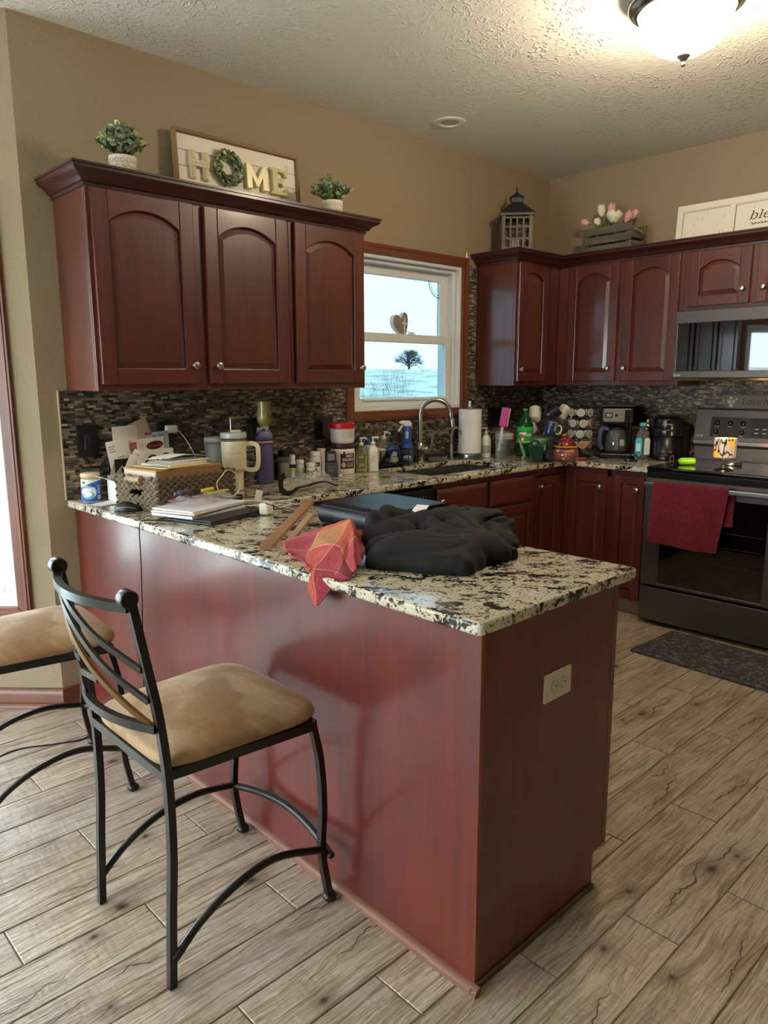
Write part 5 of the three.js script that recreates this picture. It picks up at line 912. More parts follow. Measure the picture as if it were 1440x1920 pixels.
// wicker basket
{
  const t = thing('wicker_basket', 'braided brown wicker basket heaped with a box and papers', 'basket', [-3.188, Y, 0.415], 0.17);
  const wk = mat(0xffffff, 0.75, { map: tex(128, 128, (u, v) => mix3(hex(0x3a2c20), hex(0x8d775c), fbm(u, v, 6, 50, 3, 21)), {}) }), w = 0.38, d = 0.26, rows = 4, rh = 0.027;
  const strand = (x0, z0, x1, z1, y, ph) => { const n = Math.round(Math.hypot(x1 - x0, z1 - z0) / 0.034), out = [], dx = (x1 - x0) / n, dz = (z1 - z0) / n, L = Math.hypot(dx, dz), ang = -Math.atan2(dz, dx); for (let i = 0; i < n; i++) for (const s of [-1, 1]) { const g = new THREE.SphereGeometry(1, 10, 8).scale(L * 0.68, 0.0098, 0.0085); rz(g, s * 0.48); ry(g, ang); out.push(mv(g, x0 + dx * (i + 0.5 + (s > 0 ? 0.25 : -0.25)), y + s * 0.0062, z0 + dz * (i + 0.5 + (s > 0 ? 0.25 : -0.25)))); } return out; };
  for (let r = 0; r < rows; r++) {
    const y = 0.0172 + r * rh;
    part('braid', strand(-w / 2, d / 2, w / 2, d / 2, y), wk, t); part('braid', strand(-w / 2, -d / 2, w / 2, -d / 2, y), wk, t); part('braid', strand(w / 2, -d / 2, w / 2, d / 2, y), wk, t);
    if (r === 2) { part('braid', strand(-w / 2, -d / 2, -w / 2, -0.04, y), wk, t); part('braid', strand(-w / 2, 0.04, -w / 2, d / 2, y), wk, t); } else part('braid', strand(-w / 2, -d / 2, -w / 2, d / 2, y), wk, t);
  }
  part('rim_braid', [...strand(-w / 2, d / 2, w / 2, d / 2, 0.119), ...strand(-w / 2, -d / 2, w / 2, -d / 2, 0.119), ...strand(w / 2, -d / 2, w / 2, d / 2, 0.119), ...strand(-w / 2, -d / 2, -w / 2, -0.05, 0.119), ...strand(-w / 2, 0.05, -w / 2, d / 2, 0.119)], wk, t);
  part('base', range(-w / 2 + 0.008, w / 2 - 0.008, 0.001, 0.006, -d / 2 + 0.008, d / 2 - 0.008, 0.001), wk, t);
  part('handle', rx(cyl(0.0135, 0.0135, 0.088, 20), Math.PI / 2).translate(-w / 2 - 0.012, 0.123, -0.044), mat(0xc9a878, 0.55, { map: woodTex }), t, 'round wooden dowel handle'); part('handle_tie', [-0.03, 0.03].map((z) => new THREE.TorusGeometry(0.018, 0.0022, 6, 24).translate(-w / 2 - 0.006, 0.118, z)), mat(0x6d5a3c, 0.8), t);
  one('twine_loop', 'thin tan cord looped over the front of the wicker basket', 'cord', [tube([V(-3.055, Y + 0.115, 0.548), V(-3.085, Y + 0.085, 0.555), V(-3.07, Y + 0.04, 0.565), V(-3.02, Y + 0.028, 0.565), V(-2.975, Y + 0.05, 0.548), V(-2.965, Y + 0.09, 0.535), V(-2.985, Y + 0.122, 0.528), V(-3.02, Y + 0.134, 0.532)], 0.0026, 60, 8, true)], mat(0xcfc3a8, 0.6));
  const y0 = Y + 0.108, k = thing('cardboard_box', 'shallow brown cardboard box riding on top of the wicker basket', 'box', [-3.205, y0 - 0.012, 0.415], 0.17);
  const kc = mat(0xa87a4c, 0.8), kl = mat(0xcdbfae, 0.8);
  part('body', range(-0.155, 0.165, 0, 0.062, -0.105, 0.105, 0.002), kc, k); part('end_label', range(-0.1562, -0.1552, 0.006, 0.058, -0.10, 0.10, 0.0004), kl, k); part('lid_edge', range(-0.157, 0.167, 0.056, 0.064, -0.107, 0.107, 0.002), mat(0xb3875a, 0.8), k);
  let yy = y0 + 0.0535; const P = (lb, cat, dx, dz, turn, w, d, h, m) => { flat('paper_sheet', lb, cat, -3.205 + dx, 0.415 + dz, turn, w, d, h, m, yy); yy += h + 0.0006; };
  P('yellow folder directly on the brown cardboard box', 'folder', -0.005, 0.01, 0.22, 0.23, 0.2, 0.004, mat(0xd9c67c, 0.7)); P('thick white booklet on the yellow folder', 'booklet', 0.015, -0.005, 0.30, 0.21, 0.16, 0.007, paper); P('pale blue-edged letter on the white booklet', 'letter', -0.02, 0.015, 0.42, 0.19, 0.11, 0.002, mat(0xccd7de, 0.7)); P('cream sheet over the blue-edged letter', 'paper', 0.06, -0.02, 0.1, 0.19, 0.12, 0.002, mat(0xe6dcc8, 0.8));
  one('curled_paper', 'curled white sheet topmost on the basket heap', 'paper', sheet((u, v) => [(u - 0.5) * 0.22, 0.012 * Math.sin(u * 3.1) + 0.012 * (1 - u) * v + 0.001, (v - 0.5) * 0.14], 14, 8, 0.0008), mat(0xe9e6e0, 0.8), [-3.145, yy + 0.002, 0.36], 0.28);
}
{
  const t = thing('computer_mouse', 'black cordless computer mouse before the wicker basket', 'mouse', [-3.418, Y, 0.445], -0.6);
  const g = new THREE.SphereGeometry(1, 32, 20), p = g.attributes.position; for (let i = 0; i < p.count; i++) { const x = p.getX(i), y = Math.max(p.getY(i), -0.25), z = p.getZ(i); p.setXYZ(i, x * 0.052, (y + 0.25) * 0.031 * (1 - 0.25 * Math.max(0, x)), z * 0.032 * (1 - 0.12 * x * x)); } g.computeVertexNormals();
  part('shell', g, mat(0x24272a, 0.35), t); part('wheel', rx(cyl(0.008, 0.008, 0.005, 18), Math.PI / 2).translate(0.026, 0.029, -0.0025), mat(0x9aa0a4, 0.4), t); part('side_trim', tube([V(-0.04, 0.017, 0.0245), V(0, 0.02, 0.031), V(0.035, 0.014, 0.0265)], 0.0016, 20, 6), mat(0xb4b8b8, 0.3, { metal: 0.8 }), t);
}
// laptop, magazines, bag
{
  const t = thing('laptop', 'closed dark laptop below the magazine pile', 'laptop', [-3.225, Y, 0.795], 0.30);
  part('base', bbox(0.315, 0.010, 0.215, 0.004, 2), mat(0x202227, 0.4), t); part('lid', mv(box(0.315, 0.007, 0.215, 0.003, 2), 0, 0.0142, 0), mat(0x2b2c31, 0.35), t); part('port', range(0.05, 0.10, 0.003, 0.007, 0.107, 0.1079, 0.0002), mat(0x6b6f75, 0.4, { metal: 0.6 }), t);
  let y = Y + 0.0182; const Q = [['thick white magazine at the bottom of the pile on the laptop', 0.0, 0.30, 0.01, 0xe3e6e8], ['brown-covered booklet second from the bottom of the pile', 0.012, 0.33, 0.004, 0x9b8878], ['pale pink magazine third in the pile on the laptop', -0.008, 0.36, 0.006, 0xdccdc8], ['white catalogue topmost in the pile below the plastic bag', 0.004, 0.30, 0.005, 0xe9ebee]];
  for (const [lb, dx, a, h, c] of Q) { flat('magazine', lb, 'magazine', -3.268 + dx, 0.735 - dx, a, 0.29, 0.20, h, mat(c, 0.45, { clearcoat: 0.3 }), y, 'magazine pile on the laptop'); y += h + 0.0005; }
  const bag = (px, pz) => 0.012 + 0.020 * Math.max(0, perlin.noise(px * 22, 1.3, pz * 22)) + 0.011 * Math.abs(perlin.noise(px * 55, 4.1, pz * 55));
  one('plastic_bag', 'clear crumpled plastic bag lying on the magazine pile', 'bag', sheet((u, v) => { const x = (u - 0.5) * 0.27, z = (v - 0.5) * 0.15, e = Math.min(1, 6 * Math.min(u, 1 - u)) * Math.min(1, 5 * Math.min(v, 1 - v)); return [x + 0.01 * perlin.noise(u * 9, 2, v * 9), 0.003 + e * bag(x, z) + 0.012 * sstep(0.55, 0.95, u) * e, z + 0.008 * perlin.noise(u * 8, 7, v * 8)]; }, 44, 26, 0.0004), mat(0xfaf6fa, 0.06, { transmission: 0.9, thickness: 0, ior: 1.4 }), [-3.235, y + 0.002, 0.70], 0.32);
  const pk = thing('pen', 'magenta pen sticking out of the plastic bag', 'pen', [-3.315, y + 0.020, 0.665], 0.55); part('barrel', rz(cyl(0.004, 0.004, 0.12, 12), Math.PI / 2).translate(0.06, 0, 0), mat(0xb23f86, 0.4), pk); part('tip', rz(cyl(0.004, 0.001, 0.012, 12), Math.PI / 2).translate(-0.06, 0, 0), nickel, pk);
  const yk = thing('highlighter', 'yellow highlighter with black cap lying on the plastic bag', 'marker', [-3.205, y + 0.031, 0.632], 0.40); part('barrel', rz(cyl(0.0065, 0.0065, 0.085, 14), Math.PI / 2).translate(0.08, 0, 0), mat(0xe4d33c, 0.4), yk); part('cap', rz(cyl(0.0075, 0.0075, 0.045, 14), Math.PI / 2).translate(-0.005, 0, 0), blackPlastic, yk);
  one('ruler', 'short yellow ruler beside the highlighter on the bag', 'ruler', bbox(0.12, 0.0025, 0.026, 0.0008), mat(0xdcc842, 0.45), [-3.145, y + 0.026, 0.665], 0.36);
}
// bead strand on the bag
one('bead_bracelet', 'strand of grey-blue beads lying on the plastic bag', 'bracelet', [...Array(13)].map((_, i) => ball(0.0075, -0.05 + i * 0.0085, Math.abs(Math.sin(i)) * 0.002, 0.010 * Math.sin(i * 0.9), 10)), mat(0x55607c, 0.3), [-3.275, Y + 0.077, 0.615], 0.6);
{
  const t = thing('charger_cube', 'white cube charger at the right end of the magazine pile', 'charger', [-3.075, Y, 0.888], 0.35);
  part('cube', bbox(0.042, 0.046, 0.042, 0.009, 3), mat(0xe4dcc8, 0.4), t); part('plug', range(0.021, 0.04, 0.014, 0.032, -0.01, 0.01, 0.002), blackPlastic, t);
  const Cc = (name, lb, pts, r, m) => one(name, lb, 'cable', [capTube(pts, r, 80, 7)], m);
  Cc('charging_cable', 'thin black cable curling from the white cube charger', [V(-3.09, Y + 0.047, 0.905), V(-3.075, Y + 0.04, 0.93), V(-3.02, Y + 0.012, 0.945), V(-2.99, Y + 0.003, 0.93), V(-2.955, Y + 0.003, 0.88), V(-2.96, Y + 0.003, 0.84), V(-3.0, Y + 0.004, 0.83), V(-3.035, Y + 0.02, 0.865)], 0.0018, blackPlastic);
  Cc('charging_cable', 'white cable making the widest loop right of the tumbler', [V(-3.12, Y + 0.003, 0.60), V(-3.0, Y + 0.012, 0.62), V(-2.90, Y + 0.004, 0.68), V(-2.86, Y + 0.003, 0.75), V(-2.92, Y + 0.003, 0.80), V(-3.03, Y + 0.003, 0.80)], 0.0024, whitePlastic);
  Cc('charging_cable', 'white cable bundled straight beside the laptop end', [V(-3.10, Y + 0.003, 0.655), V(-2.98, Y + 0.003, 0.70), V(-2.87, Y + 0.008, 0.70), V(-2.83, Y + 0.003, 0.715)], 0.0024, whitePlastic);
  Cc('charging_cable', 'cream cable passing under the white price tag', [V(-3.03, Y + 0.003, 0.53), V(-2.94, Y + 0.003, 0.58), V(-2.90, Y + 0.003, 0.66), V(-2.93, Y + 0.003, 0.74)], 0.0024, mat(0xd9d2c0, 0.5));
  one('paper_tag', 'little white tag standing up on the cables', 'tag', rz(bbox(0.028, 0.048, 0.001, 0.0003), -0.25), paper, [-2.945, Y + 0.006, 0.635], -0.5);
  const a = thing('power_adapter', 'small black adapter lump behind the white cables', 'adapter', [-2.985, Y, 0.525], 0.4); part('body', bbox(0.075, 0.026, 0.042, 0.010, 3), blackPlastic, a); part('cable', tube([V(0.036, 0.012, 0), V(0.07, 0.006, 0.02), V(0.11, 0.003, 0.02), V(0.14, 0.003, 0.05)], 0.002, 24, 6), blackPlastic, a);
}
// tumblers and bottles
{
  const x = -2.815, z = 0.262, t = thing('tumbler', 'cream handled tumbler with steel straw', 'tumbler', [x, Y, z], faceCam(x, z) + 0.06);
  const cream = mat(0xdccfac, 0.42), hd = mat(0xe2d8bc, 0.45);
  part('body', lathe([[0, 0], [0.036, 0], [0.039, 0.004], [0.040, 0.075], [0.043, 0.088], [0.053, 0.098], [0.0555, 0.104], [0.0575, 0.225], [0.0555, 0.228], [0, 0.228]], 48), cream, t);
  part('steel_band', lathe([[0.0, 0.2282], [0.0555, 0.2282], [0.0555, 0.240], [0, 0.240]], 48), steel, t);
  part('lid', lathe([[0, 0.2402], [0.058, 0.2402], [0.0595, 0.244], [0.0595, 0.262], [0.056, 0.268], [0.02, 0.270], [0, 0.270]], 48), mat(0xd6d8d3, 0.2, { transmission: 0.4, thickness: 0 }), t); part('lid_slider', range(-0.012, 0.034, 0.270, 0.277, -0.012, 0.012, 0.003), hd, t);
  part('handle', sq([[0.05, 0.212, 0], [0.085, 0.214, 0], [0.106, 0.203, 0], [0.110, 0.17, 0], [0.108, 0.12, 0], [0.100, 0.098, 0], [0.08, 0.092, 0], [0.05, 0.098, 0]], 0.02, 0.014, [0, 0, 1], 40), hd, t);
  part('straw', rz(cyl(0.0045, 0.0045, 0.27, 14, 0.06), 0.02).translate(-0.004, 0, 0.006), steel, t);
  labelOn(t, 0.0571, 0.05, 0.165, (g, w, h) => { g.fillStyle = '#dccfac'; g.fillRect(0, 0, w, h); g.fillStyle = g.strokeStyle = '#b3a47e'; g.lineWidth = 5; g.beginPath(); g.moveTo(96, 64); g.lineTo(108, 20); g.lineTo(128, 52); g.lineTo(148, 20); g.lineTo(160, 64); g.stroke(); g.fillRect(98, 66, 60, 6); g.font = 'bold 44px sans-serif'; g.textAlign = 'center'; g.fillText('STANLEY', w / 2, 126); }, { a0: -0.95, a1: 0.75, hh: 140, r1: 0.0578 });
  const t2 = thing('tumbler', 'grey tumbler half hidden behind the cream one', 'tumbler', [-2.835, Y, 0.145], faceCam(x, z));
  part('body', lathe([[0, 0], [0.036, 0], [0.039, 0.004], [0.04, 0.075], [0.052, 0.098], [0.055, 0.21], [0, 0.212]], 40), mat(0x7d7a76, 0.45), t2); part('lid', lathe([[0, 0.2122], [0.057, 0.2122], [0.057, 0.236], [0.05, 0.242], [0, 0.242]], 40), mat(0x9c9a95, 0.35), t2);
}
{
  const x = -2.585, z = 0.17, t = thing('water_bottle', 'tall purple water bottle with pink band', 'bottle', [x, Y, z], faceCam(x, z)), pu = mat(0x56507c, 0.5);
  part('body', lathe([[0, 0], [0.037, 0], [0.040, 0.004], [0.041, 0.06], [0.041, 0.195], [0, 0.197]], 40), pu, t); part('band', lathe([[0, 0.1972], [0.0415, 0.1972], [0.0415, 0.209], [0, 0.209]], 40), mat(0xd59aa8, 0.5), t);
  part('lid', lathe([[0, 0.2092], [0.041, 0.2092], [0.0405, 0.235], [0.035, 0.253], [0.024, 0.262], [0, 0.264]], 40), mat(0x77729a, 0.45), t); part('lid_button', rz(box(0.05, 0.016, 0.026, 0.006, 2), 0.6).translate(-0.014, 0.252, 0.016), mat(0x4b2440, 0.45), t);
}
function simpleBottle(name, label, cat, x, z, prof, m, cap, capM, lab, o = {}) {
  const t = thing(name, label, cat, [x, Y, z], faceCam(x, z)); part('body', lathe(prof, 32), m, t); if (cap) part('cap', lathe(cap, 28), capM, t);
  if (lab) labelOn(t, lab.r, lab.h, lab.y, lab.draw, { a0: -1.1, a1: 1.1, ...o }); return t;
}
const pill = (r, h, n) => [[0, 0], [r * 0.94, 0], [r, 0.004], [r, h - 0.014], [r * 0.85, h - 0.004], [n, h], [n, h + 0.002], [0, h + 0.002]], capP = (r, y0, y1) => [[0, y0], [r, y0], [r * 1.02, y0 + 0.001], [r, y1 - 0.002], [r * 0.92, y1], [0, y1]];
const lab = (bg, fn) => (g, w, h) => { g.fillStyle = bg; g.fillRect(0, 0, w, h); fn && fn(g, w, h); };
{
  const t = simpleBottle('storage_jar', 'clear square jar with black screw lid beside the purple bottle', 'jar', -2.432, 0.115, pill(0.033, 0.115, 0.03), mat(0xd6dadb, 0.06, { transmission: 0.88, thickness: 0 }), capP(0.028, 0.118, 0.150), blackPlastic);
  part('contents', lathe([[0, 0.003], [0.028, 0.003], [0.028, 0.08], [0, 0.085]], 24), mat(0xb9b3ac, 0.7), t);
  const d = thing('storage_jar', 'short dark jar tucked behind the clear jar', 'jar', [-2.475, Y, 0.065]); part('body', lathe(pill(0.034, 0.1, 0.03), 28), mat(0x15161a, 0.3), d); part('lid', lathe(capP(0.033, 0.102, 0.128), 28), blackPlastic, d);
  simpleBottle('supplement_bottle', 'slim white bottle with yellow and navy stripes', 'bottle', -2.383, 0.125, pill(0.018, 0.095, 0.012), mat(0xe9e6dc, 0.4), capP(0.014, 0.097, 0.122), whitePlastic, { r: 0.0183, h: 0.07, y: 0.008, draw: lab('#e9e6dc', (g, w, h) => { g.fillStyle = '#1d2b44'; g.fillRect(0, 10, w, 70); g.fillStyle = '#e0c92c'; g.fillRect(0, 92, w, 50); lines2(g, 60, 160, 5, 120); }) });
  simpleBottle('supplement_bottle', 'plain small white pill bottle between striped and blue-label ones', 'bottle', -2.357, 0.155, pill(0.021, 0.075, 0.016), mat(0xe6e2d6, 0.4), capP(0.019, 0.077, 0.098), whitePlastic, { r: 0.0213, h: 0.05, y: 0.01, draw: lab('#dcd8cb', (g) => lines2(g, 40, 60, 8, 160)) });
  simpleBottle('supplement_bottle', 'small white pill bottle with square blue label in front', 'bottle', -2.328, 0.205, pill(0.026, 0.062, 0.02), mat(0xece9e0, 0.4), capP(0.024, 0.064, 0.084), whitePlastic, { r: 0.0263, h: 0.042, y: 0.008, draw: lab('#e9e6de', (g, w) => { g.fillStyle = '#2f57a0'; g.fillRect(w / 2 - 60, 60, 120, 120); g.fillStyle = '#cfd9ea'; g.fillRect(w / 2 - 44, 92, 88, 14); g.fillRect(w / 2 - 44, 122, 64, 10); }) });
  simpleBottle('supplement_bottle', 'larger white bottle with brown and black label at the back', 'bottle', -2.238, 0.13, pill(0.034, 0.105, 0.026), mat(0xe8e5dc, 0.4), capP(0.029, 0.107, 0.131), whitePlastic, { r: 0.0343, h: 0.062, y: 0.02, draw: lab('#e8e5dc', (g, w) => { g.fillStyle = '#3b2a1e'; g.fillRect(40, 24, w - 80, 90); g.fillStyle = '#efe9dc'; g.fillRect(70, 50, 90, 12); g.fillRect(70, 72, 120, 10); g.fillStyle = '#5d4329'; g.beginPath(); g.ellipse(110, 180, 50, 50, 0, 0, 7); g.fill(); }) });
  simpleBottle('supplement_bottle', 'white capped bottle peeking over behind the dark box', 'bottle', -2.155, 0.075, pill(0.026, 0.11, 0.022), mat(0xe3ded2, 0.4), capP(0.024, 0.112, 0.138), mat(0xe5dfcc, 0.45));
  const mats2 = mat(0x8a8a90, 0.6), b = thing('tea_box', 'small dark grey carton standing left of the supplement tub', 'box', [-2.182, Y, 0.192], faceCam(-2.182, 0.192) + 0.2);
  part('carton', bbox(0.06, 0.075, 0.045, 0.002), mat(0x4a4a56, 0.6), b); part('upper_carton', range(-0.03, 0.022, 0.0755, 0.132, -0.02, 0.02, 0.002), mat(0x242428, 0.5), b); for (const q of [[-0.02, 0.02, 0.05, 0.054, 0.0226, 0.0229], [-0.02, 0.012, 0.038, 0.041, 0.0226, 0.0229], [-0.02, 0.016, 0.03, 0.032, 0.0226, 0.0229], [-0.022, 0.014, 0.085, 0.12, 0.0202, 0.0205]]) part('print', range(...q, 0.0001), mats2, b);
  one('tiny_lid', 'tiny white and red cap lying before the dark carton', 'cap', lathe([[0, 0], [0.011, 0], [0.0115, 0.008], [0.009, 0.011], [0, 0.012]], 20), mat(0xe8e0da, 0.4), [-2.165, Y, 0.245]);
}
function lines2(g, x, y, n, w) { g.fillStyle = '#8d877c'; for (let i = 0; i < n; i++) g.fillRect(x, y + i * 15, w * (i % 2 ? 0.7 : 1), 5); }
{
  const x = -2.063, z = 0.145, t = thing('supplement_tub', 'big white supplement tub with maroon label and maroon lid', 'tub', [x, Y, z], faceCam(x, z));
  part('body', lathe([[0, 0], [0.060, 0], [0.064, 0.004], [0.064, 0.02], [0.066, 0.03], [0.066, 0.128], [0.063, 0.137], [0, 0.138]], 48), mat(0xe8e2d6, 0.4), t); part('lid', lathe([[0, 0.1382], [0.0625, 0.1382], [0.0635, 0.142], [0.0635, 0.158], [0.061, 0.161], [0, 0.162]], 48), mat(0x471a1c, 0.4), t);
  labelOn(t, 0.0664, 0.094, 0.032, (g, w, h) => { g.fillStyle = '#e8e2d6'; g.fillRect(0, 0, w, h); g.fillStyle = '#3e1820'; g.fillRect(w * 0.42, 34, w * 0.58, h - 34); g.fillStyle = '#3c4637'; g.beginPath(); g.ellipse(280, 18, 22, 16, 0, 0, 7); g.fill(); g.font = 'bold 22px sans-serif'; g.fillText('THORNE', 330, 26); g.fillStyle = '#efe8dd'; g.font = 'bold 54px sans-serif'; g.fillText('DAILY', 310, 88); g.fillText('BALANCE', 250, 142); g.fillStyle = '#d8b4a8'; g.beginPath(); g.ellipse(270, 198, 40, 40, 0, 0, 7); g.fill(); g.fillStyle = '#cfc4ba'; for (let i = 0; i < 4; i++) g.fillRect(330, 168 + i * 18, 140, 6); g.fillStyle = '#a59d90'; for (let i = 0; i < 12; i++) g.fillRect(20, 50 + i * 15, 130, 4); }, { a0: -1.15, a1: 1.2, w: 512 });
  const u = thing('snack_tub', 'white tub with bright red lid stacked on the supplement tub', 'tub', [x, Y + 0.1625, z], faceCam(x, z));
  part('body', lathe([[0, 0], [0.052, 0], [0.061, 0.008], [0.064, 0.025], [0.0655, 0.082], [0, 0.083]], 48), mat(0xe6e0d8, 0.4), u); part('lid', lathe([[0, 0.0832], [0.066, 0.0832], [0.0675, 0.086], [0.0675, 0.108], [0.064, 0.113], [0, 0.114]], 48), mat(0xc2151c, 0.35), u); part('lid_ring', lathe([[0.0656, 0.0775], [0.067, 0.0775], [0.067, 0.083], [0.0656, 0.083]], 48), mat(0xe2a8a0, 0.4), u);
  labelOn(u, 0.0651, 0.05, 0.026, (g, w, h) => { g.fillStyle = '#e6e0d8'; g.fillRect(0, 0, w, h); g.fillStyle = '#cfc9bc'; g.fillRect(118, 8, 130, h - 20); g.fillStyle = '#8f8a80'; for (let i = 0; i < 11; i++) g.fillRect(126, 18 + i * 19, 112, 5); }, { a0: -1.2, a1: 1.2, r1: 0.0658 });
}
// soaps
function pumpHead(t, y, m, turn = 0) { const g = new THREE.Group(); g.name = 'pump'; g.rotation.y = turn; t.add(g); part('collar', lathe([[0, y], [0.013, y], [0.0135, y + 0.016], [0.010, y + 0.018], [0, y + 0.018]], 20), m, g); part('stem', cyl(0.0045, 0.0045, 0.022, 12, y + 0.018), m, g); part('nozzle', [range(-0.009, 0.032, y + 0.038, y + 0.047, -0.006, 0.006, 0.004, 2), range(0.026, 0.033, y + 0.034, y + 0.042, -0.004, 0.004, 0.002)], m, g); }
const bodyRR = (w, d, h, r, sh) => { const s = rrect(w, d, r); return ext(s, h, 0.004, 2).rotateX(-Math.PI / 2); };
{
  const x = -1.945, z = 0.165, t = thing('soap_bottle', 'clear soap bottle with olive label and white pump', 'bottle', [x, Y, z], faceCam(x, z));
  part('body', [bodyRR(0.068, 0.042, 0.115, 0.012), mv(lathe([[0.03, 0], [0.028, 0.01], [0.016, 0.024], [0.012, 0.03], [0, 0.03]], 24).scale(1, 1, 0.68), 0, 0.113, 0)], mat(0xf0f0e6, 0.05, { transmission: 0.9, thickness: 0 }), t); part('soap', mv(bodyRR(0.06, 0.034, 0.085, 0.01), 0, 0.003, 0), mat(0xd9d4ae, 0.2), t);
  part('label', range(-0.027, 0.027, 0.016, 0.10, 0.0212, 0.0216, 0.0001), printed(128, 192, (g, w, h) => { g.fillStyle = '#6b6a35'; g.fillRect(0, 0, w, h); g.strokeStyle = '#c9c49a'; g.lineWidth = 3; g.strokeRect(8, 8, w - 16, h - 16); g.fillStyle = '#d8d3ac'; for (const [y, q] of [[30, 70], [44, 50], [90, 20], [120, 76], [134, 60], [148, 70]]) g.fillRect(w / 2 - q / 2, y, q, 6); }), t);
  pumpHead(t, 0.143, whitePlastic, 0.2);
  const x2 = -1.880, z2 = 0.19, u = thing('soap_bottle', 'opaque white lotion bottle with white pump before the dish rack', 'bottle', [x2, Y, z2], faceCam(x2, z2)); part('body', lathe([[0, 0], [0.029, 0], [0.031, 0.003], [0.031, 0.105], [0.028, 0.122], [0.017, 0.138], [0.0125, 0.145], [0, 0.145]], 32), mat(0xe9e4d6, 0.35), u); labelOn(u, 0.0313, 0.05, 0.045, lab('#e6e0d0', (g) => { g.fillStyle = '#9a917d'; for (let i = 0; i < 7; i++) g.fillRect(80, 20 + i * 30, 100, 7); }), { a0: -0.8, a1: 0.8 }); pumpHead(u, 0.145, whitePlastic, 0.15);
  const v = thing('soap_bottle', 'second pale bottle with blue cap mostly hidden behind the lotion', 'bottle', [-1.845, Y, 0.115]); part('body', lathe([[0, 0], [0.028, 0], [0.03, 0.004], [0.03, 0.12], [0.02, 0.14], [0, 0.142]], 28), mat(0xdcdcd8, 0.3), v); part('cap', rz(lathe(capP(0.018, 0, 0.03), 20), 0.2).translate(0, 0.141, 0), mat(0x35609a, 0.4), v);
}
// wire rack with things to wash up
{
  const t = thing('wire_rack', 'black wire sink-side rack holding brush and bottle', 'rack', [-1.672, Y, 0.095]), wm = mat(0x1b1c1e, 0.4, { metal: 0.5 }), w = 0.23, d = 0.115;
  for (const y of [0.03, 0.065, 0.10]) part('hoop', tube([V(-w / 2, y, -d / 2), V(0, y, -d / 2), V(w / 2, y, -d / 2), V(w / 2, y, 0), V(w / 2, y, d / 2), V(0, y, d / 2), V(-w / 2, y, d / 2), V(-w / 2, y, 0)], y > 0.09 ? 0.0028 : 0.0016, 90, 8, true, 0.08), wm, t);
  for (let i = 0; i <= 14; i++) for (const s of [-1, 1]) part('upright', cyl(0.0012, 0.0012, 0.072, 6, 0.029).translate(-w / 2 + 0.006 + i * (w - 0.012) / 14, 0, s * d / 2), wm, t);
  for (const x of [-1, 1]) for (const z of [-1, 1]) part('leg', cyl(0.003, 0.003, 0.10, 10, 0).translate(x * (w / 2 - 0.002), 0, z * (d / 2 - 0.002)), wm, t);
  part('drip_tray', [ext(rrect(w + 0.015, d + 0.01, 0.012), 0.010, 0.003, 2).rotateX(-Math.PI / 2).translate(0, 0.012, 0)], blackMatte, t);
  const b = thing('soap_bottle', 'clear pump bottle leaning at a tilt in the wire rack', 'bottle', [-1.755, Y + 0.034, 0.10], faceCam(-1.7, 0.1)); b.rotation.z = -0.22;
  part('body', lathe([[0, 0], [0.02, 0], [0.028, 0.05], [0.035, 0.085], [0.034, 0.11], [0.022, 0.128], [0.013, 0.134], [0, 0.134]], 32), mat(0xf4f6f4, 0.05, { transmission: 0.93, thickness: 0 }), b); part('soap', lathe([[0, 0.003], [0.017, 0.003], [0.025, 0.05], [0.03, 0.08], [0, 0.08]], 24), mat(0xe4ded0, 0.3), b); pumpHead(b, 0.134, whitePlastic, 0.2);
  const s = thing('scrub_brush', 'blue and white scrub brush lying in the wire rack', 'brush', [-1.635, Y + 0.055, 0.095], 0.25);
  part('back', new THREE.SphereGeometry(1, 28, 18).scale(0.07, 0.042, 0.036).rotateZ(-0.15).translate(0, 0.03, 0), mat(0x1c3f86, 0.45), s); part('grip', rz(box(0.045, 0.07, 0.03, 0.01, 2), -0.15).translate(-0.028, 0.0, 0.022), mat(0xe6e6e2, 0.5), s); part('bristles', [...Array(60)].map((_, i) => cyl(0.0016, 0.0016, 0.022, 5, -0.028).translate(-0.045 + (i % 12) * 0.008, 0, -0.02 + Math.floor(i / 12) * 0.009)), mat(0xd9dde2, 0.6), s).userData.kind = 'stuff';
}
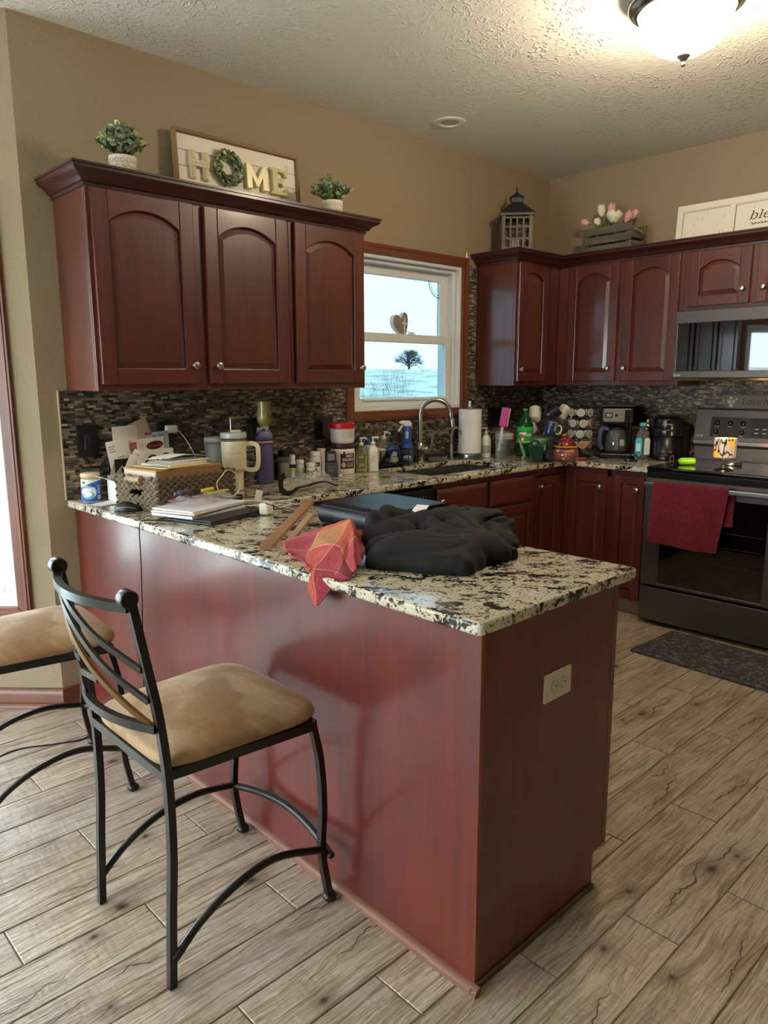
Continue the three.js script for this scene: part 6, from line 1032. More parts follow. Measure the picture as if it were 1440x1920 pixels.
{
  const x = -1.512, z = 0.088, t = thing('spray_bottle', 'blue-topped spray bottle with white trigger beside the faucet', 'bottle', [x, Y, z], faceCam(x, z) + 0.1);
  part('body', lathe([[0, 0], [0.038, 0], [0.041, 0.005], [0.041, 0.075], [0.034, 0.10], [0.027, 0.125], [0.026, 0.15], [0.017, 0.165], [0, 0.166]], 32).scale(1, 1, 0.72), mat(0xb9d0de, 0.06, { transmission: 0.85, thickness: 0 }), t); part('sleeve', lathe([[0.0405, 0.10], [0.032, 0.12], [0.028, 0.14], [0.0275, 0.20], [0.022, 0.225], [0.0, 0.227]].map(([a, b]) => [a * 0.92, b]), 32).scale(1, 1, 0.74), mat(0x1f4fae, 0.4), t);
  part('label', wrap(0.0413, 0.05, 0.02, -0.9, 0.9).scale(1, 1, 0.73), printed(128, 96, lab('#2d4f86', (g, w, h) => { g.fillStyle = '#dfe6ea'; g.beginPath(); g.moveTo(20, 40); g.lineTo(64, 12); g.lineTo(108, 40); g.lineTo(108, 56); g.lineTo(20, 56); g.fill(); g.fillStyle = '#aebfd0'; g.fillRect(14, 66, 100, 8); g.fillRect(24, 80, 80, 6); })), t);
  part('badge', ext(poly([[-0.006, -0.024], [0.008, -0.02], [0.010, 0.016], [0, 0.026], [-0.008, 0.014]]), 0.002, 0.0005).translate(0.0, 0.178, 0.0195), mat(0xd8d2c8, 0.5), t);
  part('spray_head', [ext(poly([[-0.045, 0.243], [-0.044, 0.255], [-0.025, 0.262], [0.015, 0.26], [0.03, 0.248], [0.026, 0.228], [-0.012, 0.228], [-0.02, 0.24]]), 0.022, 0.004, 2).translate(0, 0, -0.011)], mat(0xe9e9e6, 0.4), t); part('trigger', sq([[-0.022, 0.238, 0], [-0.034, 0.222, 0], [-0.044, 0.205, 0], [-0.052, 0.2, 0]], 0.012, 0.006, [0, 0, 1], 10), mat(0xe9e9e6, 0.4), t);
}
// taps
{
  const t = thing('kitchen_faucet', 'brushed nickel gooseneck kitchen faucet with side lever', 'faucet', [-1.383, Y, 0.076], -0.72);
  part('base', lathe([[0, 0], [0.028, 0], [0.029, 0.005], [0.024, 0.012], [0.0225, 0.05], [0.029, 0.068], [0.031, 0.09], [0.024, 0.115], [0.0145, 0.13], [0, 0.13]], 32), nickel, t);
  const arc = [...Array(15)].map((_, i) => { const a = Math.PI - i / 14 * Math.PI * 1.02; return V(0.093 + Math.cos(a) * 0.093, 0.285 + Math.sin(a) * 0.095, 0); });
  part('neck', tube([V(0, 0.12, 0), V(0, 0.20, 0), ...arc, V(0.193, 0.262, 0)], 0.0135, 90, 14), nickel, t); part('spray_head', rz(lathe([[0, 0], [0.0165, 0], [0.0175, 0.004], [0.0155, 0.04], [0.0138, 0.05], [0, 0.05]], 24), 0.14).translate(0.200, 0.215, 0), nickel, t);
  part('lever', [rz(lathe([[0, 0], [0.02, 0], [0.021, 0.02], [0.014, 0.03], [0, 0.03]], 20), -Math.PI / 2).translate(0.02, 0.082, 0.0), sq([[0.045, 0.078, 0.0], [0.062, 0.085, 0], [0.072, 0.12, 0.0], [0.074, 0.155, 0.0], [0.084, 0.175, 0.0], [0.10, 0.182, 0.0]], 0.013, 0.008, [0, 0, 1], 18)], nickel, t);
  const f = thing('filter_faucet', 'slim nickel drinking-water faucet left of the paper towels', 'faucet', [-1.103, Y, 0.082], -0.6); part('body', lathe([[0, 0], [0.014, 0], [0.015, 0.004], [0.011, 0.012], [0.0115, 0.05], [0.008, 0.085], [0.0055, 0.095], [0, 0.095]], 24), nickel, f); part('spout', tube([V(0, 0.09, 0), V(0, 0.15, 0), V(0.008, 0.18, 0), V(0.032, 0.2, 0), V(0.055, 0.18, 0), V(0.062, 0.155, 0)], 0.0055, 50, 10), nickel, f); part('lever', [sq([[0.012, 0.045, 0.01], [0.035, 0.047, 0.022], [0.036, 0.09, 0.022]], 0.006, 0.006, [0, 0, 1], 8, false)], nickel, f);
  const d = thing('lattice_dish', 'low round dark dish with lattice side between the faucets', 'dish', [-1.237, Y, 0.083]); part('bowl', lathe([[0, 0.002], [0.052, 0.002], [0.054, 0.0], [0.058, 0.002], [0.058, 0.03], [0.06, 0.036], [0.056, 0.036], [0.054, 0.031], [0, 0.024]], 40), mat(0x2b2824, 0.5), d); part('lattice', [...Array(32)].flatMap((_, i) => [-1, 1].map((s) => { const a = i / 32 * 6.283, b = a + s * 0.2; return tube([V(Math.sin(a) * 0.0585, 0.004, Math.cos(a) * 0.0585), V(Math.sin((a + b) / 2) * 0.0592, 0.017, Math.cos((a + b) / 2) * 0.0592), V(Math.sin(b) * 0.0585, 0.029, Math.cos(b) * 0.0585)], 0.001, 4, 4); })), mat(0xb0aca0, 0.45), d);
}
{
  const t = thing('paper_towel_holder', 'white paper towel roll upright on a steel holder right of the window', 'holder', [-0.965, Y, 0.118]);
  part('base', lathe([[0, 0.003], [0.078, 0.003], [0.083, 0.0], [0.084, 0.004], [0.084, 0.028], [0.080, 0.032], [0, 0.032]], 48), steel, t); part('post', cyl(0.008, 0.008, 0.30, 16, 0.032), steel, t); part('finial', lathe([[0, 0.318], [0.012, 0.318], [0.014, 0.322], [0.0145, 0.345], [0.009, 0.352], [0.011, 0.358], [0.006, 0.366], [0, 0.368]], 24), chrome, t);
  part('towel_roll', lathe([[0.020, 0.0335], [0.071, 0.0335], [0.0735, 0.037], [0.0735, 0.308], [0.071, 0.312], [0.020, 0.312], [0.020, 0.0335]], 56), mat(0xefeeea, 0.85, { bumpMap: paintBump, bumpScale: 0.002 }), t); part('loose_edge', sheet((u, v) => { const a = 0.9 + u * 0.5, r = 0.0745 + u * 0.004; return [Math.sin(a) * r, 0.036 + v * 0.272, Math.cos(a) * r]; }, 8, 2, 0.0006), mat(0xefeeea, 0.85), t);
}
// right of the sink
{
  const t = thing('soap_bottle', 'cream pump soap with grey label right of the paper towels', 'bottle', [-0.865, Y, 0.172], faceCam(-0.9, 0.2)); part('body', lathe([[0, 0], [0.029, 0], [0.031, 0.004], [0.031, 0.115], [0.024, 0.135], [0.013, 0.148], [0, 0.148]], 32), mat(0xd8d3c2, 0.35), t); labelOn(t, 0.0313, 0.05, 0.03, lab('#8f8c80', (g) => { g.fillStyle = '#c5c1b2'; for (let i = 0; i < 4; i++) g.fillRect(60, 50 + i * 40, 130, 10); }), {}); pumpHead(t, 0.148, mat(0xc9c4b4, 0.4), 2.6);
  const g = thing('drinking_glass', 'tall clear tumbler glass standing before the glass jar', 'glass', [-0.872, Y, 0.295]); part('wall', lathe([[0, 0], [0.029, 0], [0.0305, 0.003], [0.036, 0.182], [0.0345, 0.182], [0.0290, 0.008], [0, 0.007]], 36), mat(0xf6f9f9, 0.03, { transmission: 0.96, thickness: 0, ior: 1.5 }), g); part('water', lathe([[0, 0.009], [0.0275, 0.009], [0.028, 0.05], [0, 0.05]], 28), mat(0xd5dbdd, 0.05, { transmission: 0.92, thickness: 0 }), g);
  const w = thing('dish_wand', 'pink sponge dish wand with white handle standing by the glass', 'brush', [-0.80, Y, 0.215], faceCam(-0.8, 0.2)); const wg = new THREE.Group(); wg.name = 'wand'; wg.rotation.z = -0.15; w.add(wg); part('handle', lathe([[0, 0.004], [0.012, 0.006], [0.013, 0.05], [0.009, 0.10], [0.007, 0.2], [0, 0.202]], 18), mat(0xe3dfda, 0.4), wg); part('sponge', mv(box(0.05, 0.125, 0.03, 0.01, 2), 0.0, 0.262, 0.0), mat(0xc24d96, 0.8), wg); part('scour_pad', mv(box(0.008, 0.12, 0.031, 0.003), 0.028, 0.264, 0), mat(0xd8a48c, 0.9), wg);
  const j = thing('glass_jar', 'wide clear glass jar with cream lid beside the soda bottle', 'jar', [-0.66, Y, 0.17]); part('body', lathe([[0, 0], [0.052, 0], [0.056, 0.006], [0.057, 0.09], [0.05, 0.107], [0.048, 0.108], [0.053, 0.09], [0.052, 0.01], [0, 0.006]], 40), mat(0xf0f3f3, 0.03, { transmission: 0.96, thickness: 0, ior: 1.5 }), j); part('lid', lathe([[0, 0.1085], [0.056, 0.1085], [0.058, 0.112], [0.058, 0.142], [0.054, 0.148], [0, 0.149]], 40), mat(0xd4cbb2, 0.5), j); part('lid_band', lathe([[0.0582, 0.122], [0.0592, 0.124], [0.0592, 0.128], [0.0582, 0.13]], 40), mat(0xa89f86, 0.5), j); part('contents', lathe([[0, 0.008], [0.049, 0.008], [0.05, 0.05], [0, 0.056]], 32), mat(0x3e3a36, 0.8), j);
}
{
  const x = -0.63, z = 0.305, t = thing('soda_bottle', 'two-litre green soda bottle with green cap by the mug tree', 'bottle', [x, Y, z], faceCam(x, z)), gr = mat(0x177a2c, 0.06, { transmission: 0.7, thickness: 0, ior: 1.45 });
  part('body', lathe([[0, 0.01], [0.02, 0.004], [0.04, 0], [0.052, 0.012], [0.054, 0.03], [0.0535, 0.19], [0.05, 0.215], [0.036, 0.25], [0.02, 0.275], [0.0135, 0.285], [0.0135, 0.293], [0, 0.293]], 40), gr, t); part('soda', lathe([[0, 0.012], [0.038, 0.004], [0.05, 0.014], [0.052, 0.03], [0.052, 0.12], [0, 0.12]], 32), mat(0x0f5a22, 0.1, { transmission: 0.5, thickness: 0 }), t); part('cap', lathe([[0, 0.2935], [0.0145, 0.2935], [0.015, 0.296], [0.0145, 0.312], [0.012, 0.314], [0, 0.314]], 24), mat(0x1f8a4a, 0.4), t);
  labelOn(t, 0.0545, 0.105, 0.09, (g, w, h) => { g.fillStyle = '#1f9a3e'; g.fillRect(0, 0, w, h); g.fillStyle = '#2db14d'; g.fillRect(0, 0, w, 50); g.fillStyle = '#eef3ea'; g.beginPath(); g.moveTo(60, 92); g.lineTo(150, 78); g.lineTo(104, 225); g.lineTo(66, 225); g.lineTo(108, 112); g.lineTo(56, 122); g.fill(); g.font = 'bold 66px sans-serif'; g.fillText('up', 140, 140); g.fillStyle = '#d8402c'; g.beginPath(); g.arc(106, 150, 26, 0, 7); g.fill(); g.fillStyle = '#e6d84a'; g.fillRect(0, 228, w, 12); g.fillStyle = '#c43a2a'; g.fillRect(220, 120, 36, 60); }, { a0: -1.3, a1: 1.3 });
}
// mug tree
{
  const x = -0.47, z = 0.36, t = thing('mug_tree', 'dark metal mug tree in the corner', 'stand', [x, Y, z]); const arms = [[0.30, 2.6, 0.27], [0.32, 0.2, 0.3], [0.32, -1.0, 0.28], [0.23, -0.3, 0.2], [0.22, 2.2, 0.2]];
  part('base', lathe([[0, 0.006], [0.07, 0.004], [0.075, 0], [0.075, 0.004], [0.01, 0.014], [0, 0.014]], 32), ironBlack, t); part('pole', cyl(0.006, 0.005, 0.36, 12, 0.012), ironBlack, t);
  const mug = (label, px, py, pz, ry_, tilt, out, inn, band) => {
    const m = thing('mug', label, 'mug', [px, py, pz], ry_); const g = new THREE.Group(); g.name = 'cup'; g.rotation.z = tilt; m.add(g);
    part('body', lathe([[0, 0], [0.030, 0], [0.037, 0.006], [0.040, 0.03], [0.0405, 0.092], [0.039, 0.094]], 36), out, g); part('inside', lathe([[0.039, 0.094], [0.0375, 0.09], [0.0365, 0.01], [0, 0.006]], 36), inn, g); part('handle', tube([V(0.038, 0.076, 0), V(0.058, 0.078, 0), V(0.068, 0.055, 0), V(0.06, 0.028, 0), V(0.038, 0.022, 0)], 0.005, 30, 8), band || out, g); return m;
  };
  const cm = mat(0xd9d0bc, 0.3), dk = mat(0x22212c, 0.3), bl = printed(256, 128, (g, w, h) => { g.fillStyle = '#1c3158'; g.fillRect(0, 0, w, h); const r = rngOf(8); for (let i = 0; i < 90; i++) { g.fillStyle = ['#33557e', '#7d9ab4', '#11203c', '#4c7c6a'][Math.floor(r() * 4)]; g.beginPath(); g.arc(r() * w, r() * h, 3 + r() * 6, 0, 7); g.fill(); } g.fillStyle = '#e6e2d4'; g.fillRect(60, 40, 14, 56); g.fillRect(176, 40, 14, 56); g.fillRect(74, 40, 20, 14); g.fillRect(190, 62, 22, 12); }, 0.3);
  mug('patterned cream mug tilted at upper left of the mug tree', -0.565, Y + 0.235, 0.335, 0.6, -0.75, cm, cm, dk); mug('dark mug with cream inside facing out from the mug tree', -0.52, Y + 0.258, 0.395, 2.2, 0.95, dk, cm); mug('cream mug hanging at upper right of the mug tree', -0.395, Y + 0.24, 0.41, -0.5, -0.6, cm, dk); mug('navy patterned mug hanging lowest on the mug tree', -0.545, Y + 0.135, 0.435, -0.9, -0.2, bl, cm, cm); mug('cream mug hidden low behind the soda bottle', -0.53, Y + 0.15, 0.30, 2.6, -0.5, cm, cm);
  part('arm', [[-0.06, 0.31, -0.02], [-0.03, 0.33, 0.06], [0.07, 0.32, 0.04], [-0.05, 0.24, 0.07], [-0.05, 0.23, -0.05]].map(([a, b, c]) => tube([V(0, b - 0.03, 0), V(a * 0.5, b - 0.015, c * 0.5), V(a, b, c)], 0.003, 10, 6)), ironBlack, t);
}
// snacks, pail
{
  const b = thing('snack_bag', 'crumpled green snack bag with pale lettering behind the dark pail', 'bag', [-0.735, Y, 0.505], faceCam(-0.8, 0.46) + 0.15);
  part('bag', sheet((u, v) => { const a = u * 6.283, e = Math.sin(Math.PI * clamp(0.12 + v * 0.88)) ** 0.5, q = 1 + 0.10 * perlin.noise(Math.cos(a) * 3, v * 5, Math.sin(a) * 3); return [Math.cos(a) * 0.068 * (0.75 + 0.25 * e) * q, v * 0.148, Math.sin(a) * 0.032 * e * q]; }, 40, 20, 0.0006), mat(0x1d4f28, 0.4, { clearcoat: 0.3 }), b);
  part('front_print', sheet((u, v) => [(u - 0.5) * 0.075 - 0.012, 0.075 + (v - 0.5) * 0.035 + (u - 0.5) * 0.012, 0.036 + 0.002 * Math.sin(u * 3.1)], 8, 4, 0.0004), printed(128, 64, (g, w, h) => { g.fillStyle = '#9fb36a'; g.fillRect(0, 0, w, h); g.fillStyle = '#3a5a2c'; g.font = 'bold 40px serif'; g.fillText('KOST', 6, 46); }), b);
  const f = thing('bottle_opener', 'curved pale handled opener leaning against the soda bottle', 'utensil', [-0.77, Y, 0.37]); part('handle', sq([[-0.035, 0.135, 0.02], [-0.022, 0.085, 0.026], [0.0, 0.045, 0.03], [0.01, 0.018, 0.03], [-0.012, 0.006, 0.03]], 0.016, 0.006, [0, 0, 1], 20), mat(0xa9a8a4, 0.4), f); part('head', sq([[-0.035, 0.135, 0.02], [-0.012, 0.10, 0.02], [0.008, 0.05, 0.022]], 0.012, 0.01, [0, 0, 1], 10), mat(0x4a423a, 0.5), f);
  const x = -0.862, z = 0.56, p = thing('metal_pail', 'dark green square metal pail with upright loop handle on the worktop corner', 'pail', [x, Y, z], faceCam(x, z) + 0.1), dg = mat(0x10332c, 0.35);
  part('body', ext(poly([[-0.028, 0.008], [0.03, 0.008], [0.046, 0.104], [-0.056, 0.104], [-0.048, 0.098]]), 0.07, 0.003, 2).translate(0, 0, -0.035), dg, p); part('loop_handle', new THREE.TorusGeometry(0.026, 0.005, 8, 24, Math.PI).translate(-0.006, 0.105, 0), dg, p);
  const d = thing('dog_figurine', 'black iron dog figurine against the dark green pail', 'figurine', [-0.815, Y, 0.625], faceCam(x, z) + Math.PI / 2);
  part('body', blob([[0, 0.10, 0, 0.022, 0, 0.03, -0.006, 0.02], [0, 0.10, 0, 0.018, 0.004, 0.125, 0.018, 0.016], [0.0, 0.13, 0.016, 0.016, 0, 0.122, 0.046, 0.010], [0.010, 0.06, 0.012, 0.010, 0.012, 0.006, 0.018, 0.007], [-0.010, 0.06, 0.012, 0.010, -0.012, 0.006, 0.018, 0.007], [0.014, 0.03, -0.014, 0.014, 0.014, 0.008, 0.008, 0.008], [-0.014, 0.03, -0.014, 0.014, -0.014, 0.008, 0.008, 0.008], [0, 0.03, -0.02, 0.007, 0, 0.06, -0.04, 0.004], [0.012, 0.138, 0.01, 0.006, 0.014, 0.118, 0.012, 0.005], [-0.012, 0.138, 0.01, 0.006, -0.014, 0.118, 0.012, 0.005]], [-0.04, 0, -0.05], [0.04, 0.155, 0.065], 44, 0.008, blackMatte), blackMatte, d);
}
// fruit jar
{
  const t = thing('fruit_jar', 'glass jar painted with fruit, cherry-heaped lid, before the coffee pods', 'jar', [-0.70, Y, 0.665]), r = rngOf(71), pal = [0x8e1420, 0xa81f26, 0xd07a1c, 0xe0a02c, 0x7a1830, 0xc2481c];
  part('glass', lathe([[0, 0], [0.066, 0], [0.078, 0.012], [0.084, 0.04], [0.076, 0.07], [0.06, 0.084], [0.058, 0.084], [0.073, 0.07], [0.081, 0.04], [0.075, 0.014], [0, 0.004]], 48), mat(0xfbf6ee, 0.03, { transmission: 0.97, thickness: 0, ior: 1.45 }), t);
  for (let i = 0; i < 54; i++) { const a = i * 2.4, k = Math.floor(i / 18), rr = [0.058, 0.062, 0.054][k] * (0.9 + 0.1 * r()); const m = part('candy', new THREE.SphereGeometry(0.0125 + 0.004 * r(), 14, 10), mats(pal[Math.floor(r() * pal.length)]), t); m.position.set(Math.cos(a) * rr, 0.02 + k * 0.022 + 0.004 * r(), Math.sin(a) * rr); }
  part('rim_plate', lathe([[0, 0.0845], [0.06, 0.0845], [0.073, 0.09], [0.074, 0.094], [0.06, 0.097], [0, 0.097]], 48), mat(0xc9a62e, 0.35), t); const L = part('lid_dome', lathe([[0.058, 0.0972], [0.056, 0.11], [0.042, 0.13], [0.02, 0.142], [0, 0.145]], 40), mat(0x7c1420, 0.15, { clearcoat: 1 }), t);
  for (let i = 0; i < 38; i++) { const a = i * 2.4, e = Math.sqrt(i / 38), m = part('cherry', new THREE.SphereGeometry(0.0098, 12, 9), mats(i % 5 ? 0x8d1722 : 0xb02a2c), L); m.position.set(Math.cos(a) * 0.05 * e, 0.103 + 0.044 * (1 - e * e), Math.sin(a) * 0.05 * e); }
  part('lid_stem', [tube([V(0, 0.15, 0), V(-0.004, 0.163, 0.002), V(-0.016, 0.17, 0.004)], 0.003, 12, 6), new THREE.SphereGeometry(1, 12, 8).scale(0.02, 0.003, 0.01).rotateZ(0.3).translate(-0.028, 0.166, 0.004), new THREE.SphereGeometry(1, 12, 8).scale(0.018, 0.003, 0.009).rotateZ(-0.3).translate(0.018, 0.164, 0)], mat(0xb8a060, 0.5), L);
}
function mats(c) { mats.c ||= {}; return mats.c[c] ||= mat(c, 0.2, { clearcoat: 0.8 }); }
// pod carousel
{
  const x = -0.40, z = 0.575, t = thing('pod_carousel', 'tall wire carousel filled with coffee pods beside the coffee maker', 'rack', [x, Y, z]); const wm = mat(0x1a1a1c, 0.4, { metal: 0.5 });
  part('base', lathe([[0, 0.004], [0.075, 0.004], [0.078, 0], [0.078, 0.006], [0.07, 0.01], [0, 0.01]], 36), wm, t); part('pole', cyl(0.006, 0.006, 0.32, 12, 0.01), wm, t); part('finial', ball(0.014, 0, 0.338, 0), wm, t); part('crown_ring', new THREE.TorusGeometry(0.06, 0.0025, 6, 36).rotateX(Math.PI / 2).translate(0, 0.318, 0), wm, t);
  const fc = faceCam(x, z), foil = [0xb9b6b0, 0xc9c5bd, 0xc46f58, 0xb7b3aa, 0xc98f5e]; let n = 0;
  const proto = new THREE.Group(); const pg = rx(lathe([[0, 0], [0.017, 0], [0.0185, 0.003], [0.0225, 0.036], [0.0255, 0.037], [0.0255, 0.040], [0, 0.040]], 24), Math.PI / 2), fg = rx(lathe([[0, 0.0402], [0.0225, 0.0402], [0.0225, 0.0408], [0, 0.0410]], 24), Math.PI / 2), hg = new THREE.TorusGeometry(0.027, 0.0018, 6, 24).translate(0, 0, 0.034), cup = mat(0xd9d4ca, 0.4);
  const rowsN = ['top', 'second', 'third', 'lowest'];
  for (let row = 0; row < 4; row++) for (let k = 0; k < 5; k++) {
    const a = fc + (k - 2) * 0.95 + (row % 2 ? 0.25 : 0), yy = Y + 0.288 - row * 0.068; const o = thing('coffee_pod', `coffee pod ${['at the far left', 'left of the middle', 'in the middle', 'right of the middle', 'at the far right'][k]} of the carousel's ${rowsN[row]} row`, 'pod', [x + Math.sin(a) * 0.033, yy, z + Math.cos(a) * 0.033], a, 'coffee pods in the ' + rowsN[row] + ' row of the carousel');
    part('cup', pg, cup, o); part('foil_lid', fg, mat((row === 1 && k === 3) ? 0xc7604e : (row === 3 && k === 2) || (row === 3 && k === 3) ? 0xc98f5e : 0xb9b6b0, 0.35, { metal: 0.3 }), o); n++;
    const h = part('pod_ring', hg, wm, t); h.position.set(Math.sin(a) * 0.033, yy - Y, Math.cos(a) * 0.033); h.rotation.y = a;
  }
}
// coffee maker
{
  const x = -0.245, z = 0.745, t = thing('coffee_maker', 'black drip coffee maker with steel front panel and glass carafe', 'coffee maker', [x, Y, z], faceCam(x, z) + 0.03), bk = mat(0x131315, 0.28);
  part('base', bbox(0.20, 0.034, 0.23, 0.012, 3), bk, t); part('tower', range(-0.10, 0.10, 0.034, 0.325, -0.112, -0.025, 0.014, 3), bk, t); part('brew_head', [range(-0.10, 0.10, 0.215, 0.325, -0.11, 0.105, 0.02, 4)], bk, t); part('lid', [range(-0.104, 0.104, 0.326, 0.338, -0.112, 0.105, 0.006, 2)], bk, t);
  part('front_panel', ext(rrect(0.125, 0.078, 0.008), 0.004, 0.0015).translate(-0.018, 0.272, 0.1045), mat(0xb9b2a8, 0.3, { metal: 0.9 }), t); part('display', ext(rrect(0.046, 0.034, 0.004), 0.003, 0.001).translate(-0.052, 0.274, 0.1075), mat(0x20262b, 0.15), t); part('clock', ext(rrect(0.032, 0.02, 0.002), 0.001, 0.0003).translate(-0.052, 0.274, 0.1102), mat(0x8fa2a8, 0.4), t); part('dial', mv(rx(cyl(0.009, 0.008, 0.007, 18), Math.PI / 2), -0.006, 0.274, 0.107), blackPlastic, t);
  const c = part('carafe', lathe([[0, 0], [0.055, 0], [0.066, 0.012], [0.069, 0.05], [0.062, 0.10], [0.05, 0.135], [0.048, 0.145], [0.046, 0.145], [0.06, 0.10], [0.067, 0.05], [0.064, 0.014], [0, 0.004]], 44), mat(0xe6e9e6, 0.03, { transmission: 0.95, thickness: 0, ior: 1.5 }), t); c.position.set(0, 0.036, 0.035);
  part('carafe_lid', lathe([[0, 0.1455], [0.052, 0.1455], [0.054, 0.15], [0.052, 0.162], [0, 0.166]], 36), blackPlastic, c); part('handle', [sq([[-0.05, 0.15, 0.02], [-0.09, 0.15, 0.045], [-0.1, 0.12, 0.05], [-0.098, 0.05, 0.05], [-0.085, 0.02, 0.042]], 0.022, 0.018, [0, 0, 1], 26)], mat(0x3d4c5e, 0.35), c); part('scale_marks', [...Array(7)].map((_, i) => range(-0.004, 0.012, 0.03 + i * 0.014, 0.032 + i * 0.014, 0.069 - Math.max(0, i - 2) * 0.0022, 0.0698 - Math.max(0, i - 2) * 0.0022, 0.0002)), mat(0xd8d8d4, 0.5), c); part('sticker', wrap(0.0702, 0.04, 0.045, 0.35, 0.85, 10, 0.065), mat(0x9a9690, 0.6), c);
  const s = thing('spoon_rest', 'black oblong spoon rest tray before the coffee maker', 'tray', [-0.350, Y, 0.905], 0.62); part('tray', ext(rrect(0.20, 0.085, 0.035), 0.012, 0.004, 3).rotateX(-Math.PI / 2), blackGloss, s);
  const sp = thing('serving_spoon', 'shiny metal spoon on the black spoon rest', 'spoon', [-0.325, Y + 0.0135, 0.92], 0.62); part('bowl', new THREE.SphereGeometry(1, 24, 12, 0, 6.283, Math.PI / 2, Math.PI / 2).scale(0.034, 0.012, 0.023).translate(0.05, 0.012, 0), chrome, sp); part('handle', sq([[0.018, 0.010, 0], [-0.05, 0.006, 0], [-0.11, 0.004, 0]], 0.008, 0.003, [0, 1, 0], 10), chrome, sp);
}
// grinder, dish soap, brewer
{
  const g = thing('coffee_grinder', 'slim black grinder with silver top behind the teal bottle', 'grinder', [-0.10, Y, 0.885]); part('body', lathe([[0, 0], [0.052, 0], [0.054, 0.006], [0.044, 0.03], [0.038, 0.06], [0.038, 0.165], [0, 0.165]], 36), blackPlastic, g); part('collar', lathe([[0, 0.1652], [0.036, 0.1652], [0.03, 0.185], [0.034, 0.195], [0, 0.196]], 32), chrome, g); part('top', lathe([[0, 0.1962], [0.045, 0.1962], [0.046, 0.2], [0.043, 0.218], [0.02, 0.224], [0, 0.225]], 36), steel, g); part('knob', lathe([[0, 0.2252], [0.007, 0.2252], [0.006, 0.24], [0, 0.242]], 16), whitePlastic, g);
  part('cord', tube([V(-0.02, 0.03, -0.05), V(-0.04, 0.06, -0.07), V(-0.02, 0.12, -0.09), V(0.03, 0.19, -0.088), V(0.09, 0.245, -0.09)], 0.0025, 36, 6), blackPlastic, g); part('tag', ext(poly([[-0.016, -0.008], [0.012, -0.014], [0.018, 0.01], [-0.006, 0.018]]), 0.002, 0.0004).translate(-0.055, 0.155, 0.03), mat(0xd8c42e, 0.5), g);
  const x = -0.235, z = 0.925, b = thing('dish_soap', 'clear bottle with teal cap and teal and white labels', 'bottle', [x, Y, z], faceCam(x, z) + 0.1);
  part('body', lathe([[0, 0], [0.044, 0], [0.048, 0.006], [0.048, 0.11], [0.042, 0.145], [0.026, 0.178], [0.019, 0.19], [0.019, 0.204], [0, 0.205]], 36).scale(1, 1, 0.7), mat(0xe6eced, 0.05, { transmission: 0.93, thickness: 0 }), b); part('cap', lathe([[0, 0.2052], [0.0215, 0.2052], [0.0225, 0.209], [0.022, 0.226], [0.018, 0.229], [0, 0.229]], 28), mat(0x3aa6a0, 0.4), b);
  const lbl = (w, c) => { const s = new THREE.Shape(); s.moveTo(-w, 0); s.lineTo(w, 0); s.lineTo(w, 0.085); s.absarc(0, 0.085, w, 0, Math.PI); s.closePath(); return ext(s, 0.002, 0.0005); };
  part('label', ry(lbl(0.021), -0.45).translate(-0.024, 0.03, 0.029), mat(0x3fb4c4, 0.45), b, 'teal front label'); part('label', ry(lbl(0.021), 0.55).translate(0.026, 0.03, 0.027), mat(0xe4e6e4, 0.45), b, 'white side label'); part('label_print', [ry(range(-0.014, 0.014, 0.02, 0.07, 0, 0.0025, 0.0003), -0.45).translate(-0.025, 0.03, 0.0295)], mat(0xbfe2e6, 0.5), b); part('label_band', [ry(range(-0.019, 0.019, 0.004, 0.02, 0, 0.0025, 0.0003), -0.45).translate(-0.025, 0.03, 0.0295)], mat(0x1f8a94, 0.5), b);
  const kx = -0.165, kz = 1.055, k = thing('pod_brewer', 'rounded black single-cup brewer beside the range', 'coffee maker', [kx, Y, kz], faceCam(kx, kz) + 0.5), bk = mat(0x101012, 0.3);
  part('body', lathe([[0, 0], [0.082, 0], [0.086, 0.006], [0.086, 0.145], [0, 0.146]], 48), bk, k); part('head', lathe([[0, 0.1462], [0.088, 0.1462], [0.091, 0.152], [0.091, 0.185], [0.088, 0.19], [0.086, 0.192], [0.089, 0.196], [0.089, 0.252], [0.08, 0.262], [0, 0.264]], 48), mat(0x141417, 0.22), k); part('lid_handle', [range(-0.055, 0.055, 0.264, 0.276, -0.07, 0.045, 0.006, 2)], blackMatte, k);
  part('reservoir', [range(0.03, 0.135, 0.0, 0.235, -0.105, 0.055, 0.03, 4)], mat(0x0c0c0e, 0.25), k); part('drip_tray', [mv(lathe([[0, 0], [0.058, 0], [0.06, 0.004], [0.06, 0.018], [0.05, 0.02], [0, 0.02]], 36), -0.045, 0.028, 0.062)], mat(0x2c2c30, 0.3, { metal: 0.6 }), k); part('badge', ext(rrect(0.03, 0.006, 0.002), 0.001, 0.0002).rotateY(-0.4).translate(-0.036, 0.225, 0.0835), mat(0xb9bcc0, 0.3, { metal: 0.8 }), k);
  one('cord_ring', 'grey cord loop hanging at the side of the range', 'cord', [new THREE.TorusGeometry(0.014, 0.0025, 8, 24).scale(0.8, 1.3, 1)], mat(0x6b6058, 0.5), [-0.30, Y + 0.022, 1.155], faceCam(-0.3, 1.15));
}
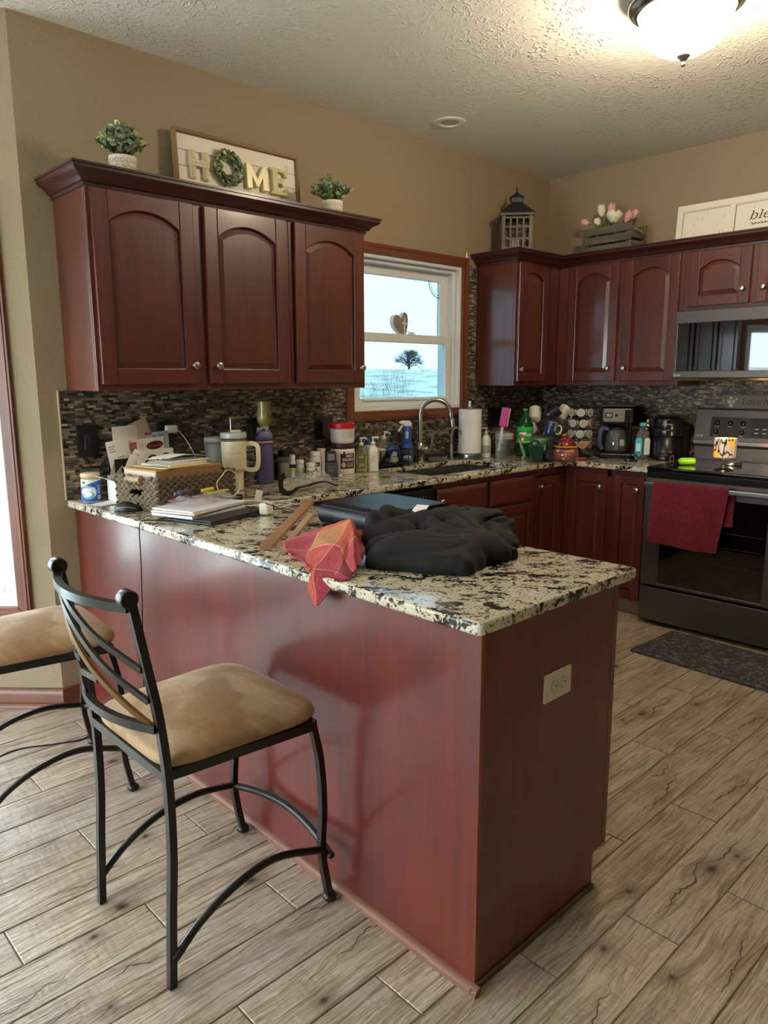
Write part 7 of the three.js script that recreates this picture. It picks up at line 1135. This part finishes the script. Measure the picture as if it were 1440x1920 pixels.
{
  const m = thing('red_marker', 'red and black marker lying at the inner counter corner', 'marker', [-0.585, Y + 0.0075, 0.655], -0.80); part('barrel', rz(cyl(0.0072, 0.0072, 0.085, 16), Math.PI / 2).translate(0.075, 0, 0), mat(0xb83a44, 0.4), m); part('cap', rz(cyl(0.0075, 0.0068, 0.05, 16), Math.PI / 2).translate(-0.012, 0, 0), blackPlastic, m);
  const k = thing('paring_knife', 'dark slim knife lying along the counter right of the sink', 'knife', [-0.80, Y + 0.003, 0.552], -0.01); part('handle', box(0.10, 0.006, 0.014, 0.0025).translate(0.075, 0.001, 0), blackPlastic, k); part('blade', ext(poly([[-0.14, 0.0], [0.025, -0.008], [0.025, 0.008], [-0.10, 0.007]]), 0.0016, 0.0003).rotateX(-Math.PI / 2), mat(0x1e2a2c, 0.3, { metal: 0.6 }), k);
}
// on and at the range
{
  const t = thing('candle_lamp', 'lit candle holder with patterned mosaic shade on a steel stem', 'candle holder', [-0.556, 0.9265, 1.567]);
  part('foot', lathe([[0, 0.004], [0.05, 0.0], [0.052, 0.003], [0.03, 0.010], [0.012, 0.016], [0, 0.016]], 36), chrome, t); part('stem', lathe([[0, 0.016], [0.011, 0.016], [0.008, 0.026], [0.0105, 0.04], [0.008, 0.055], [0.014, 0.066], [0, 0.066]], 24), chrome, t);
  const leafM = tex(256, 128, (u, v) => { const a = fbm(u, v, 22, 8, 2, 6), e = Math.abs(a - 0.5); return mix3(hex(0x241a14), mix3(hex(0xd9c8b0), hex(0xd99a40), sstep(0.4, 0.6, fbm(u, v, 9, 4, 2, 31))), sstep(0.03, 0.08, e)); }, {}); const glow = tex(256, 128, (u, v) => { const a = fbm(u, v, 22, 8, 2, 6), e = sstep(0.03, 0.08, Math.abs(a - 0.5)), q = sstep(0.4, 0.6, fbm(u, v, 9, 4, 2, 31)), c = mix3([150, 128, 100], [235, 150, 50], q); return [c[0] * e, c[1] * e, c[2] * e]; }, {});
  part('shade', lathe([[0.052, 0.068], [0.056, 0.07], [0.056, 0.172], [0.053, 0.172], [0.053, 0.072]], 48), mat(0xffffff, 0.35, { map: leafM, emissive: 0xffffff, emissiveMap: glow, emissiveIntensity: 0.32 }), t); part('cup_floor', mv(cyl(0.052, 0.052, 0.003, 36), 0, 0.0665, 0), mat(0x6b5a40, 0.4, { metal: 0.7 }), t); part('candle', lathe([[0, 0.070], [0.02, 0.070], [0.02, 0.10], [0, 0.1]], 24), mat(0xf2e2b8, 0.6, { emissive: 0xffb860, emissiveIntensity: 0.5 }), t); part('flame', lathe([[0, 0.102], [0.004, 0.108], [0.0045, 0.114], [0.002, 0.124], [0, 0.13]], 14), mat(0xffe0a0, 0.5, { emissive: 0xffb450, emissiveIntensity: 4 }), t);
  const l = new THREE.PointLight(new THREE.Color(1, 0.68, 0.32), 0.05, 0, 2); l.position.set(0, 0.116, 0); l.castShadow = true; l.shadow.radius = 0.4; t.add(l);
  const s = thing('silver_lid', 'round silver jar lid on the cooktop behind the candle holder', 'lid', [-0.30, 0.9265, 1.515]); part('band', lathe([[0, 0], [0.046, 0], [0.048, 0.002], [0.048, 0.014], [0.044, 0.018], [0, 0.018]], 40), steel, s); part('disc', lathe([[0, 0.0182], [0.036, 0.0182], [0.034, 0.021], [0, 0.021]], 36), mat(0xd8cdb0, 0.25, { metal: 0.8 }), s);
  one('silicone_grip', 'lime green silicone handle sleeve on the cooktop', 'grip', rz(capsuleX(0.021, 0.10), 0), mat(0x8fd62a, 0.35), [-0.47, 0.9265 + 0.0215, 1.325], -0.75);
  const h = thing('stove_sign', 'narrow grey board sign with script lettering standing on the backguard', 'sign', [-0.040, 1.2365, 1.56], W2);
  part('board', range(-0.215, 0.215, 0, 0.084, -0.008, 0.008, 0.0015), mat(0x6f6a66, 0.7, { map: woodTex }), h); const fr = part('lettering', ext(rect(-0.21, 0.003, 0.21, 0.081), 0.001, 0).translate(0, 0, 0.0081), printed(512, 96, (g, w, hh) => { g.fillStyle = '#6a6562'; g.fillRect(0, 0, w, hh); g.fillStyle = '#38302b'; g.font = 'italic 58px serif'; g.fillText('Love Never', 108, 66); for (const [x, y, r] of [[34, 22, 11], [22, 48, 13], [52, 46, 12], [38, 74, 14], [74, 28, 8]]) { g.fillStyle = '#a8b4a4'; g.beginPath(); g.arc(x, y, r, 0, 7); g.fill(); } }, 0.7), h);
  const p = fr.geometry.attributes.position, uv = fr.geometry.attributes.uv; for (let i = 0; i < p.count; i++) uv.setXY(i, (p.getX(i) + 0.21) / 0.42, (p.getY(i) - 0.003) / 0.078);
}
function capsuleX(r, l) { return new THREE.CapsuleGeometry(r, l - 2 * r, 8, 20).rotateZ(Math.PI / 2); }
{
  const weave = tex(256, 256, (u, v) => { const a = Math.sin((u * 1 + v * 1) * Math.PI * 2 * 16), b = Math.sin((u * 2 - v) * Math.PI * 2 * 12), k = 150 + 60 * a + 30 * b; return [k, k, k]; }, { srgb: false, size: [0.16, 0.16] });
  const dyed = tex(128, 128, (u, v) => { const k = 0.8 + 0.4 * fbm(u, v, 10, 10, 3, 5); return [132 * k, 22 * k, 46 * k]; }, { size: [0.1, 0.1] });
  const tm = mat(0xffffff, 0.95, { map: dyed, bumpMap: weave, bumpScale: 0.008, sheen: 0.4, sheenColor: new THREE.Color(0.8, 0.3, 0.4) });
  // draped over the oven handle: front long, back short
  const t = thing('dish_towel', 'crimson textured dish towel hanging over the oven handle', 'towel');
  const fold = (front) => (u, v) => {
    const z0 = 1.262, z1 = 1.672, len = front ? 0.355 : 0.22, top = 0.8495; let s = v * len; const z = mix(z0, z1, u) - (front ? 0.03 * v * (u - 0.1) : 0) + (front ? -0.015 * v : 0.02);
    let x, y; if (s < 0.02) { const a = s / 0.02 * Math.PI / 2; x = (front ? -0.714 - Math.sin(a) * 0.0185 : -0.714 + Math.sin(a) * 0.0175); y = top - 0.006 + Math.cos(a) * 0.006; } else { x = front ? -0.7325 : -0.6965; y = top - 0.008 - (s - 0.02); }
    x += (front ? -1 : 0.25) * 0.005 * Math.sin(u * 11 + v) * sstep(0.02, 0.4, v) - (front ? 0.006 * sstep(0.1, 1, v) : 0); if (front) y -= 0.022 * Math.sin(u * 3.1 - 0.5) * v * 0.4; return [x, y, z];
  };
  for (const f of [true, false]) { const g = sheet(fold(f), 48, 40, f ? 0.003 : -0.003); part(f ? 'front_fall' : 'back_fall', uvM(g, 'y', false), tm, t); }
  part('woven_band', uvM(sheet((u, v) => { const q = fold(true)(u, 0.855 + v * 0.05); return [q[0] - 0.0012, q[1], q[2]]; }, 40, 2, 0.0008), 'y', false), mat(0xb23f5c, 0.8), t);
  const hem = (v0, v1) => [...Array(25)].map((_, i) => { const q = fold(true)(mix(v0[0], v1[0], i / 24), mix(v0[1], v1[1], i / 24)); return V(q[0], q[1], q[2]); });
  part('hem', [tube(hem([0, 0.1], [0, 1]), 0.0026, 40, 6), tube(hem([0, 1], [1, 1]), 0.0026, 40, 6), tube(hem([1, 0.1], [1, 1]), 0.0026, 40, 6)], mat(0xb8405f, 0.9), t);
}
// ---------------------------------------------------------------- lying on the peninsula
{
  // sticks
  const stick = (name, label, a, b, w, h, c) => one(name, label, 'wood strip', uvM(sq([[a[0], Y + h / 2, a[1]], [b[0], Y + h / 2, b[1]]], w, h, [0, 1, 0], 1, false), 'x'), mat(c, 0.55, { map: woodTex }));
  stick('wood_strip', 'longer wood trim strip, left of the two on the peninsula', [-3.415, 1.375], [-2.80, 0.80], 0.036, 0.012, 0xbd9068);
  stick('wood_strip', 'shorter pale wood trim strip, right of the two on the peninsula', [-3.385, 1.425], [-2.975, 1.035], 0.022, 0.012, 0xd2ae88);
}
{
  const b = thing('zip_binder', 'black leather zip binder with rounded spine lying by the jacket', 'binder', [-2.905, Y, 1.345], 0.0), lm = mat(0x101214, 0.42, { bumpMap: paintBump, bumpScale: 0.0015, specularIntensity: 0.8 });
  const L = 0.33, hw = 0.155, h = 0.082, r = h / 2;
  const cover = new THREE.Shape(); cover.moveTo(hw, h); cover.lineTo(-hw + r, h); cover.absarc(-hw + r, r, r, Math.PI / 2, Math.PI * 1.5, false); cover.lineTo(hw, 0); cover.lineTo(hw, 0.005); cover.lineTo(-hw + r, 0.005); cover.absarc(-hw + r, r, r - 0.005, Math.PI * 1.5, Math.PI / 2, true); cover.lineTo(hw, h - 0.005); cover.closePath();
  part('cover', ext(cover, L, 0.002, 2, 20).translate(0, 0, -L / 2), lm, b); part('zip_gusset', ext(poly([[hw - 0.004, 0.0055], [-hw + 0.012, 0.008], [-hw + 0.008, 0.036], [-hw + 0.012, 0.074], [hw - 0.004, h - 0.0055]]), L - 0.014, 0.003).translate(0, 0, -L / 2 + 0.007), blackMatte, b);
  part('page_block', [...Array(6)].map((_, i) => range(-hw + 0.03, hw - 0.012, 0.012 + i * 0.009, 0.0145 + i * 0.009, L / 2 - 0.008, L / 2 - 0.0055, 0.0003)), mat(0x2e2e30, 0.7), b); part('zip', tube([V(-hw + 0.03, 0.056, L / 2 - 0.004), V(0, 0.06, L / 2 - 0.004), V(hw - 0.01, 0.06, L / 2 - 0.004), V(hw - 0.002, 0.06, L / 2 - 0.03), V(hw - 0.002, 0.06, -L / 2 + 0.02)], 0.0022, 50, 6), mat(0x3a3a3c, 0.5), b); part('zip_pull', [ball(0.006, hw - 0.006, h + 0.004, L / 2 - 0.012, 12)], nickel, b);
  one('note_card', 'corner of a white card poking out between binder and jacket', 'card', rz(box(0.06, 0.002, 0.045, 0.0005), 0.35), paper, [-2.93, Y + 0.085, 1.55], 0.3);
}
{
  const jm = mat(0x050506, 0.8, { sheen: 0.08, sheenColor: new THREE.Color(0.35, 0.36, 0.4), sheenRoughness: 0.5, bumpMap: paintBump, bumpScale: 0.0006 });
  const c = []; const add = (x0, y0, z0, r0, x1, y1, z1, r1) => c.push([x0 - 0.03, y0, z0 - 0.02, r0, x1 - 0.03, y1, z1 - 0.02, r1]);
  add(-3.27, 0.012, 1.80, 0.034, -3.17, 0.014, 1.975, 0.040); add(-3.22, 0.03, 1.80, 0.04, -3.12, 0.03, 1.93, 0.045);
  // broad overlapping sheets from the collar end towards the sleeves
  add(-3.24, 0.030, 1.745, 0.040, -3.04, 0.035, 1.86, 0.055); add(-3.17, 0.045, 1.675, 0.042, -2.92, 0.050, 1.75, 0.052); add(-3.13, 0.062, 1.70, 0.040, -2.90, 0.066, 1.77, 0.045);
  add(-3.26, 0.014, 1.82, 0.030, -3.10, 0.025, 1.92, 0.045); add(-3.16, 0.030, 1.83, 0.045, -3.00, 0.030, 1.93, 0.042); add(-3.285, 0.012, 1.775, 0.020, -3.21, 0.012, 1.90, 0.022); add(-3.19, 0.010, 1.91, 0.022, -3.10, 0.010, 1.97, 0.022);
  // raised collar fold at the near left
  add(-3.20, 0.045, 1.655, 0.015, -3.17, 0.098, 1.64, 0.012); add(-3.17, 0.098, 1.64, 0.012, -3.09, 0.103, 1.615, 0.013); add(-3.09, 0.103, 1.615, 0.013, -3.03, 0.085, 1.65, 0.02);
  // bundle of sleeves at the right end
  add(-3.02, 0.045, 1.84, 0.05, -2.86, 0.045, 1.84, 0.045); add(-2.96, 0.078, 1.80, 0.034, -2.83, 0.084, 1.81, 0.028); add(-2.95, 0.03, 1.89, 0.042, -2.87, 0.022, 1.91, 0.032); add(-2.86, 0.055, 1.85, 0.030, -2.81, 0.060, 1.86, 0.020); add(-3.05, 0.035, 1.92, 0.040, -2.95, 0.012, 1.97, 0.022); add(-3.02, 0.08, 1.73, 0.030, -2.83, 0.082, 1.735, 0.024);
  // standing pleats across the roll
  add(-3.07, 0.094, 1.79, 0.013, -3.03, 0.025, 1.972, 0.012); add(-3.0, 0.096, 1.81, 0.012, -2.985, 0.025, 1.972, 0.011); add(-2.93, 0.085, 1.83, 0.011, -2.90, 0.03, 1.945, 0.010);
  const fold = (x, y, z) => {
    const n = perlin.noise(x * 6, y * 5, z * 6), n2 = perlin.noise(x * 8 + 4, y * 7, z * 8 + 2), ax = x + 3.08, az = z - 1.95;
    const ang = Math.atan2(az, ax) * 7 + n * 3.2 + y * 6, along = (x * 0.35 + z * 0.94) * 30 + n2 * 4.5;      // pleats fan out from the near hem; creases cross the sleeves
    const v1 = Math.pow(1 - Math.abs(Math.sin(ang)), 2.2) * sstep(0.03, 0.12, Math.hypot(ax, az)), v2 = Math.pow(1 - Math.abs(Math.sin(along)), 2.5) * sstep(-3.05, -2.93, x);
    return 0.013 * v1 * (0.55 + 0.45 * n2) + 0.015 * v2 - 0.005 + 0.004 * n;
  };
  one('black_jacket', 'black jacket rolled up and dropped on the peninsula end', 'jacket', uvM(blob(c, [-3.37, 0.0, 1.55], [-2.78, 0.15, 2.04], 165, 0.034, jm, fold), 'x', false), jm, [0, Y, 0]);
  const jk = scene.children[scene.children.length - 1]; jk.geometry = toCreasedNormals(jk.geometry, 1.3);
}
{
  // plaid towel, hem hanging over the edge
  const plaid = printed(512, 512, (g, w) => {
    g.fillStyle = '#a32f3c'; g.fillRect(0, 0, w, w);
    for (const [x, y, c] of [[0, 0, '#a32f3c'], [1, 0, '#b5452f'], [2, 0, '#b23246'], [0, 1, '#8e2531'], [1, 1, '#a9713c'], [2, 1, '#b04a34'], [3, 0, '#c04455'], [3, 1, '#a32f3c'], [0, 2, '#8a1f2f'], [1, 2, '#b13a36'], [2, 2, '#9a2a36'], [3, 2, '#7f1d2a'], [0, 3, '#9c2a38'], [1, 3, '#b04634'], [2, 3, '#8c2230'], [3, 3, '#a32f3c']]) { g.fillStyle = c; g.fillRect(x * 128, y * 128, 128, 128); }
    g.fillStyle = 'rgba(225,170,140,0.6)'; for (let i = 0; i < 4; i++) { g.fillRect(i * 128, 0, 5, w); g.fillRect(0, i * 128, w, 5); }
    const r = rngOf(3); for (let i = 0; i < 9000; i++) { g.fillStyle = r() < 0.5 ? 'rgba(255,210,190,0.10)' : 'rgba(40,0,0,0.12)'; g.fillRect(r() * w, r() * w, 2 + r() * 3, 2); }
  }, 0.95, { bumpMap: paintBump, bumpScale: 0.003, sheen: 0.4, sheenColor: new THREE.Color(0.8, 0.5, 0.45) });
  const G = [ // rows from the far side to the counter edge: [x, y, z]
    [[-3.30, 0.012, 1.36], [-3.22, 0.03, 1.42], [-3.15, 0.045, 1.50], [-3.12, 0.05, 1.57], [-3.16, 0.03, 1.66], [-3.22, 0.012, 1.74]],
    [[-3.345, 0.022, 1.375], [-3.27, 0.065, 1.44], [-3.20, 0.105, 1.53], [-3.185, 0.105, 1.60], [-3.23, 0.065, 1.71], [-3.28, 0.02, 1.81]],
    [[-3.375, 0.030, 1.40], [-3.32, 0.050, 1.47], [-3.265, 0.098, 1.55], [-3.25, 0.105, 1.63], [-3.29, 0.075, 1.74], [-3.325, 0.024, 1.845]],
    [[-3.39, 0.018, 1.43], [-3.365, 0.020, 1.52], [-3.335, 0.070, 1.58], [-3.325, 0.070, 1.67], [-3.35, 0.055, 1.76], [-3.365, 0.030, 1.86]],
    [[-3.395, 0.006, 1.45], [-3.395, 0.010, 1.55], [-3.405, 0.034, 1.60], [-3.395, 0.034, 1.69], [-3.405, 0.030, 1.77], [-3.395, 0.008, 1.865]],
    [[-3.40, 0.004, 1.47], [-3.41, 0.006, 1.57], [-3.465, 0.010, 1.635], [-3.45, 0.014, 1.71], [-3.44, 0.016, 1.785], [-3.415, 0.004, 1.86]],
    [[-3.405, 0.003, 1.48], [-3.42, 0.004, 1.585], [-3.497, -0.012, 1.67], [-3.494, 0.002, 1.73], [-3.465, 0.008, 1.79], [-3.43, 0.003, 1.855]],
    [[-3.41, 0.003, 1.49], [-3.43, 0.004, 1.595], [-3.499, -0.060, 1.725], [-3.497, -0.045, 1.75], [-3.475, 0.006, 1.80], [-3.435, 0.003, 1.85]]];
  const cr = (a, b, c, d, t) => ((1 - t) ** 3 * a + (3 * t ** 3 - 6 * t * t + 4) * b + (-3 * t ** 3 + 3 * t * t + 3 * t + 1) * c + t ** 3 * d) / 6;
  const at = (s, t) => { const N = G[0].length - 1, Mm = G.length - 1, i = Math.min(N - 1, Math.floor(s * N)), j = Math.min(Mm - 1, Math.floor(t * Mm)), fs = s * N - i, ft = t * Mm - j, out = [];
    for (let k = 0; k < 3; k++) { const rw = [-1, 0, 1, 2].map((q) => { const row = G[clamp(j + q, 0, Mm)]; const P = (z) => i + z < 0 ? 2 * row[0][k] - row[1][k] : i + z > N ? 2 * row[N][k] - row[N - 1][k] : row[i + z][k]; return cr(P(-1), P(0), P(1), P(2), fs); }); out.push(cr(...rw, ft)); } return out; };
  const g = sheet((u, v) => { const q = at(u, 1 - v), w = perlin.noise(u * 5, 3, v * 6), rid = Math.sin((u * 2.2 + v * 5) * 4 + w * 3), lift = q[0] > -3.475 ? 1 : 0; const dd = Math.max(0, q[0] + q[2] + 1.70) * 0.29; return [q[0] - dd + 0.004 * w, Y + Math.max(q[1] * (q[1] > 0 ? 0.90 : 1.9) + (0.006 * rid + 0.008 * w) * sstep(0.01, 0.05, q[1]), lift ? 0.0045 : -1), q[2] * 0.97 + 0.045 - dd + 0.004 * rid]; }, 70, 70, 0.004);
  one('plaid_towel', 'red and orange plaid hand towel, one corner hanging over the counter edge', 'towel', g, plaid);
}
{
  // blister package and dark holder strip
  const t = thing('clear_package', 'crumpled clear plastic packaging lying before the supplement bottles', 'package', [-2.565, Y, 0.43], 0.30);
  part('film', sheet((u, v) => { const a = v * Math.PI, e = Math.sin(a) ** 0.6, n = perlin.noise(u * 10, v * 6, 2) * 0.014 + Math.abs(perlin.noise(u * 26, v * 15, 5)) * 0.012; return [(u - 0.5) * 0.34 + 0.01 * perlin.noise(u * 6, 1, v * 5), 0.002 + e * (0.042 + 0.022 * u + n), (v - 0.5) * 0.13 * (1 + 0.08 * Math.sin(u * 8))]; }, 70, 30, 0.0005), mat(0xfbfaf4, 0.06, { transmission: 0.9, thickness: 0, ior: 1.45 }), t); part('insert', [range(-0.165, 0.15, 0.001, 0.024, -0.045, 0.045, 0.008, 2)], mat(0xcdc6b2, 0.4, { transmission: 0.5, thickness: 0 }), t);
  const h = thing('phone_mount', 'dark blue-black curved plastic arm before the clear packaging', 'mount', [-2.60, Y, 0.535], 0.22);
  part('arm', sq([[-0.145, 0.010, 0.0], [-0.11, 0.010, 0.0], [-0.08, 0.024, 0.0], [0.0, 0.028, 0.0], [0.09, 0.034, 0.0], [0.14, 0.026, 0.006], [0.175, 0.010, 0.012], [0.195, 0.004, 0.014]], 0.016, 0.006, [0, 1, 0], 40), mat(0x1b2233, 0.3), h); part('clip', sq([[-0.11, 0.006, 0], [-0.135, 0.005, -0.01], [-0.155, 0.02, -0.02], [-0.165, 0.05, -0.02], [-0.16, 0.082, -0.015], [-0.145, 0.088, -0.012]], 0.026, 0.006, [0, 0, 1], 24), mat(0x17181c, 0.35), h);
}
renderer.render(scene, camera);
